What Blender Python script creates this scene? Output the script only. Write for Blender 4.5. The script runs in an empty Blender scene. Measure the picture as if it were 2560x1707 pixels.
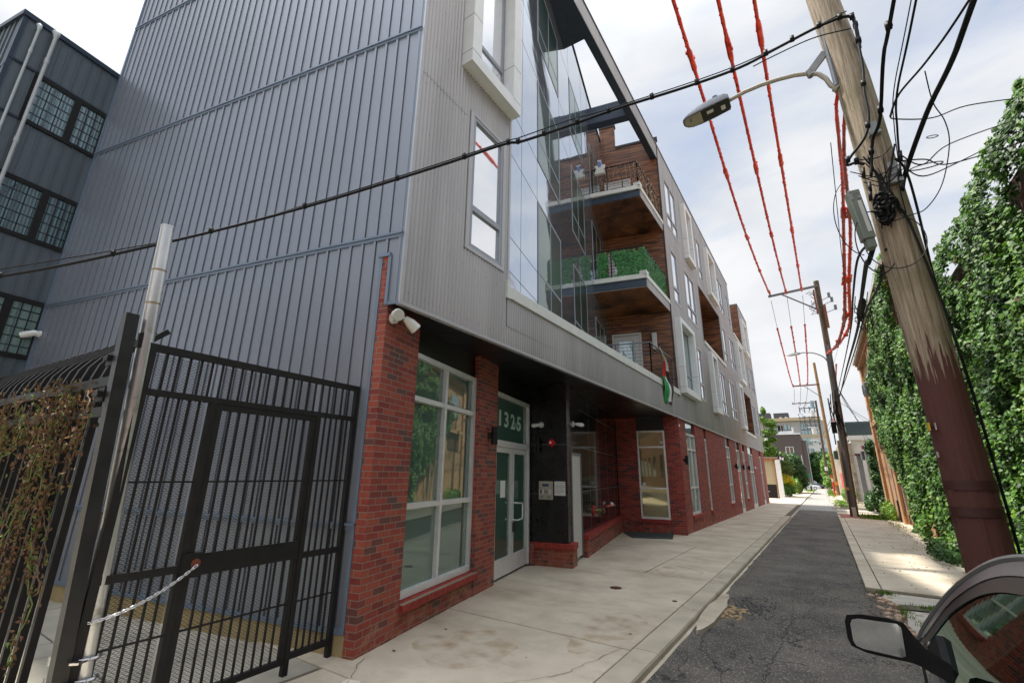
import bpy, math, random
import numpy as np
from mathutils import Vector, Matrix, noise
random.seed(7); rng = np.random.default_rng(7)
sc = bpy.context.scene
# ---------------------------------------------------------------- camera
R = ((0.83230, -0.14374, -0.53537), (0.55414, 0.24099, 0.79678), (0.01449, -0.95982, 0.28023))
cam = bpy.data.objects.new('camera', bpy.data.cameras.new('camera'))
sc.collection.objects.link(cam); sc.camera = cam
cam.matrix_world = Matrix(((R[0][0], -R[0][1], -R[0][2], 0), (R[1][0], -R[1][1], -R[1][2], 0),
                           (R[2][0], -R[2][1], -R[2][2], 1.70), (0, 0, 0, 1)))
cam.data.sensor_width = 36; cam.data.lens = 36 * 1122 / 2560
cam.data.clip_start = 0.05; cam.data.clip_end = 3000
# ---------------------------------------------------------------- sky
SUN_ELEV = math.radians(68.0); SUN_AZ = math.radians(-88.0)       # azimuth from +Y towards +X
w = bpy.data.worlds.new('World'); sc.world = w; w.use_nodes = True
nt = w.node_tree; nt.nodes.clear()
out = nt.nodes.new('ShaderNodeOutputWorld'); bg = nt.nodes.new('ShaderNodeBackground')
sky = nt.nodes.new('ShaderNodeTexSky'); sky.sky_type = 'NISHITA'; sky.sun_disc = False
sky.sun_elevation = SUN_ELEV; sky.sun_rotation = SUN_AZ
tc = nt.nodes.new('ShaderNodeTexCoord'); mp = nt.nodes.new('ShaderNodeMapping')
mp.inputs['Scale'].default_value = (1.0, 1.0, 2.2)
nz = nt.nodes.new('ShaderNodeTexNoise'); nz.inputs['Scale'].default_value = 1.7; nz.inputs['Detail'].default_value = 7
nz.inputs['Roughness'].default_value = 0.55; nz.inputs['Distortion'].default_value = 0.5
nz2 = nt.nodes.new('ShaderNodeTexNoise'); nz2.inputs['Scale'].default_value = 3.4; nz2.inputs['Detail'].default_value = 6
r1 = nt.nodes.new('ShaderNodeValToRGB'); r1.color_ramp.elements[0].position = 0.30; r1.color_ramp.elements[1].position = 0.52
r1.color_ramp.elements[0].color = (0.35, 0.35, 0.35, 1); r1.color_ramp.elements[1].color = (1, 1, 1, 1)
r2 = nt.nodes.new('ShaderNodeValToRGB')
r2.color_ramp.elements[0].position = 0.30; r2.color_ramp.elements[0].color = (3.4, 3.6, 3.9, 1)
r2.color_ramp.elements[1].position = 0.66; r2.color_ramp.elements[1].color = (4.55, 4.6, 4.7, 1)
mx = nt.nodes.new('ShaderNodeMix'); mx.data_type = 'RGBA'
L = nt.links.new
L(tc.outputs['Generated'], mp.inputs['Vector']); L(mp.outputs['Vector'], nz.inputs['Vector']); L(mp.outputs['Vector'], nz2.inputs['Vector'])
L(nz.outputs['Fac'], r1.inputs['Fac']); L(nz2.outputs['Fac'], r2.inputs['Fac'])
L(r1.outputs['Color'], mx.inputs['Factor']); L(sky.outputs['Color'], mx.inputs['A']); L(r2.outputs['Color'], mx.inputs['B'])
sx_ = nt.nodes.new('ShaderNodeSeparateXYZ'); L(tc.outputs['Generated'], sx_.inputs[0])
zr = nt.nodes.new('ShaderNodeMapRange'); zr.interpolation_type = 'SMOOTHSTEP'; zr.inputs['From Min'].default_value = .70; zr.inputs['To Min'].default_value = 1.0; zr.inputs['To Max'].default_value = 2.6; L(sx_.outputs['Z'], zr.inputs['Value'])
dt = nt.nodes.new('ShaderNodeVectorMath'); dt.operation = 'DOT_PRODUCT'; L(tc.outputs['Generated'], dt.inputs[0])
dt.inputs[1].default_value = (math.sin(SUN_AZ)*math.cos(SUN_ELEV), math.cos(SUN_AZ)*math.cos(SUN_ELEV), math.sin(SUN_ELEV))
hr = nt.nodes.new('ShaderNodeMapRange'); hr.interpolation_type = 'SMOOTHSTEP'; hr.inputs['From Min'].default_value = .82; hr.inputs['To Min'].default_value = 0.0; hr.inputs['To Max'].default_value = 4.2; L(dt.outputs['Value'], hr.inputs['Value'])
gs = nt.nodes.new('ShaderNodeMath'); L(zr.outputs['Result'], gs.inputs[0]); L(hr.outputs['Result'], gs.inputs[1])     # cloud glow overhead and round the veiled sun, added to lift scene light
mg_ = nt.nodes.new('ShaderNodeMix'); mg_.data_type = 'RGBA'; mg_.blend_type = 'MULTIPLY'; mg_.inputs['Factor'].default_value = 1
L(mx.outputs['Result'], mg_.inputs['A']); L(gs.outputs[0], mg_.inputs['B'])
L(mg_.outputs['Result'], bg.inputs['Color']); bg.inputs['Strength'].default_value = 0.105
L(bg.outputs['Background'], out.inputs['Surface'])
# ---------------------------------------------------------------- sun
sl = bpy.data.lights.new('sun', 'SUN'); sl.energy = 3.6; sl.angle = math.radians(1.5); sl.color = (1.0, 0.93, 0.82)
so = bpy.data.objects.new('sun', sl); sc.collection.objects.link(so)
sd = Vector((math.sin(SUN_AZ) * math.cos(SUN_ELEV), math.cos(SUN_AZ) * math.cos(SUN_ELEV), math.sin(SUN_ELEV)))
so.rotation_euler = (-sd).to_track_quat('-Z', 'Y').to_euler(); so.location = (0, 0, 30)
sc.view_settings.view_transform = 'Standard'; sc.view_settings.look = 'None'
sc.view_settings.gamma = 1; sc.view_settings.exposure = 0.98
# ================================================================ helpers
A = math.radians(12.4); CA, SA = math.cos(A), math.sin(A)
P0 = Vector((-3.956, 3.276, 0))
FB = Matrix(((CA, -SA, 0, P0.x), (SA, CA, 0, P0.y), (0, 0, 1, 0), (0, 0, 0, 1)))   # local x outward, local y into the distance
AG = math.radians(3.51); CG, SG = math.cos(AG), math.sin(AG)
G0 = Vector((-4.22, 3.20, 0))
FG = Matrix(((CG, -SG, 0, G0.x), (SG, CG, 0, G0.y), (0, 0, 1, 0), (0, 0, 0, 1)))   # gate frame, +y into the distance
I4 = Matrix.Identity(4)
K = 3.80 / 3.74
XF = -3.80
def gz(y): return -0.006 * min(max(y, -20), 400)
def ZF(z): return 1.7 + (z - 1.7) * K
def YF(y): return y * K
def TB(x, y, z): return FB @ Vector((x, y, z))

class MB:
    def __init__(s): s.v = []; s.f = []; s.m = []
    def quad(s, a, b, c, d, m=0):
        n = len(s.v); s.v += [tuple(a), tuple(b), tuple(c), tuple(d)]; s.f.append((n, n+1, n+2, n+3)); s.m.append(m); return s
    def poly(s, pts, m=0):
        n = len(s.v); s.v += [tuple(p) for p in pts]; s.f.append(tuple(range(n, n+len(pts)))); s.m.append(m); return s
    def box(s, x0, x1, y0, y1, z0, z1, m=0):
        n = len(s.v)
        s.v += [(x0,y0,z0),(x1,y0,z0),(x1,y1,z0),(x0,y1,z0),(x0,y0,z1),(x1,y0,z1),(x1,y1,z1),(x0,y1,z1)]
        for q in ((0,3,2,1),(4,5,6,7),(0,1,5,4),(1,2,6,5),(2,3,7,6),(3,0,4,7)):
            s.f.append(tuple(n+i for i in q)); s.m.append(m)
        return s
    def bbox(s, x0, x1, y0, y1, z0, z1, b=0.01, m=0):
        # box with chamfered vertical and top edges
        n = len(s.v)
        def ring(i, z): return [(x0+i,y0+b,z),(x0+b,y0+i,z),(x1-b,y0+i,z),(x1-i,y0+b,z),(x1-i,y1-b,z),(x1-b,y1-i,z),(x0+b,y1-i,z),(x0+i,y1-b,z)]
        rs = [ring(b, z0), ring(0, z0+b), ring(0, z1-b), ring(b, z1)]
        for r in rs: s.v += r
        for k in range(3):
            for j in range(8):
                a = n+k*8+j; c = n+k*8+(j+1) % 8
                s.f.append((a, c, c+8, a+8)); s.m.append(m)
        s.f.append(tuple(n+7-j for j in range(8))); s.m.append(m)
        s.f.append(tuple(n+24+j for j in range(8))); s.m.append(m)
        return s
    def prism(s, pts, z0, z1, m=0, mt=None, mb=None):
        n = len(s.v); k = len(pts)
        s.v += [(p[0], p[1], z0) for p in pts] + [(p[0], p[1], z1) for p in pts]
        for i in range(k):
            j = (i+1) % k; s.f.append((n+i, n+j, n+k+j, n+k+i)); s.m.append(m)
        s.f.append(tuple(n+k+i for i in range(k))); s.m.append(m if mt is None else mt)
        s.f.append(tuple(n+k-1-i for i in range(k))); s.m.append(m if mb is None else mb)
        return s
    def loft(s, rings, closed=True, caps=True, m=0):
        n = len(s.v); k = len(rings[0])
        for r in rings: s.v += [tuple(p) for p in r]
        for i in range(len(rings)-1):
            for j in range(k if closed else k-1):
                a = n+i*k+j; b = n+i*k+(j+1) % k
                s.f.append((a, b, b+k, a+k)); s.m.append(m)
        if caps and closed:
            s.f.append(tuple(n+k-1-j for j in range(k))); s.m.append(m)
            s.f.append(tuple(n+(len(rings)-1)*k+j for j in range(k))); s.m.append(m)
        return s
    def tube(s, pts, r, n=8, m=0, caps=True, r2=None):
        P = [Vector(p) for p in pts]; rings = []
        up = None
        for i, p in enumerate(P):
            t = (P[min(i+1, len(P)-1)] - P[max(i-1, 0)])
            if t.length < 1e-9: t = Vector((0, 0, 1))
            t.normalize()
            if up is None:
                up = Vector((0, 0, 1)) if abs(t.z) < 0.9 else Vector((1, 0, 0))
            a = t.cross(up)
            if a.length < 1e-6: a = t.cross(Vector((0, 1, 0)))
            a.normalize(); b = a.cross(t).normalized(); up = b
            rr = r[i] if isinstance(r, (list, tuple)) else r
            rings.append([p + a*math.cos(2*math.pi*k/n)*rr + b*math.sin(2*math.pi*k/n)*rr for k in range(n)])
        return s.loft(rings, True, caps, m)
    def bar(s, p0, p1, w_, d_, m=0, up=(0, 0, 1)):
        p0 = Vector(p0); p1 = Vector(p1); t = (p1-p0).normalized(); u = Vector(up)
        if abs(t.dot(u)) > 0.95: u = Vector((1, 0, 0))
        a = t.cross(u).normalized(); b = a.cross(t).normalized()
        q = [(-w_/2, -d_/2), (w_/2, -d_/2), (w_/2, d_/2), (-w_/2, d_/2)]
        return s.loft([[p + a*x + b*y for x, y in q] for p in (p0, p1)], True, True, m)
    def cyl(s, c, r, z0, z1, n=16, m=0, r1=None):
        r1 = r if r1 is None else r1
        return s.loft([[(c[0]+rr*math.cos(2*math.pi*k/n), c[1]+rr*math.sin(2*math.pi*k/n), z) for k in range(n)] for rr, z in ((r, z0), (r1, z1))], True, True, m)
    def sphere(s, c, rx, ry=None, rz=None, n=12, m=0):
        ry = rx if ry is None else ry; rz = rx if rz is None else rz; h = n//2
        rings = []
        for i in range(h+1):
            t = math.pi*(0.02 + 0.96*i/h)
            rings.append([(c[0]+rx*math.sin(t)*math.cos(2*math.pi*k/n), c[1]+ry*math.sin(t)*math.sin(2*math.pi*k/n), c[2]-rz*math.cos(t)) for k in range(n)])
        return s.loft(rings, True, True, m)
    def xf(s, M, start=0):
        for i in range(start, len(s.v)): s.v[i] = tuple(M @ Vector(s.v[i]))
        return s
COL = sc.collection
def link(o): COL.objects.link(o); return o
def thing(name, label, cat, loc=(0, 0, 0), group=None):
    o = link(bpy.data.objects.new(name, None)); o.location = loc; o['label'] = label; o['category'] = cat
    o.empty_display_size = 0.2
    if group: o['group'] = group
    return o
def rootM(p):
    if p is None: return I4
    M = Matrix.Translation(p.location) @ p.rotation_euler.to_matrix().to_4x4() if p.type == 'EMPTY' else p.matrix_basis.copy()
    return rootM(p.parent) @ M
def place(o, parent, M):
    o.parent = parent; o.matrix_basis = rootM(parent).inverted() @ M
def build(name, mb, mats, parent=None, M=I4, smooth=False, label=None, cat=None, group=None, kind=None):
    me = bpy.data.meshes.new(name)
    if isinstance(mb, MB):
        me.from_pydata(mb.v, [], mb.f)
        mats = mats if isinstance(mats, (list, tuple)) else [mats]
        for m_ in mats: me.materials.append(m_)
        if len(mats) > 1: me.polygons.foreach_set('material_index', mb.m)
    else:
        me = mb
        if not me.materials:
            for m_ in (mats if isinstance(mats, (list, tuple)) else [mats]): me.materials.append(m_)
    if smooth:
        me.polygons.foreach_set('use_smooth', [True]*len(me.polygons))
        if smooth != 'all': me.set_sharp_from_angle(angle=math.radians(40))
    me.update()
    o = link(bpy.data.objects.new(name, me)); place(o, parent, M)
    if label: o['label'] = label
    if cat: o['category'] = cat
    if group: o['group'] = group
    if kind: o['kind'] = kind
    return o
def copy_tree(o, parent=None, M=None, label=None):
    c = link(o.copy()); c.parent = parent
    if M is not None: c.matrix_basis = M
    if label: c['label'] = label
    for ch in list(o.children): copy_tree(ch, c)
    return c
# ================================================================ materials
def nm(name):
    m = bpy.data.materials.new(name); m.use_nodes = True; t = m.node_tree; b = t.nodes['Principled BSDF']; return m, t, b
def mat(name, col, rough=0.6, metal=0.0, var=0.12, scale=6.0, bump=0.0, bscale=60.0, spec=0.5, stretch=(1, 1, 1), coat=0.0, dirt=None):
    m, t, b = nm(name); n = t.nodes; l = t.links.new
    b.inputs['Roughness'].default_value = rough; b.inputs['Metallic'].default_value = metal
    b.inputs['Specular IOR Level'].default_value = spec; b.inputs['Coat Weight'].default_value = coat
    b.inputs['Base Color'].default_value = (*col, 1)
    co = n.new('ShaderNodeTexCoord'); mp_ = n.new('ShaderNodeMapping'); mp_.inputs['Scale'].default_value = stretch
    l(co.outputs['Object'], mp_.inputs['Vector'])
    if var > 0:
        z = n.new('ShaderNodeTexNoise'); z.inputs['Scale'].default_value = scale; z.inputs['Detail'].default_value = 6
        l(mp_.outputs['Vector'], z.inputs['Vector'])
        rp = n.new('ShaderNodeValToRGB'); e = rp.color_ramp.elements
        e[0].position = 0.3; e[1].position = 0.7
        e[0].color = (*[c*(1-var) for c in col], 1); e[1].color = (*[min(1, c*(1+var)) for c in col], 1)
        l(z.outputs['Fac'], rp.inputs['Fac']); last = rp.outputs['Color']
        if dirt:
            z2 = n.new('ShaderNodeTexNoise'); z2.inputs['Scale'].default_value = dirt[1]; z2.inputs['Detail'].default_value = 8
            z2.inputs['Roughness'].default_value = 0.65
            l(co.outputs['Object'], z2.inputs['Vector'])
            rd = n.new('ShaderNodeValToRGB'); rd.color_ramp.elements[0].position = dirt[2]; rd.color_ramp.elements[1].position = dirt[2]+0.12
            mm = n.new('ShaderNodeMix'); mm.data_type = 'RGBA'; l(z2.outputs['Fac'], rd.inputs['Fac']); l(rd.outputs['Color'], mm.inputs['Factor'])
            l(last, mm.inputs['A']); mm.inputs['B'].default_value = (*dirt[0], 1); last = mm.outputs['Result']
        l(last, b.inputs['Base Color'])
        rr = n.new('ShaderNodeMapRange'); rr.inputs['To Min'].default_value = max(0.02, rough-0.08); rr.inputs['To Max'].default_value = min(1, rough+0.08)
        l(z.outputs['Fac'], rr.inputs['Value']); l(rr.outputs['Result'], b.inputs['Roughness'])
    if bump > 0:
        z3 = n.new('ShaderNodeTexNoise'); z3.inputs['Scale'].default_value = bscale; z3.inputs['Detail'].default_value = 4
        l(mp_.outputs['Vector'], z3.inputs['Vector'])
        bp = n.new('ShaderNodeBump'); bp.inputs['Strength'].default_value = bump; bp.inputs['Distance'].default_value = 0.01
        l(z3.outputs['Fac'], bp.inputs['Height']); l(bp.outputs['Normal'], b.inputs['Normal'])
    return m
def brick_mat(name, c1, c2, mortar, dirty=True):
    m, t, b = nm(name); n = t.nodes; l = t.links.new
    co = n.new('ShaderNodeTexCoord'); sx = n.new('ShaderNodeSeparateXYZ'); l(co.outputs['Object'], sx.inputs[0])
    ad = n.new('ShaderNodeMath'); l(sx.outputs['X'], ad.inputs[0]); l(sx.outputs['Y'], ad.inputs[1])
    cx_ = n.new('ShaderNodeCombineXYZ'); l(ad.outputs[0], cx_.inputs['X']); l(sx.outputs['Z'], cx_.inputs['Y'])
    bk = n.new('ShaderNodeTexBrick'); l(cx_.outputs[0], bk.inputs['Vector'])
    bk.inputs['Scale'].default_value = 1; bk.inputs['Brick Width'].default_value = 0.203; bk.inputs['Row Height'].default_value = 0.0677
    bk.inputs['Mortar Size'].default_value = 0.0045; bk.inputs['Mortar Smooth'].default_value = 0.2; bk.inputs['Bias'].default_value = 0.0
    bk.inputs['Color1'].default_value = (0, 0, 0, 1); bk.inputs['Color2'].default_value = (1, 1, 1, 1); bk.inputs['Mortar'].default_value = (.5, .5, .5, 1)
    rp = n.new('ShaderNodeValToRGB'); e = rp.color_ramp.elements
    e[0].position = 0.0; e[0].color = (*c1, 1)
    x = e.new(0.42); x.color = (c1[0]*1.30, c1[1]*2.0, c1[2]*1.5, 1); x = e.new(0.70); x.color = (*[c*0.8 for c in c1], 1); x = e.new(0.82); x.color = (*[(a_+b_)/2 for a_, b_ in zip(c1, c2)], 1)
    e[-1].position = 0.94; e[-1].color = (*c2, 1)
    l(bk.outputs['Color'], rp.inputs['Fac'])
    z = n.new('ShaderNodeTexNoise'); z.inputs['Scale'].default_value = 25; z.inputs['Detail'].default_value = 6; l(co.outputs['Object'], z.inputs['Vector'])
    mr = n.new('ShaderNodeMapRange'); mr.inputs['To Min'].default_value = 0.72; mr.inputs['To Max'].default_value = 1.28; l(z.outputs['Fac'], mr.inputs['Value'])
    mu = n.new('ShaderNodeMix'); mu.data_type = 'RGBA'; mu.blend_type = 'MULTIPLY'; mu.inputs['Factor'].default_value = 1
    l(rp.outputs['Color'], mu.inputs['A']); l(mr.outputs['Result'], mu.inputs['B'])
    mo = n.new('ShaderNodeMix'); mo.data_type = 'RGBA'; l(bk.outputs['Fac'], mo.inputs['Factor']); l(mu.outputs['Result'], mo.inputs['A']); mo.inputs['B'].default_value = (*mortar, 1)
    last = mo.outputs['Result']
    if dirty:   # pale efflorescence and ochre splashes near the pavement
        z2 = n.new('ShaderNodeTexNoise'); z2.inputs['Scale'].default_value = 5; z2.inputs['Detail'].default_value = 10; z2.inputs['Roughness'].default_value = 0.75; l(co.outputs['Object'], z2.inputs['Vector'])
        hz = n.new('ShaderNodeMapRange'); hz.inputs['From Min'].default_value = 0.0; hz.inputs['From Max'].default_value = 0.9; hz.inputs['To Min'].default_value = 0.13; hz.inputs['To Max'].default_value = -0.1
        l(sx.outputs['Z'], hz.inputs['Value'])
        a2 = n.new('ShaderNodeMath'); l(z2.outputs['Fac'], a2.inputs[0]); l(hz.outputs['Result'], a2.inputs[1])
        r3 = n.new('ShaderNodeValToRGB'); r3.color_ramp.elements[0].position = 0.62; r3.color_ramp.elements[1].position = 0.72; r3.color_ramp.elements[1].color = (.6, .6, .6, 1)
        l(a2.outputs[0], r3.inputs['Fac'])
        m3 = n.new('ShaderNodeMix'); m3.data_type = 'RGBA'; l(r3.outputs['Color'], m3.inputs['Factor']); l(last, m3.inputs['A']); m3.inputs['B'].default_value = (.36, .22, .13, 1); last = m3.outputs['Result']
    l(last, b.inputs['Base Color']); b.inputs['Roughness'].default_value = 0.75
    bp = n.new('ShaderNodeBump'); bp.inputs['Strength'].default_value = 0.8; bp.inputs['Distance'].default_value = 0.006; bp.invert = True
    ah = n.new('ShaderNodeMath'); ah.operation = 'MULTIPLY_ADD'; ah.inputs[1].default_value = -0.35; l(z.outputs['Fac'], ah.inputs[0]); l(bk.outputs['Fac'], ah.inputs[2])
    l(ah.outputs[0], bp.inputs['Height']); l(bp.outputs['Normal'], b.inputs['Normal'])
    return m
def glass_mat(name, col, refl=0.35, rough=0.02, tint=(1, 1, 1), wav=0.0):
    m, t, b = nm(name); n = t.nodes; l = t.links.new
    b.inputs['Base Color'].default_value = (*col, 1); b.inputs['Roughness'].default_value = 0.35; b.inputs['Specular IOR Level'].default_value = 0.2
    g = n.new('ShaderNodeBsdfGlossy'); g.inputs['Roughness'].default_value = rough; g.inputs['Color'].default_value = (*tint, 1)
    lw = n.new('ShaderNodeFresnel'); lw.inputs['IOR'].default_value = 1.5
    mr = n.new('ShaderNodeMapRange'); mr.inputs['To Min'].default_value = refl; mr.inputs['To Max'].default_value = 1; l(lw.outputs[0], mr.inputs['Value'])
    ms = n.new('ShaderNodeMixShader'); l(mr.outputs['Result'], ms.inputs[0]); l(b.outputs[0], ms.inputs[1]); l(g.outputs[0], ms.inputs[2])
    if wav > 0:
        co = n.new('ShaderNodeTexCoord'); z = n.new('ShaderNodeTexNoise'); z.inputs['Scale'].default_value = 0.9; z.inputs['Detail'].default_value = 1; l(co.outputs['Object'], z.inputs['Vector'])
        bp = n.new('ShaderNodeBump'); bp.inputs['Strength'].default_value = wav; bp.inputs['Distance'].default_value = 0.05; l(z.outputs['Fac'], bp.inputs['Height']); l(bp.outputs['Normal'], g.inputs['Normal'])
    l(ms.outputs[0], n['Material Output'].inputs['Surface'])
    return m
def wood_mat(name, c1, c2, scale=1.0, axis='h'):
    m, t, b = nm(name); n = t.nodes; l = t.links.new
    co = n.new('ShaderNodeTexCoord'); mp_ = n.new('ShaderNodeMapping')
    mp_.inputs['Scale'].default_value = (0.7*scale, 0.7*scale, 9*scale) if axis == 'h' else (12*scale, 12*scale, 0.8*scale)
    l(co.outputs['Object'], mp_.inputs['Vector'])
    z = n.new('ShaderNodeTexNoise'); z.inputs['Scale'].default_value = 1.6; z.inputs['Detail'].default_value = 8; z.inputs['Roughness'].default_value = 0.6; z.inputs['Distortion'].default_value = 0.4
    l(mp_.outputs['Vector'], z.inputs['Vector'])
    rp = n.new('ShaderNodeValToRGB'); e = rp.color_ramp.elements; e[0].position = 0.35; e[0].color = (*c1, 1); e[1].position = 0.68; e[1].color = (*c2, 1)
    x = e.new(0.5); x.color = (*[(a_*0.65+b_*0.35) for a_, b_ in zip(c1, c2)], 1)
    l(z.outputs['Fac'], rp.inputs['Fac']); l(rp.outputs['Color'], b.inputs['Base Color']); b.inputs['Roughness'].default_value = 0.5
    bp = n.new('ShaderNodeBump'); bp.inputs['Strength'].default_value = 0.25; bp.inputs['Distance'].default_value = 0.01; l(z.outputs['Fac'], bp.inputs['Height']); l(bp.outputs['Normal'], b.inputs['Normal'])
    return m
def leaf_mat(name, cols, rough=0.45, trans=0.25):
    m, t, b = nm(name); n = t.nodes; l = t.links.new
    at = n.new('ShaderNodeAttribute'); at.attribute_name = 'rnd'
    rp = n.new('ShaderNodeValToRGB'); e = rp.color_ramp.elements
    e[0].color = (*cols[0], 1); e[-1].color = (*cols[-1], 1)
    for i in range(1, len(cols)-1):
        x = e.new(i/(len(cols)-1)); x.color = (*cols[i], 1)
    l(at.outputs['Fac'], rp.inputs['Fac']); l(rp.outputs['Color'], b.inputs['Base Color']); b.inputs['Roughness'].default_value = rough
    tr = n.new('ShaderNodeBsdfTranslucent'); l(rp.outputs['Color'], tr.inputs['Color'])
    ms = n.new('ShaderNodeMixShader'); ms.inputs[0].default_value = trans; l(b.outputs[0], ms.inputs[1]); l(tr.outputs[0], ms.inputs[2]); l(ms.outputs[0], n['Material Output'].inputs['Surface'])
    return m

M_blue = mat('blue_grey_steel', (.265, .298, .355), .36, .42, .05, 1.2, stretch=(1, 1, .3))
M_bluet = mat('blue_trim', (.19, .25, .34), .4, .3, .05)
M_wing = mat('slate_steel', (.125, .155, .18), .45, .3, .06, 1.0)
M_corr = mat('grey_corrugated_steel', (.40, .385, .375), .40, .45, .13, 2.5, stretch=(1, 1, .12))
M_white = mat('white_metal', (.78, .81, .82), .45, .05, .05, 3)
M_cap = mat('pale_cap', (.68, .70, .66), .5, .1, .07, 4)
M_trim = mat('grey_flange', (.45, .45, .46), .45, .3, .05)
M_alu = mat('aluminium', (.74, .74, .75), .38, .35, .06, 8)
M_dframe = mat('dark_grey_frame', (.15, .17, .20), .4, .3, .05)
M_black = mat('black_paint', (.018, .018, .019), .5, .0, .15, 10, bump=.1, bscale=80, spec=.25)
M_blackp = mat('black_gloss_panel', (.010, .011, .014), .09, .0, .2, 3, coat=.3)
M_soffit = mat('black_soffit', (.010, .011, .013), .30, .1, .2, 3)
M_navy = mat('navy_steel', (.035, .055, .085), .35, .3, .1)
M_brick = brick_mat('red_brick', (.265, .040, .031), (.12, .055, .046), (.27, .21, .175))
M_brickf = brick_mat('red_brick_far', (.30, .034, .028), (.11, .042, .038), (.25, .16, .14))
M_sill = mat('brick_sill', (.31, .038, .028), .75, 0, .35, 14, bump=.3, bscale=60)
M_panel = None
M_woodp = wood_mat('dark_walnut_panel', (.034, .015, .011), (.40, .155, .060))
M_conc = None
M_concrete_base = mat('tan_concrete', (.42, .33, .17), .85, 0, .2, 3, bump=.3, bscale=30)
M_glass_sb = glass_mat('set_back_glass', (.014, .042, .032), .0, .02, (.85, .95, .9), .02)
M_glass_g = glass_mat('green_glass', (.050, .105, .085), .20, .015, (.80, .93, .88), .02)
M_glass_door = glass_mat('green_film_glass', (.035, .10, .075), .13, .02, (.8, .95, .9), .02)
M_glass_sky = glass_mat('pale_glass', (.50, .52, .56), .72, .02, (.97, .98, 1), .05)
M_glass_dark = glass_mat('dark_glass', (.03, .045, .045), .4, .02, (.85, .95, .95), .03)
M_glass_olive = glass_mat('olive_glass', (.045, .038, .015), .17, .03, (.9, .87, .6), .05)
M_galv = mat('galvanised_steel', (.66, .68, .68), .34, .85, .22, 7, stretch=(1, 1, .25), bump=.15, bscale=25, dirt=((.30, .29, .24), 3.0, .60))
M_chain = mat('bright_steel', (.7, .7, .72), .25, .95, .1)
M_mplast = mat('black_plastic', (.008, .008, .009), .6, 0, .2, 20, spec=.12)
M_rubber = mat('black_cable', (.010, .010, .012), .55, 0, .2, 20, spec=.2)
M_red = mat('red_sleeve', (.72, .045, .018), .40, 0, .45, 9)
M_redfar = mat('red_sleeve_faded', (.55, .03, .05), .45, 0, .2, 10)
M_steelg = mat('grey_steel', (.27, .28, .28), .45, .3, .1, 10)
M_stone = mat('beige_metal', (.43, .40, .33), .5, .2, .08)
M_paper = mat('paper', (.72, .73, .72), .7, 0, .03, 20)
M_tape = mat('dark_plastic', (.02, .02, .02), .6)
M_dwhite = mat('door_white', (.58, .58, .56), .4, .1, .04)
def panel_glossy():
    m, t, b = nm('glossy_composite_panel'); n = t.nodes; l = t.links.new
    b.inputs['Metallic'].default_value = .85; b.inputs['Roughness'].default_value = .06
    co = n.new('ShaderNodeTexCoord'); z = n.new('ShaderNodeTexNoise'); z.inputs['Scale'].default_value = .8; z.inputs['Detail'].default_value = 2; l(co.outputs['Object'], z.inputs['Vector'])
    bp = n.new('ShaderNodeBump'); bp.inputs['Strength'].default_value = .25; bp.inputs['Distance'].default_value = .06; l(z.outputs['Fac'], bp.inputs['Height']); l(bp.outputs['Normal'], b.inputs['Normal'])
    b.inputs['Base Color'].default_value = (.48, .54, .63, 1)
    return m
M_panel = panel_glossy()
def concrete():
    m, t, b = nm('pavement_concrete'); n = t.nodes; l = t.links.new
    co = n.new('ShaderNodeTexCoord')
    z = n.new('ShaderNodeTexNoise'); z.inputs['Scale'].default_value = .9; z.inputs['Detail'].default_value = 9; z.inputs['Roughness'].default_value = .62; l(co.outputs['Object'], z.inputs['Vector'])
    rp = n.new('ShaderNodeValToRGB'); e = rp.color_ramp.elements; e[0].position = .3; e[0].color = (.38, .325, .24, 1); e[1].position = .66; e[1].color = (.60, .535, .43, 1)
    x = e.new(.48); x.color = (.50, .44, .35, 1)
    l(z.outputs['Fac'], rp.inputs['Fac'])
    mp_ = n.new('ShaderNodeMapping'); mp_.inputs['Scale'].default_value = (.7, 1.3, 1); mp_.inputs['Rotation'].default_value = (0, 0, .3); l(co.outputs['Object'], mp_.inputs['Vector'])
    z2 = n.new('ShaderNodeTexNoise'); z2.inputs['Scale'].default_value = 2.3; z2.inputs['Detail'].default_value = 8; z2.inputs['Roughness'].default_value = .7; l(mp_.outputs['Vector'], z2.inputs['Vector'])
    r2_ = n.new('ShaderNodeValToRGB'); r2_.color_ramp.elements[0].position = .5; r2_.color_ramp.elements[1].position = .72; r2_.color_ramp.elements[0].color = (1, 1, 1, 1); r2_.color_ramp.elements[1].color = (.60, .56, .50, 1)
    l(z2.outputs['Fac'], r2_.inputs['Fac'])
    mu = n.new('ShaderNodeMix'); mu.data_type = 'RGBA'; mu.blend_type = 'MULTIPLY'; mu.inputs['Factor'].default_value = .5; l(rp.outputs['Color'], mu.inputs['A']); l(r2_.outputs['Color'], mu.inputs['B'])
    z3 = n.new('ShaderNodeTexNoise'); z3.inputs['Scale'].default_value = 160; z3.inputs['Detail'].default_value = 3; l(co.outputs['Object'], z3.inputs['Vector'])
    m3 = n.new('ShaderNodeMapRange'); m3.inputs['To Min'].default_value = .86; m3.inputs['To Max'].default_value = 1.14; l(z3.outputs['Fac'], m3.inputs['Value'])
    mu2 = n.new('ShaderNodeMix'); mu2.data_type = 'RGBA'; mu2.blend_type = 'MULTIPLY'; mu2.inputs['Factor'].default_value = 1; l(mu.outputs['Result'], mu2.inputs['A']); l(m3.outputs['Result'], mu2.inputs['B'])
    l(mu2.outputs['Result'], b.inputs['Base Color']); b.inputs['Roughness'].default_value = .85
    bp = n.new('ShaderNodeBump'); bp.inputs['Strength'].default_value = .25; bp.inputs['Distance'].default_value = .004; l(z3.outputs['Fac'], bp.inputs['Height']); l(bp.outputs['Normal'], b.inputs['Normal'])
    return m
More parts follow.
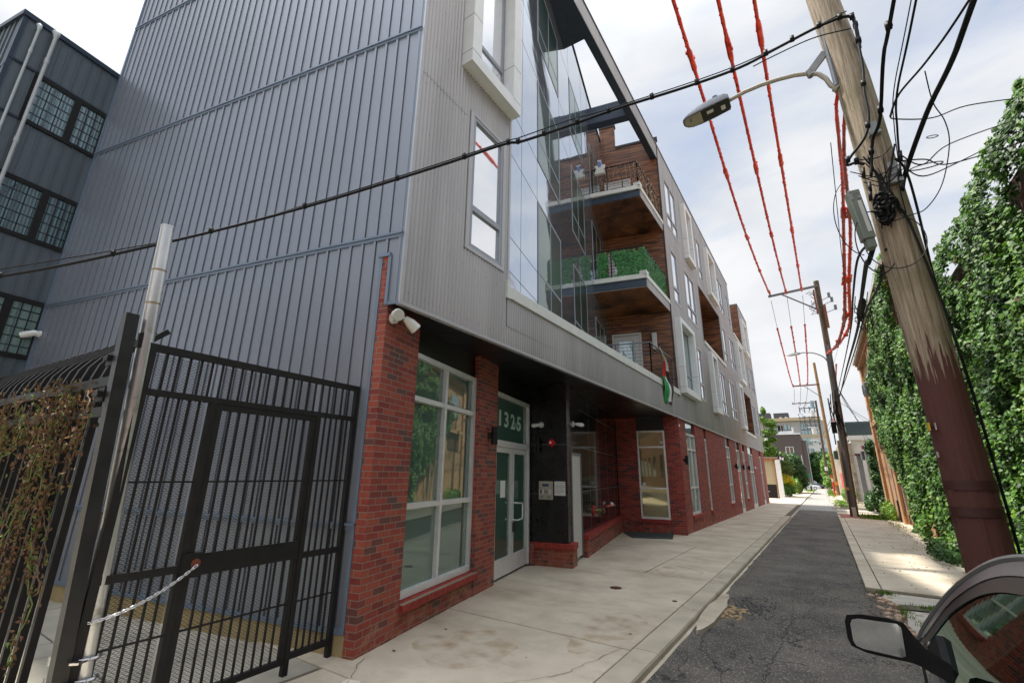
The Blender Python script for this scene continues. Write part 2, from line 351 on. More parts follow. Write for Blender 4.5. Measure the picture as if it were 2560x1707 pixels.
M_conc = concrete()
def asphalt():
    m, t, b = nm('worn_asphalt'); n = t.nodes; l = t.links.new
    co = n.new('ShaderNodeTexCoord')
    z = n.new('ShaderNodeTexNoise'); z.inputs['Scale'].default_value = 1.1; z.inputs['Detail'].default_value = 9; z.inputs['Roughness'].default_value = .65; l(co.outputs['Object'], z.inputs['Vector'])
    rp = n.new('ShaderNodeValToRGB'); e = rp.color_ramp.elements; e[0].position = .36; e[0].color = (.048, .046, .044, 1); e[1].position = .64; e[1].color = (.125, .113, .096, 1); l(z.outputs['Fac'], rp.inputs['Fac'])
    v = n.new('ShaderNodeTexVoronoi'); v.inputs['Scale'].default_value = 105; l(co.outputs['Object'], v.inputs['Vector'])
    sp = n.new('ShaderNodeSeparateColor'); l(v.outputs['Color'], sp.inputs[0])
    gt = n.new('ShaderNodeMath'); gt.operation = 'GREATER_THAN'; gt.inputs[1].default_value = .92; l(sp.outputs[0], gt.inputs[0])
    mm = n.new('ShaderNodeMix'); mm.data_type = 'RGBA'; l(gt.outputs[0], mm.inputs['Factor']); l(rp.outputs['Color'], mm.inputs['A']); mm.inputs['B'].default_value = (.30, .27, .21, 1)
    # crazed cracks
    zc = n.new('ShaderNodeTexNoise'); zc.inputs['Scale'].default_value = 2; zc.inputs['Detail'].default_value = 5; l(co.outputs['Object'], zc.inputs['Vector'])
    vm = n.new('ShaderNodeVectorMath'); vm.operation = 'MULTIPLY_ADD'; l(zc.outputs['Color'], vm.inputs[0]); vm.inputs[1].default_value = (.9, .9, .9); l(co.outputs['Object'], vm.inputs[2])
    vc = n.new('ShaderNodeTexVoronoi'); vc.feature = 'DISTANCE_TO_EDGE'; vc.inputs['Scale'].default_value = 1.3; l(vm.outputs[0], vc.inputs['Vector'])
    lt = n.new('ShaderNodeMath'); lt.operation = 'LESS_THAN'; lt.inputs[1].default_value = .009; l(vc.outputs['Distance'], lt.inputs[0])
    zk = n.new('ShaderNodeTexNoise'); zk.inputs['Scale'].default_value = .7; l(co.outputs['Object'], zk.inputs['Vector'])
    gk = n.new('ShaderNodeMath'); gk.operation = 'GREATER_THAN'; gk.inputs[1].default_value = .5; l(zk.outputs['Fac'], gk.inputs[0])
    ml = n.new('ShaderNodeMath'); ml.operation = 'MULTIPLY'; l(lt.outputs[0], ml.inputs[0]); l(gk.outputs[0], ml.inputs[1])
    m2 = n.new('ShaderNodeMix'); m2.data_type = 'RGBA'; l(ml.outputs[0], m2.inputs['Factor']); l(mm.outputs['Result'], m2.inputs['A']); m2.inputs['B'].default_value = (.022, .021, .020, 1)
    l(m2.outputs['Result'], b.inputs['Base Color']); b.inputs['Roughness'].default_value = .82
    bp = n.new('ShaderNodeBump'); bp.inputs['Strength'].default_value = .6; bp.inputs['Distance'].default_value = .006; l(v.outputs['Distance'], bp.inputs['Height']); l(bp.outputs['Normal'], b.inputs['Normal'])
    return m
M_asph = asphalt()
M_ground = mat('bare_ground', (.20, .17, .12), .9, 0, .3, .5, bump=.4, bscale=8)
M_farroad = mat('pale_old_asphalt', (.27, .26, .24), .85, 0, .15, 1.5, bump=.2, bscale=40)
M_joint = mat('joint_dirt', (.10, .085, .065), .95, 0, .3, 20)
# ================================================================ ground
def strip_sheet(name, x0, x1, ys, dz, m_, kind='structure', wob=0.0):
    mb = MB()
    for a, b_ in zip(ys[:-1], ys[1:]):
        mb.quad((x0(a) if callable(x0) else x0, a, gz(a)+dz), (x1(a) if callable(x1) else x1, a, gz(a)+dz),
                (x1(b_) if callable(x1) else x1, b_, gz(b_)+dz), (x0(b_) if callable(x0) else x0, b_, gz(b_)+dz))
    return build(name, mb, m_, kind=kind)
strip_sheet('ground', -900, 900, [-300, -20, 0, 50, 100, 200, 400, 2500], -.12, M_ground)
ya = [-20+.25*i for i in range(int(55.5/.25))]
def redge(y): return -1.60 - .045*noise.noise(Vector((y*1.3, 3, 0))) - .03*noise.noise(Vector((y*5, 3, 0)))
strip_sheet('road', redge, lambda y: .33 + .03*noise.noise(Vector((y*3, 9, 0))) + (.22*max(0, min(1, (10.3-y)/.6)) if y < 10.3 else 0), ya, -.068, M_asph)
strip_sheet('gutter', -1.75, .5, [-20, 10, 36], -.078, M_conc)
strip_sheet('road_far', -1.72, .30, [35.3, 60, 90, 112], -.066, M_farroad)
strip_sheet('cross_street', -200, 200, [112, 126], -.064, M_farroad)
strip_sheet('cross_pavement', -200, 200, [126, 129], -.05, M_conc)
def slabs(name, cells, m_=M_conc, dz=0.0, g=.0085, t=.14):
    mb = MB()
    for (x0, x1, y0, y1) in cells:
        j = random.uniform(-.003, .003)
        a = [(x0+g, y0+g), (x1-g, y0+g), (x1-g, y1-g), (x0+g, y1-g)]
        bot = [(x, y, gz(y)+dz-t) for x, y in a]; mid = [(x, y, gz(y)+dz-.006+j) for x, y in a]
        top = [(x+(.006 if x < (x0+x1)/2 else -.006), y+(.006 if y < (y0+y1)/2 else -.006), gz(y)+dz+j) for x, y in a]
        mb.loft([bot, mid, top], True, True)
    return build(name, mb, m_, kind='structure')
ycuts = [-6, -2.4, .6, 3.0, 5.12, 7.02, 9.10, 11.0, 13.2, 15.2, 17.3, 19.4, 21.5, 23.6, 25.7, 27.8, 30, 32.4, 35, 38, 41]
cells = []
for i, (a, b_) in enumerate(zip(ycuts[:-1], ycuts[1:])):
    if a < 3.0: cells += [(-4.02, -1.91, a, b_)]
    elif 9 < a < 12: cells += [(-3.05, -1.91, a, b_), (-7.2, -3.05, a, b_)]
    elif a >= 15.2: cells += [(-4.5, -1.91, a, b_)]
    else: cells += [(-7.2, -1.91, a, b_)]
cells = [c for c in cells]
slabs('pavement', cells)
strip_sheet('joint_bed', -7.2, -1.7, [-6, 41], -.05, M_joint)
yard = [(-13+1.55*i, -13+1.55*(i+1), -4.6+1.6*j, -4.6+1.6*(j+1)) for i in range(5) for j in range(5)] + [(-5.25, -4.10, -3, -1.4), (-5.25, -4.10, -1.4, .2), (-5.25, -4.10, .2, 1.8), (-5.25, -4.10, 1.8, 3.1)]
slabs('yard_paving', yard, mat('yard_concrete', (.37, .35, .29), .85, 0, .18, 1.8, bump=.3, bscale=90, dirt=((.17, .16, .11), 1.4, .60)), -.02)
strip_sheet('yard_bed', -14, -4.03, [-6, 4.2], -.045, M_joint)
# kerb with rounded arris, laid in lengths
mb = MB()
for a, b_ in [(-6, -1.5), (-1.5, 2.0), (2.0, 5.2), (5.2, 9.2), (9.2, 12.4), (12.4, 15.6), (15.6, 18.8), (18.8, 22), (22, 25.2), (25.2, 27.6)]:
    rr = []
    for y in (a+.004, b_-.004):
        z = gz(y)
        rr.append([(-1.90, y, z-.2), (-1.645, y, z-.2), (-1.650, y, z-.03), (-1.662, y, z-.008), (-1.69, y, z+.002), (-1.90, y, z+.001)])
    mb.loft(rr)
build('kerb', mb, mat('kerb_concrete', (.44, .39, .31), .85, 0, .16, 2.2, bump=.3, bscale=120, dirt=((.30, .26, .20), 2.5, .58)), kind='structure')
strip_sheet('kerb_joint', -1.915, -1.895, [-6, 27.6], -.012, M_joint)
# driveway and pale pavement further down the left side
slabs('far_pavement', [(-9.5, -1.76, 41, 46), (-9.5, -1.76, 46, 52), (-6, -1.80, 52, 60), (-5.2, -1.80, 60, 70), (-4.6, -1.80, 70, 84), (-4.4, -1.80, 84, 100), (-4.5, -1.76, 27.61, 27.62)], dz=-.02)
# right hand pavement
rc = []
yc = [10.32, 12.9, 15.6, 18.4, 21.2, 24.0, 26.4, 28.4]
for a, b_ in zip(yc[:-1], yc[1:]): rc += [(.31, .53, a, b_), (.53, 2.9, a, b_)]
slabs('right_pavement', rc)
strip_sheet('right_joint_bed', .31, 3.2, [10.3, 28.4], -.04, M_joint)
slabs('right_far_pavement', [(.35, 2.6, 32.2, 34.4), (.35, 2.6, 35.5, 37.4), (.3, 1.6, 44, 60), (.3, 1.5, 60, 104)], dz=-.03)
mb = MB()   # broken concrete pieces before the right pavement
for pts in ([(.62, 9.5), (1.3, 9.62), (2.4, 9.5), (2.9, 9.7), (2.9, 10.25), (.56, 10.27), (.5, 9.9)], [(.75, 7.2), (1.6, 7.0), (2.9, 7.2), (2.9, 9.1), (1.7, 9.2), (.70, 9.05), (.62, 8.2)],
            [(.6, 3.5), (2.9, 3.5), (2.9, 7.0), (1.5, 6.85), (.8, 6.9), (.66, 5.5)], [(.55, -3), (2.9, -3), (2.9, 3.4), (.6, 3.4)]):
    mb.prism(pts, -.16, -.045+gz(pts[0][1]))
build('broken_pavement', mb, mat('old_concrete', (.44, .41, .36), .9, 0, .2, 2.2, bump=.5, bscale=50, dirt=((.25, .22, .18), 4, .58)), kind='structure')
build('brick_paving', MB().prism([(.42, 28.5), (2.4, 28.5), (2.5, 32.1), (.42, 32.1)], -.3, gz(30)-.035), mat('red_pavers', (.30, .12, .085), .9, 0, .3, 5, bump=.4, bscale=25), kind='structure')
build('driveway', MB().prism([(.42, 34.4), (3.0, 34.4), (3.0, 35.5), (.42, 35.5)], -.3, gz(30)-.045), M_farroad, kind='structure')
# rubble and potholes
def blob_cards(n, fx, fy, s0, s1, z, col, name, label):
    mb = MB()
    for i in range(n):
        x, y = fx(), fy(); s = random.uniform(s0, s1); a = random.uniform(0, 6.28)
        pts = [(x+s*random.uniform(.6, 1)*math.cos(a+k*1.05), y+s*random.uniform(.6, 1)*math.sin(a+k*1.05)) for k in range(6)]
        h = s*random.uniform(.3, .8); zz = gz(y)+z
        mb.loft([[(px_, py_, zz-.01) for px_, py_ in pts], [(x+(px_-x)*.9, y+(py_-y)*.9, zz+h*.7) for px_, py_ in pts], [(x+(px_-x)*.4, y+(py_-y)*.4, zz+h) for px_, py_ in pts]])
    return build(name, mb, mat(name+'_mat', col, .9, 0, .35, 30, bump=.3), label=label, cat='rubble', kind='stuff')
blob_cards(110, lambda: random.triangular(-1.53, -1.1, -1.45), lambda: random.uniform(7.15, 7.85), .012, .055, -.070, (.33, .24, .14), 'rubble', 'tan broken stones in the crumbled road edge beside the left kerb')
blob_cards(420, lambda: random.triangular(-1.5, -.8, -1.25), lambda: random.gauss(8.0, .35), .005, .017, -.068, (.07, .07, .075), 'loose_gravel', 'loose dark gravel scattered round the pothole by the left kerb')
blob_cards(420, lambda: random.gauss(.42, .12), lambda: random.uniform(6.5, 10.3), .005, .022, -.066, (.17, .15, .12), 'edge_gravel', 'loose pale gravel along the broken right edge of the road')
blob_cards(60, lambda: random.gauss(.52, .08), lambda: random.uniform(7.4, 10.0), .03, .09, -.075, (.40, .28, .20), 'edge_rubble', 'pinkish broken bricks at the right road edge in front of the car')
blob_cards(260, lambda: random.gauss(.33, .03), lambda: random.uniform(10.3, 27), .008, .03, -.070, (.10, .09, .06), 'kerb_debris', 'dark grit and debris along the right kerb')
mb = MB(); pts = []
for k in range(22):
    a = k/22*2*math.pi; pts.append((-1.52+.11*math.cos(a)*(1+.9*noise.noise(Vector((math.cos(a)*3, math.sin(a)*4, 0)))), 7.35+1.05*math.sin(a)))
mb.prism(pts, -.2, -.0795+.015)
build('patch_edge', mb, M_conc, kind='structure')
# cracks, patches and stains
def crack(mb, pts, w_, z):
    P = []
    for a, b_ in zip(pts[:-1], pts[1:]):
        n = max(2, int(math.hypot(b_[0]-a[0], b_[1]-a[1])/.06))
        for k in range(n): t = k/n; P.append((a[0]+(b_[0]-a[0])*t+random.gauss(0, .012), a[1]+(b_[1]-a[1])*t+random.gauss(0, .012)))
    P.append(pts[-1])
    for a, b_ in zip(P[:-1], P[1:]):
        dx, dy = b_[0]-a[0], b_[1]-a[1]; L_ = math.hypot(dx, dy) or 1; nx, ny = -dy/L_*w_*random.uniform(.4, 1.3), dx/L_*w_*random.uniform(.4, 1.3)
        mb.quad((a[0]-nx, a[1]-ny, gz(a[1])+z), (a[0]+nx, a[1]+ny, gz(a[1])+z), (b_[0]+nx, b_[1]+ny, gz(b_[1])+z), (b_[0]-nx, b_[1]-ny, gz(b_[1])+z))
mb = MB()
for pts in ([(-3.9, 3.35), (-3.4, 2.7), (-3.3, 2.2)], [(-4.3, 9.5), (-3.7, 10.1), (-3.1, 10.3)], [(-3.6, 12.4), (-2.9, 12.9), (-2.2, 13.1)], [(-3.5, 6.1), (-2.9, 6.25)], [(-2.7, 3.4), (-2.2, 4.2), (-2.0, 5.1)], [(.6, 15), (1.3, 15.3), (2.3, 15.1)], [(.7, 12.1), (1.5, 12.2), (2.3, 11.9)]): crack(mb, pts, .003, .0045)
build('pavement_cracks', mb, M_joint, kind='structure')
mb = MB()
for k in range(26):
    x = random.uniform(-1.5, .2); y = random.uniform(2.2, 30); a = random.uniform(0, 3.14); pts = [(x, y)]
    for q in range(random.randint(2, 6)):
        a += random.uniform(-.7, .7); x += .28*math.cos(a)*.6; y += .28*math.sin(a)*1.6; x = min(max(x, -1.5), .25); pts.append((x, y))
    crack(mb, pts, .005, -.0635)
crack(mb, [(-.6, 3), (-.75, 5), (-.62, 7.5), (-.7, 10), (-.55, 13), (-.66, 18), (-.6, 26), (-.7, 33)], .004, -.0635)
build('road_cracks', mb, mat('crack_tar', (.018, .017, .016), .7), kind='structure')
def patch_(cx0, cy0, rx, ry, z, sd):
    pts = []
    for k in range(26):
        a = k/26*2*math.pi; r = 1+.35*noise.noise(Vector((math.cos(a)*1.6, math.sin(a)*1.6, sd)))
        x, y = cx0+rx*r*math.cos(a), cy0+ry*r*math.sin(a); pts.append((x, y, gz(y)+z))
    return pts
mb = MB()
for k in range(46):
    x = random.uniform(-4.2, -1.75); y = random.uniform(3.2, 26); r_ = random.uniform(.008, .022)
    mb.poly([(x+r_*math.cos(a)*random.uniform(.7, 1.2), y+r_*math.sin(a)*random.uniform(.7, 1.2), gz(y)+.0045) for a in [i*.785 for i in range(8)]])
build('gum_spots', mb, M_joint, kind='structure')
mb = MB().poly(patch_(-2.35, 5.6, .35, .8, .0043, 12)).poly(patch_(-3.3, 4.2, .5, .55, .0043, 14)).poly(patch_(-2.6, 9.6, .45, .5, .0043, 15))
def stain_():
    m, t, b = nm('rust_water_stain'); n = t.nodes; l = t.links.new
    b.inputs['Base Color'].default_value = (.42, .27, .12, 1); b.inputs['Roughness'].default_value = .9
    co = n.new('ShaderNodeTexCoord'); z = n.new('ShaderNodeTexNoise'); z.inputs['Scale'].default_value = 3.5; z.inputs['Detail'].default_value = 8; l(co.outputs['Object'], z.inputs['Vector'])
    r = n.new('ShaderNodeValToRGB'); r.color_ramp.elements[0].position = .46; r.color_ramp.elements[1].position = .78; r.color_ramp.elements[1].color = (.45, .45, .45, 1); l(z.outputs['Fac'], r.inputs['Fac']); l(r.outputs['Color'], b.inputs['Alpha'])
    return m
build('pavement_stains', mb, stain_(), kind='structure')
mb = MB().poly(patch_(-3.55, 2.95, .10, .06, .0042, 3))
build('pavement_repair', mb, mat('pale_mortar', (.62, .58, .49), .85, 0, .1, 20), kind='structure')
# small fittings in the pavement
def disc(name, x, y, r, label):
    mb = MB().cyl((x, y), r, gz(y)-.02, gz(y)+.006, 20).cyl((x, y), r*.6, gz(y), gz(y)+.010, 20)
    build(name, mb, mat('rusty_iron', (.10, .035, .022), .8, .3, .4, 25), label=label, cat='cover')
disc('access_cover', -3.03, 7.60, .095, 'round rusty valve cover, larger of two, in the pavement')
disc('access_cover', -2.05, 7.36, .035, 'tiny rusty cap in the pavement nearer the kerb')
mb = MB(); c0 = Vector((-5.35, 15.42)); 
gx = [(-4.95, 13.85), (-3.92, 14.35), (-4.2, 15.55), (-5.65, 15.0)]
n_ = 30
mb.prism(gx, -.2, gz(14)-.03, 0)
for i in range(n_+1):
    t = i/n_
    a = Vector(gx[0]).lerp(Vector(gx[1]), t); b_ = Vector(gx[3]).lerp(Vector(gx[2]), t)
    mb.bar((a.x, a.y, gz(14)+.006), (b_.x, b_.y, gz(14)+.006), .012, .03, 1)
for i in range(14):
    t = i/13
    a = Vector(gx[0]).lerp(Vector(gx[3]), t); b_ = Vector(gx[1]).lerp(Vector(gx[2]), t)
    mb.bar((a.x, a.y, gz(14)+.007), (b_.x, b_.y, gz(14)+.007), .02, .03, 1)
build('area_grate', mb, [M_tape, mat('grate_steel', (.12, .14, .15), .5, .5)], label='steel floor grate set in the pavement against the red brick wall', cat='grate')

# ================================================================ main building
bld = thing('apartment_building', 'four storey apartment building with red brick base, corrugated grey front and blue-grey steel side', 'building', (P0.x, P0.y, 0))
def bw(name, mb, m_, M=FB, smooth=False, label=None, parent=None): return build(name, mb, m_, parent or bld, M, smooth, label)
S0 = 3.57
ZR = 14.70
# ---- openings in the street facade (y0, y1, z0, z1)
W_RAW = [(4.35, 5.25, 4.75, 7.05, 1, 5.43), (16.45, 18.22, 11.2, 13.43, 2, 11.82), (16.48, 17.44, 8.0, 10.22, 1, 8.63), (18.6, 20.41, 7.98, 10.2, 2, 8.6),
         (22.15, 23.15, 11.13, 13.4, 1, 11.73), (27.65, 29.45, 11.15, 13.4, 2, 11.75), (30.7, 31.6, 11.1, 13.3, 1, 11.7), (27.45, 28.5, 8.0, 10.1, 1, 8.6),
         (29.83, 31.7, 8.0, 10.15, 2, 8.6), (19.66, 20.48, 4.72, 6.98, 1, 5.4), (24.8, 26.35, 4.7, 6.98, 2, 5.37), (27.68, 29.5, 4.78, 6.98, 2, 5.36),
         (37.75, 38.4, 7.95, 10.05, 1, 8.6), (39.35, 41.4, 7.9, 10.1, 2, 8.5), (37.7, 39.6, 4.7, 6.89, 2, 5.4), (40.5, 41.7, 4.68, 6.8, 1, 5.4)]
B_RAW = [(4.07, 5.43, 7.72, 11.0), (19.12, 20.52, 10.88, 13.62), (24.05, 26.25, 10.87, 13.62), (16.22, 18.55, 4.46, 7.27), (22.03, 23.42, 4.45, 7.28),
         (32.45, 34.75, 7.68, 10.42), (37.3, 39.58, 10.74, 13.44), (30.6, 32.1, 4.47, 7.27)]
WIN = [(YF(a), YF(b_), ZF(c), ZF(d), n, ZF(e)) for a, b_, c, d, n, e in W_RAW]
BAY = [(YF(a), YF(b_), ZF(c), ZF(d)) for a, b_, c, d in B_RAW]
LOG = [(YF(21.52), YF(26.85), ZF(7.68), ZF(10.48)), (YF(32.2), YF(37.2), ZF(4.45), ZF(7.2))]
YE = YF(41.95); YV0 = 5.52; YV1 = 16.02; NOT = (32.85, 37.45, 11.10)
OPEN = [(a, b_, c, d) for a, b_, c, d, _, _ in WIN] + [(a+.1, b_-.1, c+.1, d-.1) for a, b_, c, d in BAY] + LOG + [(YV0, YV1, 4.38, 14.03), (NOT[0], NOT[1], NOT[2], 99)]
mb = MB(); pitch = .0678; sg = 6; y = 3.33; k = 0
def cx_(k): return XF + .0115*math.sin(2*math.pi*k/sg)
zs_fixed = [8.08]
while y < YE:
    y2 = min(y+pitch/sg, YE); ym = (y+y2)/2
    zc = [S0, ZR]; iv = [(c, d) for a, b_, c, d in OPEN if a < ym < b_]
    segs = [(S0, ZR)]
    for c, d in iv:
        ns = []
        for p, q in segs:
            if d <= p or c >= q: ns.append((p, q))
            else:
                if c > p: ns.append((p, c))
                if d < q: ns.append((d, q))
        segs = ns
    for p, q in segs: mb.quad((cx_(k), y, p), (cx_(k+1), y2, p), (cx_(k+1), y2, q), (cx_(k), y, q))
    y = y2; k += 1
bw('corrugated_front', mb, M_corr, I4, smooth='all')
# sheet lap line and screws on the near bay of cladding
mb = MB(); yy = 3.36; k = 0
while yy < 4.28:
    mb.tube([(XF+.0115*math.sin(2*math.pi*(yy-3.33+q*.0113)/pitch)+.004, yy+q*.0113, 7.0-.0) for q in range(0, 8)], .0022, 4, caps=False); yy += .0791
for r_ in range(9):
    for q in range(4 if r_ > 1 else 7):
        mb.sphere((XF+.012, 3.40+pitch*(q*4+(r_ % 2)*2)+.0169, 3.72+r_*.78), .007, n=6)
for q in range(60): mb.sphere((XF+.012, 5.6+pitch*(q*3)+.0169-.02*0, 3.66), .006, n=6)
bw('fixing_screws', mb, M_dframe, I4)
# trims of the corrugated front
mb = MB().box(XF-.02, XF+.016, 3.295, 3.345, S0, ZR).box(XF-.05, XF+.022, 3.30, YE, S0-.02, S0+.022).box(XF-.05, XF+.03, YE-.03, YE+.02, S0, ZR)
mb.box(XF-.02, XF+.018, YV0-.05, YV0, 4.38, 14.03).box(XF-.02, XF+.018, YV1, YV1+.06, 4.38, 14.03)
mb.box(XF-.12, XF+.03, 3.3, NOT[0], ZR-.01, ZR+.05, 1).box(XF-.12, XF+.03, NOT[1], YE+.02, ZR-.01, ZR+.05, 1)
bw('edge_trim', mb, [M_trim, M_navy], I4)
# ---- building core and roofs (closes the volume behind the cladding)
def WB(w_, u): p = TB(w_, u, 0); return (p.x, p.y)
mb = MB().prism([WB(-7.5, .15), WB(-.4, .15), WB(-.4, 5.35), WB(.3, 5.6), WB(.35, 12.3), (-4.6, 17.6), (-4.6, 42.3), (-13, 42.3)], -.3, S0+.02)
bw('ground_floor_core', mb, M_soffit, I4)
mb = MB().prism([WB(-7.48, .12), WB(.05, .12), WB(.42, 2.1), WB(.53, 2.3), WB(.53, 12.55), WB(.9, 12.6), WB(2.8, 12.6), (-5.9, 18), (-5.9, 32.6), (-13, 32.6)], S0+.03, ZR-.05)
mb.prism([(-5.9, 32.6), (-5.9, 42.3), (-13, 42.3), (-13, 32.6)], S0+.03, NOT[2]).prism([(-5.9, 37.6), (-5.9, 42.3), (-13, 42.3), (-13, 37.6)], NOT[2], ZR-.05)
bw('upper_core', mb, M_navy, I4)
mb = MB().prism([(-6.2, 16.4), (XF-.03, 16.4), (XF-.03, 32.82), (-6.2, 32.82)], ZR-.1, ZR-.02).prism([(-6.2, 37.5), (XF-.03, 37.5), (XF-.03, YE-.05), (-6.2, YE-.05)], ZR-.1, ZR-.02)
mb.box(-6.2, XF-.03, 32.7, 37.6, NOT[2]-.25, NOT[2]-.12).box(-5.9, XF-.03, 32.75, 32.83, NOT[2], ZR-.1).box(-12.9, XF-.02, YE-.04, YE-.01, S0+.05, ZR-.02)
mb.box(-5.85, XF-.03, 16.5, 16.6, S0+.05, ZR-.1)
for z in (7.4, 10.6): mb.box(-6.1, XF-.03, 16.45, YE-.1, z-.05, z+.05) if False else None
bw('roof', mb, M_navy, I4)
# ---- soffit over the set-back ground floor
mb = MB().prism([WB(.15, .03), (XF-.03, 5), (XF-.03, YE-.02), (-4.9, YE-.02), (-4.9, 16.5), WB(.4, 12.3), WB(-.6, 5.4), WB(-.6, .03)], S0, S0+.05)
bw('soffit', mb, M_soffit, I4)
mb = MB()
for u in [x*.61 for x in range(1, 20)]: mb.box(-.4, 2.7 if u > 11 else .16+.21*u, u, u+.006, S0-.004, S0)
bw('soffit_joints', mb, M_tape)
# ---- blue standing seam side wall (plane y=0 of the B frame)
mb = MB(); WL, WR = -7.55, .158
def hole(wm, z0, z1):   # leaves room for the brick pier
    if wm > -.13:
        z0 = max(z0, 3.58 if wm > -.045 else 4.19)
    return z0, z1
bands = [(.18, 1.14), (1.14, 4.46), (4.46, 7.72), (7.72, 11.02), (11.02, ZR)]
def side_strip(w0, w1, y0, y1, z0, z1):
    z0, z1 = hole((w0+w1)/2, z0, z1)
    if z1 > z0+.01: mb.quad((w0, y0, z0), (w1, y1, z0), (w1, y1, z1), (w0, y0, z1))
for z0, z1 in bands:
    wr = -.075
    prof = []
    wv = WR
    # profile from right to left:  groove, batten, flat
    kk = 0; edges = []
    wcur = WL
    while wcur < WR:
        flat1 = min(wcur+.145, WR)
        edges.append((wcur, flat1, 0, 0)); 
        if flat1 < WR:
            b1 = min(flat1+.034, WR)
            edges += [(flat1, flat1+.0002, 0, -.016), (flat1+.0002, b1, -.016, -.016), (b1, b1+.0002, -.016, .012), (b1, min(b1+.008, WR), .010, .010)]
            wcur = b1+.008
        else: break
    for a, b_, p, q in edges: side_strip(a, b_, p, q, z0+.012, z1-.012)
bw('seamed_side_wall', mb, M_blue, smooth=False)
mb = MB()
for z in (1.14, 4.46, 7.72, 11.02):
    x1 = -.133 if z < 3 else WR-.03
    mb.box(WL+.02, x1, -.020, .0, z-.030, z+.030).box(WL+.02, x1, -.036, .0, z+.012, z+.036)
mb.box(WL, WL+.05, -.022, 0, .2, ZR).box(WR-.05, WR, -.012, .02, S0, ZR).box(-.175, -.133, -.014, .01, .18, 4.22).box(-.19, -.02, -.03, 0, 4.19, 4.235).box(-.045, -.005, -.02, 0, 3.57, 4.2)
mb.box(WL, -.133, -.018, .01, .165, .215).box(-.045, WR, -.014, .0, 3.56, 3.60).box(WL, WR, -.03, .05, ZR-.04, ZR+.05)
bw('side_trim', mb, M_bluet)
bw('foundation', MB().box(-7.6, -.13, -.006, .25, -.4, .175), M_concrete_base)
mb = MB().box(-.128, 0, -.010, .70, -.3, 3.57).box(-.34, -.128, .06, .70, -.3, 3.57).box(-.128, -.046, -.010, .06, 3.57, 4.185)
mb.box(-.34, -.012, .70, 2.56, -.3, .205)
mb.box(-.34, -.012+.01, 2.56, 3.33, -.3, 3.57)
bw('brick_pier', mb, M_brick)
def rowlock(u0, u1, w0, w1, z0, z1):
    m_ = MB(); u = u0
    while u < u1-.01:
        v = min(u+.0665, u1); n0 = len(m_.v)
        m_.box(w0, w1, u+.003, v-.003, z0, z1)
        for i in range(n0, n0+8):
            x, y_, z = m_.v[i]
            if z > z0+.01 and x > w1-.01: m_.v[i] = (x, y_, z-.03)
        u = v
    m_.box(w0, w1-.008, u0+.004, u1-.004, z0+.004, z1-.022, 1)
    return m_
M_mortar = mat('mortar', (.27, .22, .17), .9)
bw('window_sill', rowlock(.69, 2.60, -.16, .055, .205, .305), [M_sill, M_mortar])
# black band above windows and door
bw('black_fascia', MB().box(-.30, -.10, .7, 2.56, 3.18, 3.57).box(-.30, -.10, 3.33, 5.2, 3.10, 3.57), M_soffit)
def frame_window(M, plane, u0, u1, z0, z1, vs, hs, glass, fm=M_alu, fw=.05, dep=.10, parent=None, name='window', axis='x', fprot=.0, extra=None):
    """window facing +x of frame M; vs/hs mullion centres; the frame mesh with one glazing child"""
    m_ = MB(); p = plane
    m_.box(p-dep, p+fprot, u0, u0+fw, z0, z1).box(p-dep, p+fprot, u1-fw, u1, z0, z1)
    m_.box(p-dep, p+fprot-.001, u0+fw, u1-fw, z1-fw, z1).box(p-dep, p+fprot-.001, u0+fw, u1-fw, z0, z0+fw*1.2)
    for v_ in vs: m_.box(p-dep, p+fprot-.002, v_-fw*.45, v_+fw*.45, z0+fw*1.2, z1-fw)
    hh = [h if isinstance(h, tuple) else (h, u0+fw, u1-fw) for h in hs]
    for h, a, b_ in hh: m_.box(p-dep, p+fprot-.003, a, b_, h-fw*.5, h+fw*.5)
    o = build(name, m_, fm, parent or bld, M)
    g = MB().quad((p-dep*.55, u0+fw*.5, z0+fw*.5), (p-dep*.55, u1-fw*.5, z0+fw*.5), (p-dep*.55, u1-fw*.5, z1-fw*.5), (p-dep*.55, u0+fw*.5, z1-fw*.5))
    build('pane', g, glass, o, M)
    return o
frame_window(FB, -.06, .66, 2.58, .30, 3.19, [1.60], [1.295, 2.60], M_glass_g, fw=.062, dep=.11, name='shop_window')
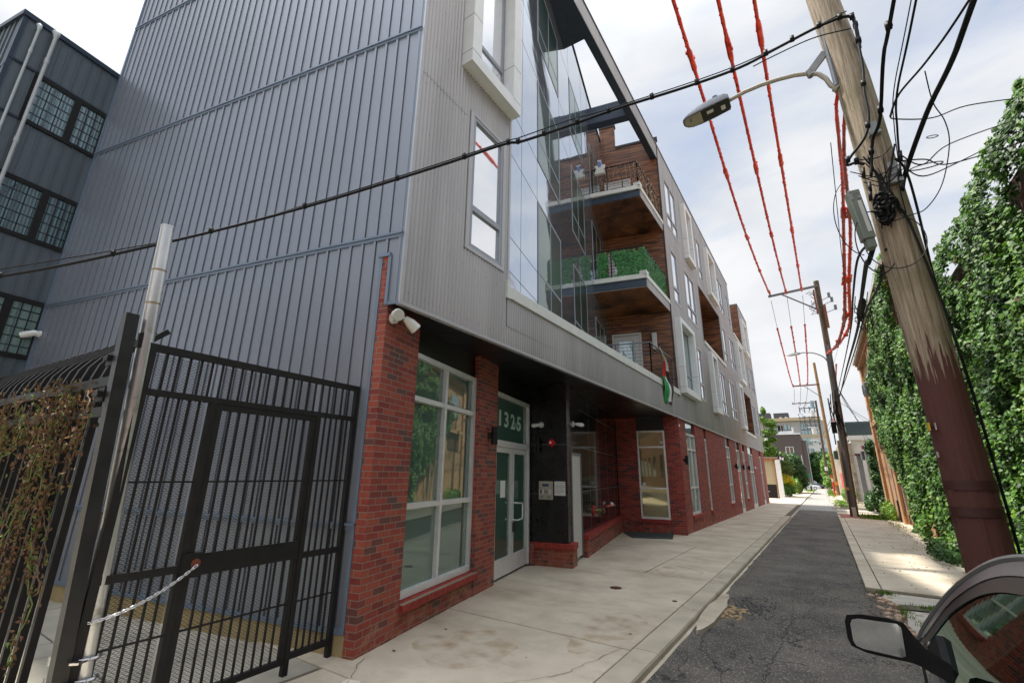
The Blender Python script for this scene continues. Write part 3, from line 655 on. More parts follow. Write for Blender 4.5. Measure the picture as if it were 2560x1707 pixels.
# ---- entrance double door with transom
m_ = MB(); p = -.03
m_.box(p-.11, p, 3.30, 3.36, -.02, 3.12).box(p-.11, p, 5.10, 5.16, -.02, 3.12).box(p-.11, p-.001, 3.36, 5.10, 3.05, 3.12).box(p-.11, p-.001, 3.36, 5.10, 2.15, 2.26)
dframe = build('door_frame', m_, M_alu, bld, FB)
build('pane', MB().quad((p-.06, 3.36, 2.26), (p-.06, 5.10, 2.26), (p-.06, 5.10, 3.05), (p-.06, 3.36, 3.05)), M_glass_door, dframe, FB)
for (a, b_) in ((3.365, 4.225), (4.235, 5.095)):
    m_ = MB().box(p-.075, p-.02, a, a+.085, .0, 2.145).box(p-.075, p-.02, b_-.085, b_, .0, 2.145).box(p-.075, p-.021, a+.085, b_-.085, 2.05, 2.145).box(p-.075, p-.021, a+.085, b_-.085, .0, .28)
    lf = build('door_leaf', m_, M_alu, bld, FB)
    build('pane', MB().quad((p-.05, a+.08, .27), (p-.05, b_-.08, .27), (p-.05, b_-.08, 2.06), (p-.05, a+.08, 2.06)), M_glass_door, lf, FB)
    if a > 4:
        hx = a+.045; pts = [(p-.02, hx, .86), (p+.06, hx, .86), (p+.09, hx+.02, .87), (p+.09, hx+.05, .90), (p+.09, hx+.07, 1.0), (p+.09, hx+.05, 1.12), (p+.09, hx+.02, 1.15), (p+.06, hx, 1.16), (p-.02, hx, 1.16)]
        build('door_handle', MB().tube([(p-.02, hx, .86), (p+.075, hx, .86), (p+.085, hx+.04, .865), (p+.085, hx+.20, .87), (p+.085, hx+.23, .90), (p+.085, hx+.23, 1.12), (p+.085, hx+.20, 1.15), (p+.085, hx+.04, 1.155), (p+.075, hx, 1.16), (p-.02, hx, 1.16)], .014, 8), M_alu, lf, FB, smooth=True)
        build('lock', MB().bbox(p-.02, p+.035, hx-.03, hx+.04, .66, .82, .006), M_tape, lf, FB)
def text_mesh(s, size, ext=.002, bold=0.0, sp=1.0):
    cu = bpy.data.curves.new('txt', 'FONT'); cu.body = s; cu.size = size; cu.extrude = ext; cu.offset = bold; cu.resolution_u = 3; cu.space_character = sp
    ob = bpy.data.objects.new('txt', cu); COL.objects.link(ob); bpy.context.view_layer.update()
    dg = bpy.context.evaluated_depsgraph_get(); me = bpy.data.meshes.new_from_object(ob.evaluated_get(dg))
    bpy.data.objects.remove(ob); bpy.data.curves.remove(cu); me.materials.clear(); return me
def text_on(name, s, size, M, parent, m_, w=None, **kw):
    me = text_mesh(s, size, **kw)
    xs = [v.co.x for v in me.vertices]
    if w:
        f_ = w/(max(xs)-min(xs)); x0 = min(xs)
        for v in me.vertices: v.co.x = (v.co.x-x0)*f_
    return build(name, me, m_, parent, M)
# text plane: local x -> along +y of FB, local y -> up, normal -> +x
TX = Matrix(((0, 0, 1, 0), (1, 0, 0, 0), (0, 1, 0, 0), (0, 0, 0, 1)))
M_num = mat('pale_green_vinyl', (.42, .60, .50), .5, 0, .03)
for ch, u, zt, ww in (('1', 3.60, 2.535, .095), ('3', 3.86, 2.53, .205), ('2', 4.19, 2.525, .215), ('5', 4.53, 2.52, .225)):
    text_on('house_number', ch, .40, FB @ Matrix.Translation((p-.055, u, zt-.0)) @ TX, dframe, M_num, w=ww, bold=.008)
# ---- black pillar, low plinths and glossy black side wall
bw('low_plinth', MB().box(-.02, .06, 5.165, 5.40, -.2, .36).box(.035, .835, 5.235, 5.62, -.2, .27).box(-.022, .065, 5.16, 5.42, .27, .372), M_brick)
bw('plinth_cap', rowlock(0, .84, 5.0, 5.22, .27, .375) if False else MB().box(.02, .865, 5.205, 5.60, .272, .378), [M_sill])
bw('pillar', MB().box(-.03, .752, 5.26, 5.545, .376, 3.57).box(-.32, -.03, 5.16, 5.30, -.1, 3.57), [mat('matt_black_panel', (.008, .009, .011), .28, 0, .3, 5)])
bw('glossy_wall', MB().box(.30, .748, 5.545, 6.47, 2.12, 3.57).box(.30, .748, 6.45, 11.98, .36, 3.57).box(.30, .735, 5.545, 6.45, -.1, 2.12), M_blackp)
mb = MB()
for z in (2.28, 1.31, 3.15): mb.box(.7485, .7500, 6.5, 11.95, z-.004, z+.004)
for u in (7.5, 8.75, 10.0, 11.2): mb.box(.7485, .7495, u-.004, u+.004, .37, 3.57)
for z in (2.28, 1.29): mb.box(-.03, .75, 5.2585, 5.2600, z-.003, z+.003)
bw('panel_joints', mb, M_steelg)
o = bw('service_door', MB().box(.72, .758, 5.60, 6.40, .02, 2.085), M_dwhite)
bw('hinge', MB().cyl((.765, 5.61), .01, .3, .42).cyl((.765, 5.61), .01, 1.7, 1.82), M_alu, parent=o)
bw('door_frame', MB().box(.73, .775, 5.545, 5.60, .0, 2.14).box(.73, .775, 6.40, 6.455, .0, 2.14).box(.73, .775, 5.6, 6.4, 2.085, 2.14), M_dframe)
bw('long_plinth', MB().box(.735, .845, 6.56, 11.98, -.2, .30), M_brick)
bw('long_plinth_cap', MB().box(.735, .885, 6.53, 11.98, .30, .405), M_sill)
# ---- brick return wall facing the camera with one tall window (plane y=12.0)
mb = MB().box(.76, 1.45, 12.0, 12.25, -.3, 3.57).box(2.35, 2.83, 12.0, 12.25, -.3, 3.57).box(1.45, 2.35, 12.0, 12.25, -.3, .33)
bw('brick_return_wall', mb, M_brickf)
bw('black_fascia', MB().box(1.45, 2.35, 12.02, 12.2, 3.13, 3.57), M_soffit)
bw('window_sill', MB().box(1.43, 2.38, 11.965, 12.1, .23, .335), M_sill)
RX = Matrix(((0, 1, 0, 0), (-1, 0, 0, 0), (0, 0, 1, 0), (0, 0, 0, 1)))     # local +x -> -y of parent, local y -> +x
FBR = FB @ Matrix.Translation((0, 12.0, 0)) @ RX
o = frame_window(FBR, .0, 1.45, 2.35, .335, 3.13, [], [1.28, 2.59], M_glass_olive, fw=.055, dep=.10, name='tall_window')
bw('sticker', MB().box(2.20, 2.28, 12.035, 12.04, 2.70, 2.78).box(1.55, 1.65, 12.035, 12.04, 1.35, 1.45), M_paper, parent=o)
# ---- brick wall along the street (world axes)
XB = -3.845; XG = -3.905
GL = [(16.55, 17.93, .42, 3.12, 'w2'), (19.55, 19.98, .42, 3.12, 'w1'), (24.35, 25.6, .45, 3.10, 'w2'), (27.6, 28.85, -.2, 3.10, 'd'), (29.85, 30.95, .47, 3.10, 'w2'), (32.45, 34.65, -.2, 3.10, 'dd'), (38.6, 39.75, -.22, 3.13, 'd')]
GL = [(YF(a)+.0, YF(b_), ZF(c) if c > 0 else -.30, ZF(d), t) for a, b_, c, d, t in GL]
mb = MB(); prev = 15.60
for a, b_, c, d, t in GL:
    mb.box(XB-.28, XB, prev, a, -.5, S0)
    if c > 0: mb.box(XB-.28, XB, a, b_, -.5, c-.11)
    else: bw('brick_street_wall', mb, M_brickf, I4); mb = MB()
    prev = b_
bw('brick_street_wall', mb.box(XB-.28, XB, prev, 42.5, -.5, S0), M_brickf, I4)
bw('brick_end_wall', MB().box(-13, XB-.281, 42.3, 42.5, -.5, S0), M_brickf, I4)
for i, (a, b_, c, d, t) in enumerate(GL):
    zc = (1.28-.0, 2.58)
    if t in ('w1', 'w2'):
        frame_window(I4, XG+.04, a, b_, c, d, [(a+b_)/2] if t == 'w2' else [], [1.29, 2.585], M_glass_g, fw=.06, dep=.1, name='street_window')
        bw('window_sill', MB().box(XB-.2, XB+.05, a-.04, b_+.05, c-.11, c), M_sill, I4)
    else:
        fr = frame_window(I4, XG+.04, a, b_, c, d, [] if t == 'd' else [(a+b_)/2], [1.97], M_glass_dark, fw=.075, dep=.1, name='street_door')
        bw('kick_plate', MB().box(XG-.05, XG+.03, a+.07, b_-.07, c, c+.30), M_alu, I4, parent=fr)
        hy = a+.16 if t == 'd' else (a+b_)/2+.1
        bw('door_handle', MB().tube([(XG+.04, hy, .85), (XG+.12, hy, .87), (XG+.12, hy, 1.12), (XG+.04, hy, 1.14)], .014, 6), M_alu, I4, parent=fr)
    bw('transom_panel', MB().box(XG-.06, XG, a, b_, d, S0), M_glass_dark, I4)
# ---- street facade windows
def upper_window(a, b_, c, d, n, mz, glass):
    fl = .05; x = XF+.022
    m_ = MB().box(x-.05, x, a-.03, a+fl, c-.03, d+.03).box(x-.05, x, b_-fl, b_+.03, c-.03, d+.03).box(x-.05, x-.001, a+fl, b_-fl, d-fl+.03, d+.03).box(x-.05, x-.001, a+fl, b_-fl, c-.03, c+fl-.02)
    m_.box(x-.06, x-.008, a+fl, a+fl+.06, c+.02, d-.02, 1).box(x-.06, x-.008, b_-fl-.06, b_-fl, c+.02, d-.02, 1).box(x-.06, x-.009, a+fl+.06, b_-fl-.06, d-.08, d-.02, 1).box(x-.06, x-.009, a+fl+.06, b_-fl-.06, c+.02, c+.09, 1)
    m_.box(x-.06, x-.010, a+fl+.06, b_-fl-.06, mz-.045, mz+.045, 1)
    if n == 2: m_.box(x-.06, x-.011, (a+b_)/2-.04, (a+b_)/2+.04, c+.09, d-.08, 1)
    o = build('upper_window', m_, [M_trim, mat_wf], bld, I4)
    build('pane', MB().quad((x-.045, a+.06, c+.04), (x-.045, b_-.06, c+.04), (x-.045, b_-.06, d-.04), (x-.045, a+.06, d-.04)), glass, o, I4)
    return o
mat_wf = mat('grey_window_frame', (.30, .32, .35), .4, .3, .05)
for i, t in enumerate(WIN): upper_window(*t, M_glass_sky)
# ---- white box bays
def bay(a, b_, c, d, glass, near=False):
    x0, x1 = XF-.14, XF+.205; bt = .225
    m_ = MB()
    m_.box(x0, x1, a, a+bt, c, d).box(x0, x1, b_-bt, b_, c, d).box(x0, x1-.001, a+bt, b_-bt, c, c+bt).box(x0, x1-.001, a+bt, b_-bt, d-bt*.8, d)
    o = build('box_bay', m_, M_white, bld, I4)
    for zz in (c+bt, c+.95):
        build('panel_joint', MB().box(x0, x1+.0015, a-.0015, a+bt+.0015, zz-.005, zz+.005), M_dframe, o, I4)
        build('panel_joint', MB().box(x0, x1+.0015, b_-bt-.0015, b_+.0015, zz-.005, zz+.005), M_dframe, o, I4)
    y0, y1, z0, z1 = a+bt, b_-bt, c+bt, d-bt*.8; xx = x0+.12
    f_ = MB().box(xx-.04, xx, y0, y0+.05, z0, z1).box(xx-.04, xx, y1-.05, y1, z0, z1).box(xx-.04, xx, y0+.05, y1-.05, z1-.05, z1).box(xx-.04, xx, y0+.05, y1-.05, z0, z0+.05).box(xx-.04, xx, y0+.05, y1-.05, z0+.62, z0+.70)
    w_ = build('bay_window', f_, mat_wf, o, I4)
    build('pane', MB().quad((xx-.025, y0, z0), (xx-.025, y1, z0), (xx-.025, y1, z1), (xx-.025, y0, z1)), glass, o, I4)
for i, t in enumerate(BAY): bay(*t, M_glass_sky if i in (0,) else M_glass_dark)
# ---- loggias in the far part
for i, (a, b_, c, d) in enumerate(LOG):
    m_ = MB().box(-5.85, XF-.02, b_, b_+.1, c-.2, d+.1).box(-5.85, XF-.02, a-.1, a, c-.2, d+.1).box(-5.87, -5.8, a, b_, c-.2, d+.1).box(-5.8, XF-.02, a, b_, d, d+.1).box(-5.8, XF-.02, a, b_, c-.2, c-.05)
    bw('loggia_lining', m_, M_woodp, I4)
    bw('loggia_cap', MB().box(XF-.15, XF+.06, a-.0, b_+.35, c-.13, c+.04), M_cap, I4)
    bw('loggia_edge', MB().box(XF-.03, XF+.02, a-.03, a, c, d).box(XF-.03, XF+.02, b_, b_+.03, c, d).box(XF-.03, XF+.019, a, b_, d, d+.03), M_dframe, I4)
m_ = MB().box(-5.85, XF-.03, NOT[1], NOT[1]+.1, NOT[2]-.1, ZR)
bw('loggia_lining', m_, M_woodp, I4)
bw('loggia_cap', MB().box(XF-.15, XF+.06, NOT[0], NOT[1]+.2, NOT[2]-.08, NOT[2]+.08).box(-5.85, XF-.0, NOT[1]-.02, NOT[1]+.12, ZR, ZR+.09, 1), [M_cap, M_dframe], I4)
# ---- set-back glossy wall behind the void
PW = .63
mat_sbf = mat('blue_grey_frame', (.28, .31, .36), .4, .3, .05)
bw('set_back_wall', MB().box(.5, PW, 2.10, 12.5, S0+.3, 15.5), M_panel)
mb = MB()
for z in (4.87, 5.50, 7.14, 8.10, 10.30, 11.42, 13.45): mb.box(PW, PW+.0015, 2.10, 12.4, z-.006, z+.006)
for u in (2.73, 3.68, 5.56, 6.76, 8.55, 9.6, 11.4): mb.box(PW, PW+.0014, u-.006, u+.006, 4.3, 15.5)
mb.box(.45, PW+.03, 2.1, 12.5, 15.49, 15.56)
bw('panel_joints', mb, M_tape)
for u0, u1, um in ((3.72, 5.50, 4.62), (6.80, 8.45, 7.58)):
    for z0, z1, zm in ((4.45, 7.13, 5.53), (8.12, 10.29, 8.72), (11.44, 13.44, 11.95)):
        frame_window(FB, PW+.010, u0, u1, z0, z1, [um], [zm], M_glass_sb, fm=mat_sbf, fw=.05, dep=.012, name='set_back_window', fprot=0)
for z0 in (4.45, 8.0, 11.2):
    frame_window(FB, PW+.010, 9.75, 11.3, z0, z0+2.15, [10.5], [], M_glass_sb, fm=mat_sbf, fw=.045, dep=.012, name='sliding_door')
# ---- wood end wall of the void
mb = MB().box(.62, 1.26, 12.40, 12.56, 4.3, 16.12).box(1.26, 2.92, 12.40, 12.56, 4.3, 14.98)
bw('walnut_end_wall', mb, M_woodp)
mb = MB()
for z in (6.76, 8.0, 10.0, 11.7, 13.35, 14.9, 5.6, 12.6): mb.box(.66, 2.9, 12.3985, 12.400, z-.008, z+.008)
for u, z0, z1 in ((1.80, 6.76, 7.5), (1.81, 10, 11.7), (1.81, 13.35, 14.9), (1.2, 14.9, 16.0), (.76, 6, 16)): mb.box(u-.007, u+.007, 12.398, 12.400, z0, z1)
mb.box(.60, 1.30, 12.37, 12.6, 16.1, 16.2).box(1.26, 2.96, 12.37, 12.6, 14.96, 15.06).box(2.86, 2.90, 12.38, 12.6, 4.4, 15)
bw('end_wall_trim', mb, M_tape)
for z0 in (4.55, 7.95, 11.15):
    m_ = MB().box(.74, .82, 12.36, 12.41, z0, z0+2.18).box(1.72, 1.80, 12.36, 12.41, z0, z0+2.18).box(.82, 1.72, 12.36, 12.41, z0+2.10, z0+2.18).box(.83, .98, 12.375, 12.405, z0, z0+2.08).box(1.56, 1.71, 12.375, 12.405, z0, z0+2.08).box(.98, 1.56, 12.376, 12.405, z0+1.88, z0+2.08).box(.98, 1.56, 12.376, 12.405, z0, z0+.25)
    o = bw('balcony_door', m_, M_dwhite)
    bw('pane', MB().box(.98, 1.56, 12.39, 12.40, z0+.25, z0+1.88), M_glass_dark, parent=o)
# ---- frame beam across the void, roof deck and cross beam
IX = -4.05
mb = MB().box(IX, XF-.013, YV0, YV1+.1, 14.03, ZR)
mb.prism([WB(.5, 2.0), (XF-.02, 5.2), (XF-.02, 9.6), (-4.05, 9.62), WB(.5, 6.15+.2)], 14.035, ZR-.02)
pa, pb = TB(.5, 9.6, 0), TB(2.62, 9.6, 0)
mb.prism([WB(.5, 9.62), WB(2.28, 9.62), WB(2.2, 9.94), WB(.5, 9.94)], 14.032, ZR+.05)
bw('roof_beam', mb, M_navy, I4)
# ---- balconies
GREEN = []
for zt, zb in ((7.86, 7.42), (11.14, 10.72)):
    w1 = 2.335
    pts = [WB(PW, 9.79), (XF-.012, 13.34), (XF-.012, 16.02), WB(PW, 12.4)]
    o = build('balcony', MB().prism(pts, zb+.02, zt-.14, 0, None, 1), [M_corr, M_woodp], bld, I4)
    a, b_ = TB(PW, 9.78, 0), (XF, 13.32)
    m_ = MB().bar((a.x, a.y, zt-.07), (XF-.05, 13.33, zt-.07), .20, .15).bar((XF-.06, 13.25, zt-.07), (XF-.06, 16.06, zt-.07), .17, .15).box(XF-.19, XF+.03, 13.21, 13.48, zt-.01, zt+.11)
    build('balcony_cap', m_, M_cap, o, I4)
    m_ = MB().bar((a.x, a.y, zt-.27), (XF-.02, 13.31, zt-.27), .03, .25)
    build('edge_beam', m_, M_navy, o, I4)
    m_ = MB(); y = 13.34; k = 0
    while y < 16.0:
        m_.quad((XF-.006+.008*math.sin(k), y, zb), (XF-.006+.008*math.sin(k+1.05), y+.0113, zb), (XF-.006+.008*math.sin(k+1.05), y+.0113, zt-.14), (XF-.006+.008*math.sin(k), y, zt-.14)); y += .0113; k += 1.047
    build('fascia', m_, M_corr, o, I4)
for i, zt in enumerate((4.56, 7.86, 11.14)):
    top = zt+1.07; q0, q1 = TB(PW+.05, 9.86, 0), Vector((XF-.09, 13.42, 0)); q2 = Vector((XF-.09, 15.95, 0))
    m_ = MB().bar((q0.x, q0.y, top), (q1.x, q1.y, top), .045, .03).bar((q1.x, q1.y, top), (q2.x, q2.y, top), .045, .03)
    for j in range(4):
        pp = q0.lerp(q1, j/3); m_.bar((pp.x, pp.y, zt-.02), (pp.x, pp.y, top), .03, .03)
    for j in (0, .5, 1):
        pp = q1.lerp(q2, j); m_.bar((pp.x, pp.y, zt-.02), (pp.x, pp.y, top), .03, .03)
    for j in range(1, 9):
        z = zt+.04+j*.115
        m_.tube([(q0.x, q0.y, z), (q1.x, q1.y, z), (q2.x, q2.y, z)], .008, 5)
    bw('balcony_railing', m_, M_dframe if i == 0 else M_black, I4)
# terrace deck and its pale coping
bw('terrace', MB().prism([WB(PW, 2.1), (XF-.05, 5.5), (XF-.05, 16.0), WB(PW, 12.4)], 3.9, 4.36), M_concrete_base, I4)
bw('terrace_coping', MB().box(XF-.20, XF+.045, 5.50, 16.22, 4.375, 4.56).box(XF-.02, XF+.047, 5.44, 5.52, 4.36, 4.66), M_cap, I4)
bw('wall_light', MB().bbox(2.17, 2.34, 12.28, 12.40, 6.02, 6.66, .02), M_dwhite)
# ================================================================ rear wing on the left
wing = thing('rear_wing_building', 'dark slate metal clad building wing at far left with black grid windows', 'building', tuple(TB(-7.6, 0, 0)))
def wg(name, mb, m_, M=FB, **k): return build(name, mb, m_, wing, M, **k)
WX = -7.60
mb = MB().box(-22, WX-.003, -1.49, 0, -.3, 9.70)
u = -1.49
for z0, z1 in ((.55, 3.0), (3.0, 7.68), (7.68, 8.72), (8.72, 9.66)):
    u = -1.49
    while u < -.02:
        mb.box(WX-.01, WX+.012, u, u+.022, z0+.01, z1-.01).box(WX-.01, WX+.012, u+.05, u+.06, z0+.01, z1-.01); u += .165
wv = -22
while wv < WX:
    mb.box(wv, wv+.045, -1.51, -1.48, 3, 9.66); wv += .19
wg('cladding', mb, M_wing)
mb = MB().box(WX-.01, WX+.03, -1.50, 0, 8.70, 8.74).box(WX-.01, WX+.03, -1.5, 0, 7.66, 7.70).box(WX-.01, WX+.03, -1.5, 0, 2.98, 3.03).box(-22, WX+.05, -1.55, .02, 9.66, 9.76).box(-22, WX, -1.525, -1.49, 8.5, 8.56).box(WX-.05, WX+.02, -1.52, -1.46, .5, 9.66)
wg('trim', mb, M_navy)
wg('foundation', MB().box(-22, WX-.004, -1.495, 0, -.4, .5), M_concrete_base)
def grid_window(z0, z1, u0=-1.06, u1=-.035, split=-.47, rows=5, c1=3, c2=3, lite=False, sky=False):
    m_ = MB(); X0, X1 = WX+.0, WX+.035
    m_.box(X0, X1, u0-.07, u1+.03, z1-.03, z1+.05).box(X0, X1, u0-.07, u1+.03, z0-.05, z0+.03).box(X0, X1, u0-.07, u0, z0+.03, z1-.03).box(X0, X1, u1, u1+.03, z0+.03, z1-.03).box(X0, X1-.001, split-.055, split+.055, z0+.03, z1-.03)
    for a, b_, c in ((u0, split-.055, c1), (split+.055, u1, c2)):
        for j in range(1, c): m_.box(X0, X0+.015, a+(b_-a)*j/c-.006, a+(b_-a)*j/c+.006, z0+.03, z1-.03)
        for j in range(1, rows): m_.box(X0, X0+.014, a, b_, z0+(z1-z0)*j/rows-.006, z0+(z1-z0)*j/rows+.006)
    o = wg('grid_window', m_, M_black)
    build('pane', MB().quad((X0+.004, u0-.02, z0), (X0+.004, u1+.01, z0), (X0+.004, u1+.01, z1), (X0+.004, u0-.02, z1)), M_glass_blind if lite else (M_glass_pt if sky else M_glass_teal), o, FB)
M_glass_teal = glass_mat('teal_glass', (.03, .06, .06), .34, .015, (.72, .92, .92), .01)
M_glass_pt = glass_mat('pale_teal_glass', (.12, .20, .21), .45, .015, (.80, .95, .97), .01)
def blind_glass():
    m, t, b = nm('blind_behind_glass'); n = t.nodes; l = t.links.new
    co = n.new('ShaderNodeTexCoord'); wv = n.new('ShaderNodeTexWave'); wv.bands_direction = 'Z'; wv.inputs['Scale'].default_value = 14; l(co.outputs['Object'], wv.inputs['Vector'])
    rp = n.new('ShaderNodeValToRGB'); rp.color_ramp.elements[0].color = (.10, .17, .15, 1); rp.color_ramp.elements[1].color = (.24, .36, .33, 1); l(wv.outputs['Fac'], rp.inputs['Fac']); l(rp.outputs['Color'], b.inputs['Base Color'])
    b.inputs['Roughness'].default_value = .08; b.inputs['Specular IOR Level'].default_value = .9
    return m
M_glass_blind = blind_glass()
grid_window(7.71, 8.66, rows=5, sky=True); grid_window(5.60, 6.57, rows=5); grid_window(3.52, 4.48, rows=6, lite=True); grid_window(1.4, 2.5, rows=6)
for u_, h in ((-1.10, 9.62), (-1.33, 9.55)):
    m_ = MB().tube([(WX+.16, u_, .3), (WX+.16, u_, h-.12)], .028 if u_ > -1.2 else .020, 10)
    for z in (8.9, 7.15, 5.2): m_.tube([(WX+.16, u_, z), (WX+.16, u_, z+.10)], .036 if u_ > -1.2 else .026, 10)
    m_.tube([(WX+.16, u_, h-.12), (WX+.15, u_, h-.03), (WX+.10, u_, h+.04)], [.028, .05, .06] if u_ > -1.2 else [.02, .035, .04], 10)
    wg('downpipe', m_, mat('pale_pipe', (.46, .50, .52), .5, .1, .08), smooth=True)
# ================================================================ security fence (far left)
fence = thing('security_fence', 'black steel picket fence with inward bent tips at left edge, hung with dried vine', 'fence', tuple(FG @ Vector((0, -2.12, 0))))
OFF = -2.12
def fg(name, mb, m_=None, parent=None, **k): return build(name, mb, m_ or M_black, parent or fence, FG, **k)
m_ = MB()
for k in range(32):
    s = -.13-.198*k
    y = OFF
    if k > 0:
        prof = [(y, .05), (y, 2.36), (y+.025, 2.46), (y+.08, 2.55), (y+.33, 2.80)]
        rings = []
        for i, (yy, zz) in enumerate(prof):
            if i == 0: ty, tz = 0, 1
            elif i == len(prof)-1: ty, tz = .707, .707
            else:
                ty, tz = prof[i+1][0]-prof[i-1][0], prof[i+1][1]-prof[i-1][1]; L_ = math.hypot(ty, tz); ty /= L_; tz /= L_
            h = .021; ny, nz_ = tz, -ty
            rings.append([(s-.020, yy-ny*h, zz-nz_*h), (s+.020, yy-ny*h, zz-nz_*h), (s+.020, yy+ny*h, zz+nz_*h), (s-.020, yy+ny*h, zz+nz_*h)])
        p_ = MB().loft(rings)
        # drooping flat cap
        if k < 31: fg('picket', p_)
for z in (2.29, 2.07, .25): fg('rail', MB().box(-6.6, -.05, OFF-.05, OFF-.022, z-.035, z+.035))
o = fg('corner_post', MB().loft([[(x-.040, OFF+y0-.040, z), (x+.040, OFF+y0-.040, z), (x+.040, OFF+y0+.040, z), (x-.040, OFF+y0+.040, z)] for x, y0, z in ((0, .10, -.3), (0, -.05, 2.78))]), mat('sprayed_black_paint', (.017, .018, .020), .4, 0, .2, 8, dirt=((.30, .31, .33), 1.1, .64)))
for z in (2.40, 2.14): fg('bracket', MB().box(-.16, -.05, OFF-.07, OFF-.03, z, z+.10).box(-.13, -.06, OFF-.10, OFF-.03, z+.03, z+.07), M_black, parent=o)
# dried vine
def leaf_mesh(name, P, N, T, S, rnd, fold=.25, aspect=.75):
    """P points, N normals, T tip directions, S sizes -> folded four-point leaves"""
    P = np.asarray(P, float); N = np.asarray(N, float); T = np.asarray(T, float); S = np.asarray(S, float)[:, None]
    N = N/np.linalg.norm(N, axis=1)[:, None]; T = T-N*(T*N).sum(1)[:, None]; T = T/np.maximum(1e-6, np.linalg.norm(T, axis=1))[:, None]
    B = np.cross(N, T)
    v0 = P-T*S*.5; v2 = P+T*S*.55; v1 = P+B*S*.5*aspect-N*S*fold-T*S*.08; v3 = P-B*S*.5*aspect-N*S*fold-T*S*.08
    n = len(P); V = np.stack([v0, v1, v2, v3], 1).reshape(-1, 3)
    me = bpy.data.meshes.new(name); me.vertices.add(4*n); me.vertices.foreach_set('co', V.ravel())
    idx = np.arange(n)*4; F = np.stack([idx, idx+1, idx+2, idx, idx+2, idx+3], 1).ravel()
    me.loops.add(6*n); me.loops.foreach_set('vertex_index', F.astype(np.int32)); me.polygons.add(2*n)
    me.polygons.foreach_set('loop_start', (np.arange(2*n)*3).astype(np.int32)); me.polygons.foreach_set('loop_total', np.full(2*n, 3, dtype=np.int32))
    me.update(calc_edges=True)
    at = me.attributes.new('rnd', 'FLOAT', 'FACE'); at.data.foreach_set('value', np.repeat(np.asarray(rnd, float), 2).astype(np.float32))
    me.validate(); return me
vine = thing('dried_vine', 'dried brown vine with a few green stems hanging on the black picket fence', 'plant', tuple(FG @ Vector((-1.5, OFF, 0))))
M_dry = leaf_mat('dried_leaves', [(.07, .032, .014), (.15, .07, .028), (.10, .055, .022), (.20, .10, .045), (.13, .11, .03), (.10, .17, .03)], .7, .15)
m_ = MB(); PP, NN, TT, SS, RR = [], [], [], [], []
for k in range(110):
    s = -random.triangular(.06, 4.2, .7); z = random.uniform(1.95, 2.40) if random.random() < .8 else random.uniform(1.2, 2.0); y = OFF-.03-random.random()*.08
    pts = []; L_ = random.randint(6, 20) if s > -1.4 or s < -2.0 else random.randint(4, 10); dx = random.uniform(-.5, .5)
    droop = random.uniform(.5, 1.2)
    if random.random() < .10: L_ += 18; dx = random.uniform(.1, .3)
    for i in range(L_):
        pts.append((s, y, z))
        dx += random.uniform(-.35, .35); dx *= .9
        s += dx*.05; z -= .055*droop*random.uniform(.3, 1.3); y += random.uniform(-.015, .015); y = min(max(y, OFF-.16), OFF+.04)
        for q in range(2 if random.random() < .8 else 4):
            a = random.uniform(0, 6.28)
            PP.append((s+random.uniform(-.035, .035), y+random.uniform(-.03, .02), z+random.uniform(-.035, .035))); NN.append((math.cos(a)*.7, -1+math.sin(a), random.uniform(-.6, .6))); TT.append((random.uniform(-1, 1), random.uniform(-.5, .5), random.uniform(-1.4, .3))); SS.append(random.uniform(.024, .052)); RR.append(random.random()**1.25 if random.random() < .93 else .99)
    if len(pts) > 1: m_.tube(pts, random.uniform(.002, .005), 3, caps=False, m=0 if random.random() < .75 else 1)
build('stems', m_, [mat('dry_stem', (.10, .055, .025), .8), mat('green_stem', (.14, .20, .04), .7)], vine, FG)
build('dry_leaves', leaf_mesh('dry_leaves', PP, NN, TT, SS, RR, .3, .5), M_dry, vine, FG)
# ================================================================ steel gate with expanded metal
gate = thing('security_gate', 'black barred steel gate panel backed with expanded metal mesh beside the blue-grey wall', 'gate', (G0.x, G0.y, 0))
def gt(name, mb, m_=None, parent=None, **k): return build(name, mb, m_ or M_black, parent or gate, FG, **k)
m_ = MB().box(-.025, .025, -.045, .0, -.05, 2.60).box(-.025, .025, -2.02, -1.965, .0, 2.60).box(-.024, .024, -1.965, -.045, 2.545, 2.60).box(-.024, .024, -1.965, -.045, 2.215, 2.262)
m_.box(-.025, .025, -1.515, -1.465, .0, 2.215).box(-.025, .025, -.505, -.455, -.05, 2.215).box(-.022, .022, -.455, -.045, .905, .955).box(-.022, .022, -1.965, -1.515, .945, 1.0).box(-.022, .022, -.455, -.045, .085, .135).box(-.022, .022, -1.965, -1.515, .05, .10)
gt('gate_frame', m_)
def rods(a, b_, z0, z1, n, parent=None, nm_='bars', x=.0):
    m_ = MB()
    for i in range(1, n): yy = a+(b_-a)*i/n; m_.box(x-.008, x+.008, yy-.007, yy+.007, z0, z1)
    return gt(nm_, m_, parent=parent)
for k, (a, b_, z0, z1, n) in enumerate(((-1.965, -.045, 2.262, 2.545, 23), (-1.965, -1.515, 1.0, 2.215, 6), (-1.965, -1.515, .10, .945, 6), (-.455, -.045, .955, 2.215, 6), (-.455, -.045, .135, .905, 6))):
    rods(a, b_, z0, z1, n)
leaf_ = gt('gate_door', MB().box(-.02, .02, -1.462, -1.415, .06, 2.21).box(-.02, .02, -.552, -.508, .06, 2.21).box(-.0195, .0195, -1.415, -.552, 2.165, 2.21).box(-.0195, .0195, -1.415, -.552, .06, .105))
rods(-1.415, -.552, .105, 2.165, 11, leaf_)
gt('lock_plate', MB().box(.018, .034, -1.47, -.52, .91, 1.065).box(-.03, .036, -1.50, -1.36, .90, 1.075), mat('black_plate', (.014, .014, .015), .35, .1, .2, 8), leaf_)
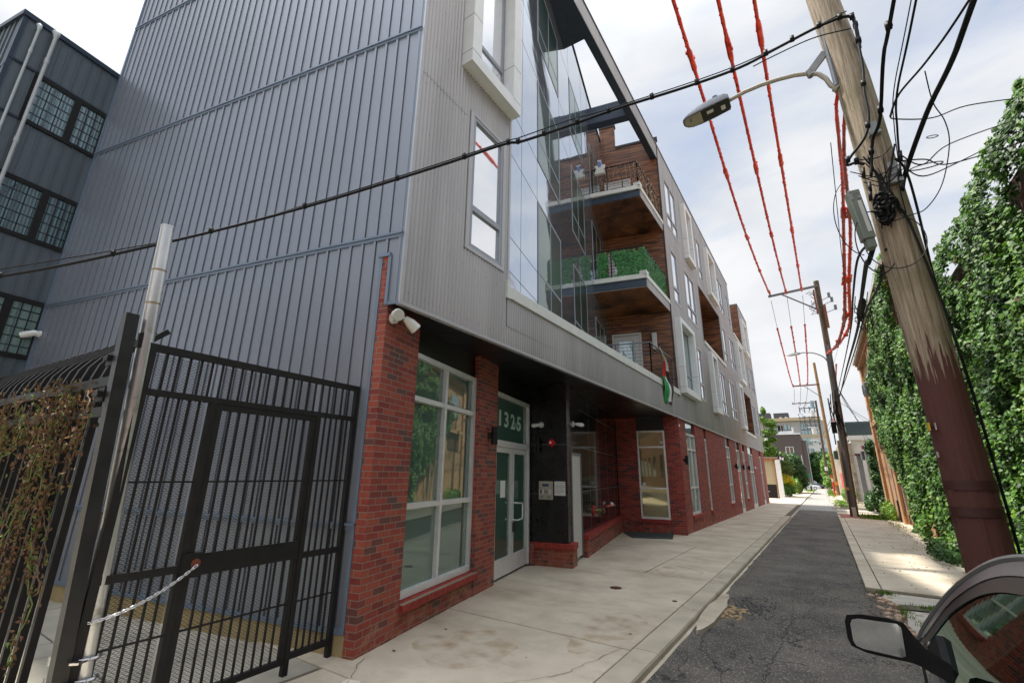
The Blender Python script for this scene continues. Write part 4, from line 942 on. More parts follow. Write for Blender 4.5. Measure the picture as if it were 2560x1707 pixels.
gt('lock_hole', MB().tube([(.037, -1.40, 1.0), (.040, -1.40, 1.0)], .034, 14), mat('rust', (.16, .045, .02), .9), leaf_)
gt('hinge', MB().cyl((.0, -.505), .018, 1.9, 1.98).cyl((.0, -.505), .018, .95, 1.05).cyl((.0, -.505), .018, .25, .33), M_black, leaf_)
for z in (1.595, .54):
    for a, b_ in ((-1.965, -1.515), (-1.415, -.552), (-.455, -.045)): gt('cross_rod', MB().box(-.006, .006, a, b_, z-.007, z+.007))
# expanded metal
def expanded(y0, y1, z0, z1, x, cw=.032, ch=.0125, t=.0017):
    V = []; F = []; nr = int((z1-z0)/ch); nc = int((y1-y0)/(cw/2)); n = 0
    for r in range(nr):
        zc = z0+r*ch; row = []
        for c in range(nc+1):
            yy = y0+c*cw/2; zz = zc+(ch*.5*(1 if (c+r) % 2 == 0 else 0))
            V += [(x+.002*((c+r) % 2), yy, zz-t), (x+.002*((c+r) % 2), yy, zz+t)]; row.append(n); n += 2
        for a, b_ in zip(row[:-1], row[1:]): F.append((a, b_, b_+1, a+1))
    me = bpy.data.meshes.new('mesh_panel'); me.from_pydata(V, [], F); return me
for y0, y1, z0, z1 in ((-1.96, -1.52, .1, 2.545), (-1.46, -.51, .1, 2.545), (-.45, -.05, .1, 2.545)):
    gt('mesh_panel', expanded(y0, y1, z0, z1, -.030), M_black)
# galvanised pole with clamp and chain
gp = (-4.13, 1.19)
pole = thing('galvanised_post', 'tall galvanised steel post with rusty weld rings and a torn sticker, chained to the gate', 'post', (gp[0], gp[1], 0))
bx_, by_ = -4.14, 1.30
tp = (-4.11, 1.12, 3.56)
def gpt(z): t = z/3.56; return (bx_+(tp[0]-bx_)*t, by_+(tp[1]-by_)*t, z)
m_ = MB().tube([gpt(z) for z in (-.3, .6, 2.2, 2.58, 2.62, 2.95, 3.2, 3.24, 3.55)], [.0560, .0555, .052, .0510, .0485, .0475, .0465, .046, .0435], 20)
build('tube', m_, M_galv, pole, I4, smooth=True)
build('top_cap', MB().tube([gpt(3.548), gpt(3.562)], .045, 20), M_galv, pole, I4)
M_rst = mat('rust_stain', (.36, .28, .18), .8, .3, .4, 40)
build('rust_ring', MB().tube([gpt(2.90), gpt(2.915)], .0485, 20), M_rst, pole, I4)
build('rust_ring', MB().tube([gpt(3.17), gpt(3.185)], .0475, 20), M_rst, pole, I4)
o = build('sticker', MB().tube([gpt(2.55), gpt(2.665)], .0516, 20), M_tape, pole, I4)
# keep only the part of the sticker that faces left of the camera
bm_v = [v.co.copy() for v in o.data.vertices]
import bmesh
bm = bmesh.new(); bm.from_mesh(o.data)
cdir = Vector((-bx_, -by_, 0)).normalized(); side = Vector((-cdir.y, cdir.x, 0))
cc = Vector(gpt(2.6)); kill = []
for f_ in bm.faces:
    d = f_.calc_center_median()-cc; d.z = 0
    if len(f_.verts) > 4 or d.normalized().dot((cdir+side*(-1.4 if side.x > 0 else 1.4)).normalized()) < .80: kill.append(f_)
bmesh.ops.delete(bm, geom=kill, context='FACES'); bm.to_mesh(o.data); bm.free()
m_ = MB()
for z in (.40, .52):
    c = Vector(gpt(z)); m_.tube([tuple(c+Vector((.075*math.cos(a), .075*math.sin(a), 0))) for a in [i*math.pi/8 for i in range(17)]], .012, 6, caps=False)
    m_.bar((c.x-.02, c.y-.07, z), (c.x-.20, c.y-.13, z-.03), .012, .05).bar((c.x+.06, c.y-.02, z), (c.x+.13, c.y-.09, z+.01), .05, .012)
m_.tube([(bx_+.05, by_-.10, .46), (bx_-.10, by_-.15, .45)], .010, 6).tube([(bx_+.05, by_-.1, .46), (bx_+.02, by_-.11, .46)], .018, 6)
build('clamp', m_, M_chain, pole, I4, smooth=True)
chn = thing('chain', 'bright steel chain looped from the galvanised post to the lock hole of the gate', 'chain', (-4.13, 1.5, .85))
a_ = FG @ Vector((.045, -1.40, .985)); b_ = Vector(gpt(.735))+Vector((.058, -.012, 0))
NL = 26; m_ = MB(); pts = []
for i in range(NL+1):
    t = i/NL; q = a_.lerp(b_, t); q.z -= .055*4*t*(1-t)*.9; q.x += .01; pts.append(q)
e_ = Vector(gpt(.73)); 
for a in range(1, 9):
    th = math.atan2(b_.y-e_.y, b_.x-e_.x)-a*.33; pts.append(Vector((e_.x+.066*math.cos(th), e_.y+.066*math.sin(th), .735-.003*a)))
for i in range(len(pts)-1):
    p, q = pts[i], pts[i+1]; t = (q-p); L_ = t.length*.5+.008; t.normalize(); mid = (p+q)/2
    u_ = t.cross(Vector((0, 0, 1))).normalized(); v_ = u_.cross(t).normalized()
    sd_ = u_*.72+v_*.69 if i % 2 == 0 else u_*.69-v_*.72; ww = .0085
    ring = []
    for k in range(12):
        th = k/12*2*math.pi; c_, s_ = math.cos(th), math.sin(th)
        ring.append(tuple(mid+t*(L_-ww)*(1 if c_ > 0 else -1)+t*ww*c_+sd_*ww*s_))
    ring.append(ring[0]); ring.append(ring[1]); m_.tube(ring, .0036, 5, caps=False)
build('links', m_, M_chain, chn, I4, smooth='all')
# ================================================================ fittings on the building
def wall_lamp(M, x, y, z, label, h=.29, r=.055):
    t = thing('wall_lamp', label, 'wall lamp', tuple(M @ Vector((x, y, z))), 'black up and down wall lamps')
    build('lamp_body', MB().cyl((x+.10, y), r, z-h/2, z+h/2, 18), M_black, t, M, smooth=True)
    build('bracket', MB().box(x, x+.06, y-.02, y+.02, z-.03, z+.03).cyl((x+.012, y), .045, z-.05, z+.05, 12), M_black, t, M)
    return t
wall_lamp(FB, 0.002, 2.98, 2.29, 'black cylinder wall lamp on the brick pier left of the entrance door')
wall_lamp(FB @ Matrix.Translation((0, 5.26, 0)) @ RX, 0, .155, 2.263, 'black cylinder wall lamp on the black pillar beside the red alarm', .31, .04)
for raw, lb in ((15.92, 'nearest the corner camera'), (26.5, 'left of the first glazed street door'), (29.05, 'between the first street door and the narrow window'), (31.45, 'left of the double street door')):
    wall_lamp(I4, XB, YF(raw), ZF(2.18), 'black street wall lamp '+lb, .28, .05)
def cam_fit(M, x, y, z, label, ry=0, yaw=0, s=1.0, dark=True):
    t = thing('security_camera', label, 'security camera', tuple(M @ Vector((x, y, z))))
    Q = M @ Matrix.Translation((x, y, z)) @ Matrix.Rotation(yaw, 4, 'Z') @ Matrix.Scale(s, 4)
    m_ = MB().tube([(0, 0, 0), (.03, 0, 0)], [.055, .05], 16).tube([(.03, 0, 0), (.06, 0, -.0)], .03, 12)
    build('mount', m_, M_white, t, Q, smooth=True)
    m_ = MB().tube([(.035, .0, .02), (.06, -.03, .01), (.13, -.10, -.03), (.17, -.135, -.05)], [.03, .047, .05, .045], 14)
    build('camera_body', m_, M_white, t, Q, smooth=True)
    build('lens', MB().tube([(.168, -.133, -.049), (.173, -.137, -.052)], .036, 14), M_tape, t, Q)
cam_fit(FB @ RX, 0.01, -7.42, 3.93, 'white bullet camera low on the blue-grey side wall near the wing', 0, 0, 1.1)
cam_fit(I4, XB, YF(15.62), ZF(3.28), 'small white camera at the top corner of the street brick wall', 0, -.9, .9)
cam_fit(I4, XB, YF(35.3), ZF(2.25), 'white camera with dark lens between the last two street doors', 0, -.9, 1.1)
t = thing('flood_light', 'cream twin head security flood light at the top of the near brick pier', 'light', tuple(TB(0, .1, 3.42)))
m_ = MB().tube([(0, .10, 3.42), (.05, .10, 3.42)], .06, 16)
build('mount', m_, M_cap, t, FB, smooth=True)
build('lamp_head', MB().tube([(.04, .06, 3.42), (.09, .04, 3.44), (.14, .02, 3.43), (.16, .01, 3.42)], [.025, .05, .072, .068], 16).sphere((.09, .04, 3.44), .055, n=12), M_cap, t, FB, smooth=True)
build('lamp_head', MB().tube([(.05, .15, 3.44), (.10, .20, 3.46), (.12, .22, 3.44)], .018, 8).tube([(.11, .20, 3.45), (.15, .26, 3.40), (.19, .33, 3.34)], [.035, .062, .070], 16), M_cap, t, FB, smooth=True)
build('sensor', MB().sphere((.06, .10, 3.51), .028, n=10), M_cap, t, FB, smooth=True)
t = thing('fire_alarm', 'red fire alarm sounder with white strobe on the black pillar', 'alarm', tuple(TB(.43, 5.26, 2.31)))
PQ = FB @ Matrix.Translation((0, 5.26, 0)) @ RX     # x out of the pillar, y to the right
build('alarm_body', MB().bbox(0, .06, .37, .485, 2.255, 2.372, .012).bbox(0, .035, .345, .51, 2.29, 2.335, .008).bbox(0, .03, .405, .45, 2.235, 2.392, .008), mat('alarm_red', (.62, .010, .012), .4, 0, .05), t, PQ)
build('strobe', MB().bbox(.058, .08, .395, .435, 2.295, 2.34, .006), M_white, t, PQ)
t = thing('intercom', 'beige steel entry intercom with keypad and handset on the black pillar', 'intercom', tuple(TB(.3, 5.26, 1.36)))
build('case', MB().bbox(0, .035, .149, .447, 1.183, 1.542, .005), M_stone, t, PQ)
build('screen', MB().box(.034, .037, .225, .36, 1.44, 1.49), mat('lcd_blue', (.03, .08, .16), .2, 0, 0), t, PQ)
build('face_plate', MB().box(.034, .038, .155, .42, 1.292, 1.382), M_dwhite, t, PQ)
m_ = MB()
for i in range(4):
    for j in range(3): m_.box(.038, .041, .27+.028*j, .29+.028*j, 1.302+.019*i, 1.315+.019*i)
build('keypad', m_, M_tape, t, PQ)
build('handset', MB().bbox(.036, .055, .185, .215, 1.30, 1.378, .006), M_tape, t, PQ)
build('speaker', MB().cyl((0, 0), .035, 0, .004, 14).xf(Matrix.Translation((.036, .22, 1.235)) @ Matrix.Rotation(math.pi/2, 4, 'Y')).box(.035, .038, .33, .40, 1.205, 1.265), M_steelg, t, PQ)
t = thing('paper_notice', 'white typed paper notice taped on the black pillar right of the intercom', 'notice', tuple(TB(.6, 5.25, 1.4)))
build('sheet', MB().box(.001, .004, .477, .705, 1.268, 1.542), M_paper, t, PQ)
m_ = MB(); z = 1.515
for i in range(9):
    if i in (1,): z -= .012
    y0 = .495; 
    while y0 < (.66 if i % 3 else .69)-.02*(i == 8)*3:
        w_ = random.uniform(.012, .035); m_.box(.004, .0046, y0, min(y0+w_, .692), z-.006, z); y0 += w_+.007
    z -= .024
build('writing', m_, M_tape, t, PQ)
build('blue_edge', MB().box(.0005, .003, .49, .715, 1.255, 1.275), mat('blue_tape', (.02, .03, .12), .5), t, PQ)
def spot(M, x, y, z, label, dirv):
    t = thing('spot_light', label, 'light', tuple(M @ Vector((x, y, z))))
    build('mount', MB().tube([(x, y, z), (x+.03, y, z)], .062, 18).tube([(x+.03, y, z), (x+.07, y, z)], .018, 8), M_alu, t, M, smooth=True)
    d = Vector(dirv).normalized(); c = Vector((x+.08, y, z))
    build('lamp_head', MB().tube([tuple(c-d*.03), tuple(c), tuple(c+d*.08), tuple(c+d*.15), tuple(c+d*.19)], [.012, .03, .042, .047, .026], 14), M_alu, t, M, smooth=True)
spot(PQ, 0, .20, 2.69, 'silver spot light on the front of the black pillar', (.35, -1, -.15))
spot(FB, .75, 5.80, 2.75, 'silver spot light on the glossy black side wall near its corner', (.75, .7, -.1))
t = thing('fire_hydrant_connection', 'brass fire department inlet with red collar on the glossy black wall', 'hydrant inlet', tuple(TB(.75, 7.8, .82)))
build('collar', MB().tube([(.75, 7.80, .82), (.775, 7.80, .82)], .125, 20), mat('collar_red', (.50, .05, .045), .5), t, FB, smooth=True)
build('inlet', MB().tube([(.77, 7.80, .82), (.86, 7.84, .82), (.93, 7.93, .82)], [.05, .055, .055], 12).tube([(.92, 7.90, .82), (.95, 7.96, .82)], .075, 12), mat('old_brass', (.16, .12, .06), .4, .7, .3), t, FB, smooth=True)
t = thing('sprinkler_pipe', 'small red and silver pipe valve on the glossy black wall right of the inlet', 'pipe', tuple(TB(.75, 9.9, .82)))
build('pipe', MB().tube([(.75, 9.5, .82), (.80, 9.5, .83), (.83, 9.6, .84), (.83, 10.3, .84), (.86, 10.4, .80)], .035, 8), mat('pipe_red', (.50, .10, .08), .5), t, FB, smooth=True)
build('valve', MB().sphere((.84, 9.95, .86), .07, n=10), M_alu, t, FB, smooth=True)
t = thing('wall_spout', 'pale pipe outlet low on the street brick wall left of the first street door', 'pipe', (XB, YF(26.6), .5))
build('spout', MB().tube([(XB, YF(26.9), .55), (XB+.12, YF(26.9), .55), (XB+.18, YF(26.9)+.25, .5)], .035, 8), mat('pale_red', (.55, .25, .2), .5), t, I4, smooth=True)
# paper notices on the door glass
dn = build('door_notice', MB().box(-.075, -.0735, 3.70, 3.93, 1.27, 1.56), M_paper); tagd = dn
dn['label'] = 'white paper notice on the glass of the left entrance door leaf'; dn['category'] = 'notice'; dn.matrix_basis = FB
# flag hanging from the terrace rail
rows = []
fl = thing('flag', 'red, black, white and green striped flag hanging folded from the first floor railing', 'flag', (XF+.1, 14.3, 5.4))
m_ = MB(); cols_ = 4; H_ = 18
mats = [mat('flag_green', (.02, .26, .06), .7, 0, .1), mat('flag_white', (.68, .68, .70), .7, 0, .05), mat('flag_black', (.015, .015, .02), .7, 0, .1), mat('flag_red', (.58, .02, .025), .7, 0, .1)]
yt, zt_, yb, zb_ = 14.30, 5.44, 14.75, 3.92
rows = []
def interp(tab, t):
    for (a, x), (b_, y_) in zip(tab[:-1], tab[1:]):
        if t <= b_: return x+(y_-x)*(t-a)/(b_-a)
    return tab[-1][1]
for i in range(H_+1):
    t = i/H_; z = 5.36-1.46*t
    l_ = interp([(0, 13.93), (.25, 13.93), (.5, 13.93), (.75, 14.05), (1, 14.18)], t); r__ = interp([(0, 14.02), (.25, 14.55), (.45, 14.85), (.62, 15.16), (.8, 15.05), (1, 14.94)], t)
    rows.append([(XF+.085+.035*math.sin(j*1.5+t*5)+.03*math.sin(t*11), l_+(r__-l_)*j/9, z+.04*math.sin(j*.9+t*3)) for j in range(10)])
for i in range(H_):
    for j in range(9):
        t = i/H_; s = (j+.5)/9
        c = 0 if s < .36-.06*math.sin(t*7) else (1 if s < .68 else 2)
        if t < .40 and .18 < s < .75-.2*t: c = 3
        if t < .30 and s >= .75: c = 1
        if .40 <= t < .5 and s > .5: c = 2
        m_.quad(rows[i][j], rows[i][j+1], rows[i+1][j+1], rows[i+1][j], c)
build('cloth', m_, mats, fl, I4, smooth='all')
build('rope', MB().tube([(XF-.02, 14.22, 5.66), (XF+.06, 14.28, 5.42)], .01, 5), M_paper, fl, I4)
# green leaf screen on the middle balcony
sc_ = thing('leaf_screen', 'artificial green leaf privacy screen tied along the middle balcony railing', 'screen', tuple(TB(1.5, 9.8, 7.86)))
q0, q1, q2 = TB(PW+.12, 9.83, 0), Vector((XF-.06, 13.40, 0)), Vector((XF-.06, 15.95, 0))
PP, NN, TT, SS, RR = [], [], [], [], []
for k in range(5200):
    t = random.random()
    if t < .48: q = q0.lerp(q1, t/.48); nn = (.21, -.97, 0)
    else: q = q1.lerp(q2, (t-.48)/.52); nn = (1, 0, 0)
    z = 7.90+random.random()*.98
    if noise.noise(Vector((q.x*2+q.y*2, 0, z*1.4))) > .42 or (z > 8.80 and random.random() < .6): continue
    if q.x < -5.35 and q.x > -5.45 and t < .48: continue
    PP.append((q.x+random.uniform(-.018, .018), q.y+random.uniform(-.018, .018), z)); NN.append((nn[0]+random.uniform(-.35, .35), nn[1]+random.uniform(-.35, .35), random.uniform(-.1, .5))); TT.append((random.uniform(-1, 1), random.uniform(-1, 1), random.uniform(-1, .6))); SS.append(random.uniform(.05, .10)); RR.append(random.random())
build('screen_leaves', leaf_mesh('screen_leaves', PP, NN, TT, SS, RR), leaf_mat('plastic_leaves', [(.015, .08, .02), (.03, .20, .04), (.05, .32, .07), (.14, .36, .12)], .4, .2), sc_, I4)
st = thing('string_lights', 'loose strings of small bulbs draped over the top balcony railing', 'string lights', tuple(TB(1.5, 9.8, 12.1)))
m_ = MB(); q0, q1, q2 = TB(PW+.4, 9.80, 0), Vector((XF-.04, 13.38, 0)), Vector((XF-.04, 15.95, 0))
for k in range(26):
    if k < 9: q = q0.lerp(q1, k/9)
    else: q = q1.lerp(q2, (k-9)/17)
    z = 12.2; pts = []; 
    for i in range(9): pts.append((q.x+random.uniform(-.04, .04), q.y+random.uniform(-.05, .05), z)); z -= random.uniform(.05, .14)
    m_.tube(pts, .0055, 4, m=0)
    for p_ in pts[1:]: m_.sphere(p_, .014, n=6, m=1)
build('wire', m_, [mat('copper_wire', (.30, .19, .12), .5, .3), mat('bulb', (.5, .4, .3), .3)], st, I4)
t = thing('planter_box', 'white bag and blue patterned box standing on the corner of the top balcony railing', 'box', tuple(TB(.9, 9.6, 12.2)))
PB = FB @ Matrix.Translation((1.0, 9.72, 12.08)) @ Matrix.Scale(.72, 4)
build('box_body', MB().bbox(-.08, .08, -.1, .1, .06, .46, .01), mat('blue_white_box', (.16, .25, .55), .5, 0, .6, 9), t, PB)
build('box_top', MB().box(-.084, .084, -.104, .104, .40, .47), M_white, t, PB)
build('bag', MB().loft([[(-.26, -.08, .20), (.26, -.08, .20), (.26, .08, .20), (-.26, .08, .20)], [(-.17, -.1, 0), (.17, -.1, 0), (.17, .1, 0), (-.17, .1, 0)], [(-.27, -.08, -.26), (.27, -.08, -.26), (.27, .08, -.26), (-.27, .08, -.26)]]), M_cap, t, PB)
# ================================================================ utility poles
def pole_mat(name, c1, c2, paint=None, zp=2.6):
    m, t, b = nm(name); n = t.nodes; l = t.links.new
    co = n.new('ShaderNodeTexCoord'); mp_ = n.new('ShaderNodeMapping'); mp_.inputs['Scale'].default_value = (22, 22, .7); l(co.outputs['Object'], mp_.inputs['Vector'])
    z = n.new('ShaderNodeTexNoise'); z.inputs['Scale'].default_value = 2.2; z.inputs['Detail'].default_value = 9; z.inputs['Roughness'].default_value = .68; l(mp_.outputs['Vector'], z.inputs['Vector'])
    rp = n.new('ShaderNodeValToRGB'); e = rp.color_ramp.elements; e[0].position = .36; e[0].color = (*[c*.45 for c in c1], 1); e[1].position = .70; e[1].color = (*c2, 1); x = e.new(.47); x.color = (*c1, 1)
    l(z.outputs['Fac'], rp.inputs['Fac']); last = rp.outputs['Color']
    z4 = n.new('ShaderNodeTexNoise'); z4.inputs['Scale'].default_value = 2.5; z4.inputs['Detail'].default_value = 4; l(co.outputs['Object'], z4.inputs['Vector'])
    r4 = n.new('ShaderNodeValToRGB'); r4.color_ramp.elements[0].position = .52; r4.color_ramp.elements[1].position = .72; r4.color_ramp.elements[1].color = (.75, .75, .75, 1); l(z4.outputs['Fac'], r4.inputs['Fac'])
    mg = n.new('ShaderNodeMix'); mg.data_type = 'RGBA'; l(r4.outputs['Color'], mg.inputs['Factor']); l(last, mg.inputs['A']); mg.inputs['B'].default_value = (c1[0]*.55, c1[1]*.62, c1[2]*.40, 1); last = mg.outputs['Result']
    if paint:
        sx = n.new('ShaderNodeSeparateXYZ'); l(co.outputs['Object'], sx.inputs[0])
        m5 = n.new('ShaderNodeMapping'); m5.inputs['Scale'].default_value = (30, 30, .9); l(co.outputs['Object'], m5.inputs['Vector'])
        z5 = n.new('ShaderNodeTexNoise'); z5.inputs['Scale'].default_value = 1.5; z5.inputs['Detail'].default_value = 5; l(m5.outputs['Vector'], z5.inputs['Vector'])
        a = n.new('ShaderNodeMath'); a.operation = 'MULTIPLY_ADD'; a.inputs[1].default_value = 1.25; l(z5.outputs['Fac'], a.inputs[0]); a.inputs[2].default_value = zp-.74
        c = n.new('ShaderNodeMath'); c.operation = 'LESS_THAN'; l(sx.outputs['Z'], c.inputs[0]); l(a.outputs[0], c.inputs[1])
        zz = n.new('ShaderNodeMath'); zz.operation = 'LESS_THAN'; l(sx.outputs['Z'], zz.inputs[0]); zz.inputs[1].default_value = zp+.9
        ch = n.new('ShaderNodeMath'); ch.operation = 'MULTIPLY'; l(c.outputs[0], ch.inputs[0]); l(zz.outputs[0], ch.inputs[1])
        mp2 = n.new('ShaderNodeMix'); mp2.data_type = 'RGBA'; l(ch.outputs[0], mp2.inputs['Factor']); l(last, mp2.inputs['A'])
        z6 = n.new('ShaderNodeMapRange'); z6.inputs['To Min'].default_value = .6; z6.inputs['To Max'].default_value = 1.35; l(z.outputs['Fac'], z6.inputs['Value'])
        pm = n.new('ShaderNodeMix'); pm.data_type = 'RGBA'; pm.blend_type = 'MULTIPLY'; pm.inputs['Factor'].default_value = 1; pm.inputs['A'].default_value = (*paint, 1); l(z6.outputs['Result'], pm.inputs['B'])
        l(pm.outputs['Result'], mp2.inputs['B']); last = mp2.outputs['Result']
    l(last, b.inputs['Base Color']); b.inputs['Roughness'].default_value = .72
    bp = n.new('ShaderNodeBump'); bp.inputs['Strength'].default_value = .9; bp.inputs['Distance'].default_value = .012; l(z.outputs['Fac'], bp.inputs['Height']); l(bp.outputs['Normal'], b.inputs['Normal'])
    return m
M_pole1 = pole_mat('weathered_pole_wood', (.275, .215, .145), (.50, .42, .31), (.098, .031, .024), 2.72)
M_pole2 = pole_mat('old_pole_wood', (.085, .060, .038), (.17, .125, .08))
M_pole3 = pole_mat('tan_pole_wood', (.25, .14, .05), (.36, .21, .09))
M_gpole = mat('riser_grey', (.14, .145, .15), .5, .2, .1)
def pole_curve(pts, radii, m_, parent, n=28, rough=.006):
    P = []; rr = []
    # resample
    for i in range(len(pts)-1):
        a, b_ = Vector(pts[i]), Vector(pts[i+1]); k = max(1, int((b_-a).length/.12))
        for j in range(k):
            t = j/k; P.append(a.lerp(b_, t)); rr.append(radii[i]*(1-t)+radii[i+1]*t)
    P.append(Vector(pts[-1])); rr.append(radii[-1])
    m = MB(); rings = []
    for p, r in zip(P, rr):
        rings.append([(p.x+math.cos(2*math.pi*k/n)*(r+rough*noise.noise(Vector((math.cos(2*math.pi*k/n)*3, math.sin(2*math.pi*k/n)*3, p.z*.8)))), p.y+math.sin(2*math.pi*k/n)*(r+rough*noise.noise(Vector((math.cos(2*math.pi*k/n)*3, math.sin(2*math.pi*k/n)*3, p.z*.8+7)))), p.z) for k in range(n)])
    m.loft(rings)
    return build('pole_shaft', m, m_, parent, I4, smooth=True)
p1 = thing('utility_pole', 'large leaning weathered wooden pole with dark red painted foot beside the grey car', 'utility pole', (.93, 4.85, 0))
P1 = [(.945, 4.86, -.3), (.900, 4.84, 1.4), (.863, 4.83, 3.2), (.83, 4.82, 4.6), (.80, 4.82, 5.5), (.715, 4.81, 6.7), (.60, 4.80, 9), (.48, 4.8, 12.6)]
pole_curve(P1, [.152, .141, .141, .140, .135, .128, .118, .105], M_pole1, p1, 36, .010)
M_paintband = mat('dark_red_band', (.050, .014, .012), .55, 0, .15, 20)
for z in (1.66, 1.475):
    build('steel_band', MB().tube([(.899, 4.84, z-.033), (.898, 4.84, z+.033)], .149, 36), M_paintband, p1, I4, smooth=True)
build('number_tag', MB().bar((.735, 4.755, 2.06), (.735, 4.755, 2.12), .055, .012), [mat('tag_yellow', (.65, .42, .02), .4, .2, .05)], p1, I4)
build('tag_disc', MB().bar((.772, 4.735, 2.065), (.772, 4.735, 2.115), .035, .006), M_galv, p1, I4)
TG = Matrix.Translation((.712, 4.752, 2.068)) @ Matrix.Rotation(math.radians(-22), 4, 'Z') @ Matrix.Rotation(math.pi/2, 4, 'X')
text_on('tag_text', '11C', .05, TG, p1, M_tape, w=.055)
build('nail_disc', MB().bar((.745, 4.735, 1.86), (.745, 4.735, 1.90), .03, .01), M_chain, p1, I4)
m_ = MB()
for q in range(90):
    z = random.uniform(1.3, 6.6); a = random.uniform(math.pi*.95, math.pi*1.9)
    c = .878-(z-1.4)*.022; r = .150-(z-1.4)*.004
    m_.sphere((c+r*math.cos(a), 4.83+r*math.sin(a), z), random.uniform(.002, .005), n=5)
build('nails', m_, M_tape, p1, I4)
m_ = MB().bar((.66, 4.77, 6.5), (.655, 4.77, 5.45), .05, .03)     # conduit strip on the left side
build('riser_conduit', MB().tube([(.60, 4.77, 8.5), (.645, 4.76, 6.5), (.665, 4.75, 5.45)], .022, 8), M_dframe, p1, I4)
build('pole_step', MB().box(.81, .87, 4.66, 4.70, 4.74, 4.86).box(.795, .885, 4.64, 4.70, 4.72, 4.745), M_steelg, p1, I4)
build('pole_step', MB().box(.87, .93, 4.66, 4.70, 4.22, 4.40).box(.85, .95, 4.65, 4.70, 4.19, 4.225), M_steelg, p1, I4)
sl_ = thing('street_lamp', 'flat grey street lamp on a curved arm fixed to the large near pole', 'street lamp', (.62, 4.78, 5.5))
arm = [(.665, 4.78, 5.44), (.625, 4.78, 5.50), (.60, 4.78, 5.60), (.55, 4.78, 5.69), (.47, 4.78, 5.745), (.35, 4.78, 5.79), (.20, 4.78, 5.82), (.04, 4.78, 5.835), (-.12, 4.78, 5.83), (-.30, 4.78, 5.795)]
build('lamp_arm', MB().tube(arm, .022, 12).tube([(.68, 4.78, 5.43), (.655, 4.78, 5.46)], .04, 12), M_stone, sl_, I4, smooth=True)
build('arm_bracket', MB().bar((.47, 4.78, 5.73), (.64, 4.78, 5.92), .03, .07).tube([(.49, 4.78, 5.70), (.47, 4.78, 5.77)], .033, 10), M_steelg, sl_, I4)
HL = Matrix.Translation((-.29, 4.78, 5.80)) @ Matrix.Rotation(math.radians(-6), 4, 'Y')     # head runs along -x
m_ = MB(); rings = []
for x, hw, zt, zb in ((.01, .085, .035, -.035), (-.03, .105, .055, -.045), (-.18, .115, .062, -.048), (-.32, .115, .045, -.048), (-.42, .105, .015, -.045), (-.47, .085, -.008, -.04), (-.50, .05, -.022, -.036), (-.508, .02, -.028, -.034)):
    rings.append([(x, -hw, zb), (x, hw, zb), (x, hw, zb+.02), (x, hw*.75, zt), (x, -hw*.75, zt), (x, -hw, zb+.02)])
m_.loft(rings); build('lamp_head', m_, mat('lamp_grey', (.16, .17, .20), .45, .2, .08), sl_, HL, smooth=True)
build('lens', MB().poly([(-.30, -.098, -.0495), (-.42, -.090, -.0475), (-.465, -.068, -.044), (-.488, -.03, -.041), (-.488, .03, -.041), (-.465, .068, -.044), (-.42, .090, -.0475), (-.30, .098, -.0495)][::-1]).box(-.41, -.34, -.07, .07, -.053, -.0499), mat('lens_cream', (.40, .37, .27), .45, 0, .1, 30), sl_, HL)
build('belly_plate', MB().box(-.30, -.0, -.096, .096, -.051, -.046), mat('belly_black', (.02, .02, .02), .5), sl_, HL)
build('label', MB().box(-.24, -.17, -.05, .0, -.0525, -.0512).box(-.09, -.045, -.03, .04, -.0525, -.0512).xf(I4), M_paper, sl_, HL)
build('photocell', MB().cyl((-.12, 0), .035, .06, .12, 14).cyl((-.12, 0), .03, .12, .135, 14), mat('photocell_blue', (.12, .20, .32), .3), sl_, HL, smooth=True)
# ---- cables
def smoothp(pts, n=6):
    P = [Vector(p) for p in pts]; out_ = []
    for i in range(len(P)-1):
        p0, p1_, p2, p3 = P[max(i-1, 0)], P[i], P[i+1], P[min(i+2, len(P)-1)]
        for j in range(n):
            t = j/n; out_.append(.5*((2*p1_)+(-p0+p2)*t+(2*p0-5*p1_+4*p2-p3)*t*t+(-p0+3*p1_-3*p2+p3)*t**3))
    out_.append(P[-1]); return out_
def cable(label, pts, r, m_=None, name='cable', clamps=0, cat='cable', n=6, group=None, segs=6):
    P = smoothp(pts, n)
    mb = MB().tube(P, r, segs)
    for i in range(clamps):
        q = P[int((i+.5)*len(P)/clamps)]; mb.bar(tuple(q+Vector((0, 0, -.01))), tuple(q+Vector((0, 0, .045))), r*2.6, r*2.6)
    return build(name, mb, m_ or M_rubber, label=label, cat=cat, smooth='all', group=group)
LC = [(.90, 4.72, 5.75), (.905, 4.69, 6.0), (.86, 4.66, 6.13), (.62, 4.62, 6.12), (.25, 4.56, 6.02), (-.12, 4.47, 5.89), (-.62, 4.2, 5.68), (-1.27, 3.85, 5.45), (-1.72, 3.60, 5.26), (-2.17, 3.37, 5.10), (-2.35, 3.26, 5.06), (-2.98, 2.92, 4.82), (-4.21, 2.25, 4.39), (-5.54, 1.49, 3.99), (-7.03, .62, 3.63), (-9.5, -.9, 3.2)]
cable('thick black cable crossing left in front of the blue-grey wall from the near pole', LC, .0145, clamps=22)
cable('thin messenger wire strung just above the thick cable crossing left', [(.86, 4.66, 6.20), (-.12, 4.47, 5.93), (-1.27, 3.85, 5.48), (-1.72, 3.60, 5.33), (-2.17, 3.37, 5.16), (-2.35, 3.26, 5.09), (-2.98, 2.92, 4.85), (-4.21, 2.25, 4.415), (-5.54, 1.49, 4.01), (-9.5, -.9, 3.22)], .006)
cable('short slack wire under the thick cable near the pole', [(.86, 4.66, 5.97), (.55, 4.6, 5.99), (.2, 4.55, 5.93), (0, 4.5, 5.86)], .006)
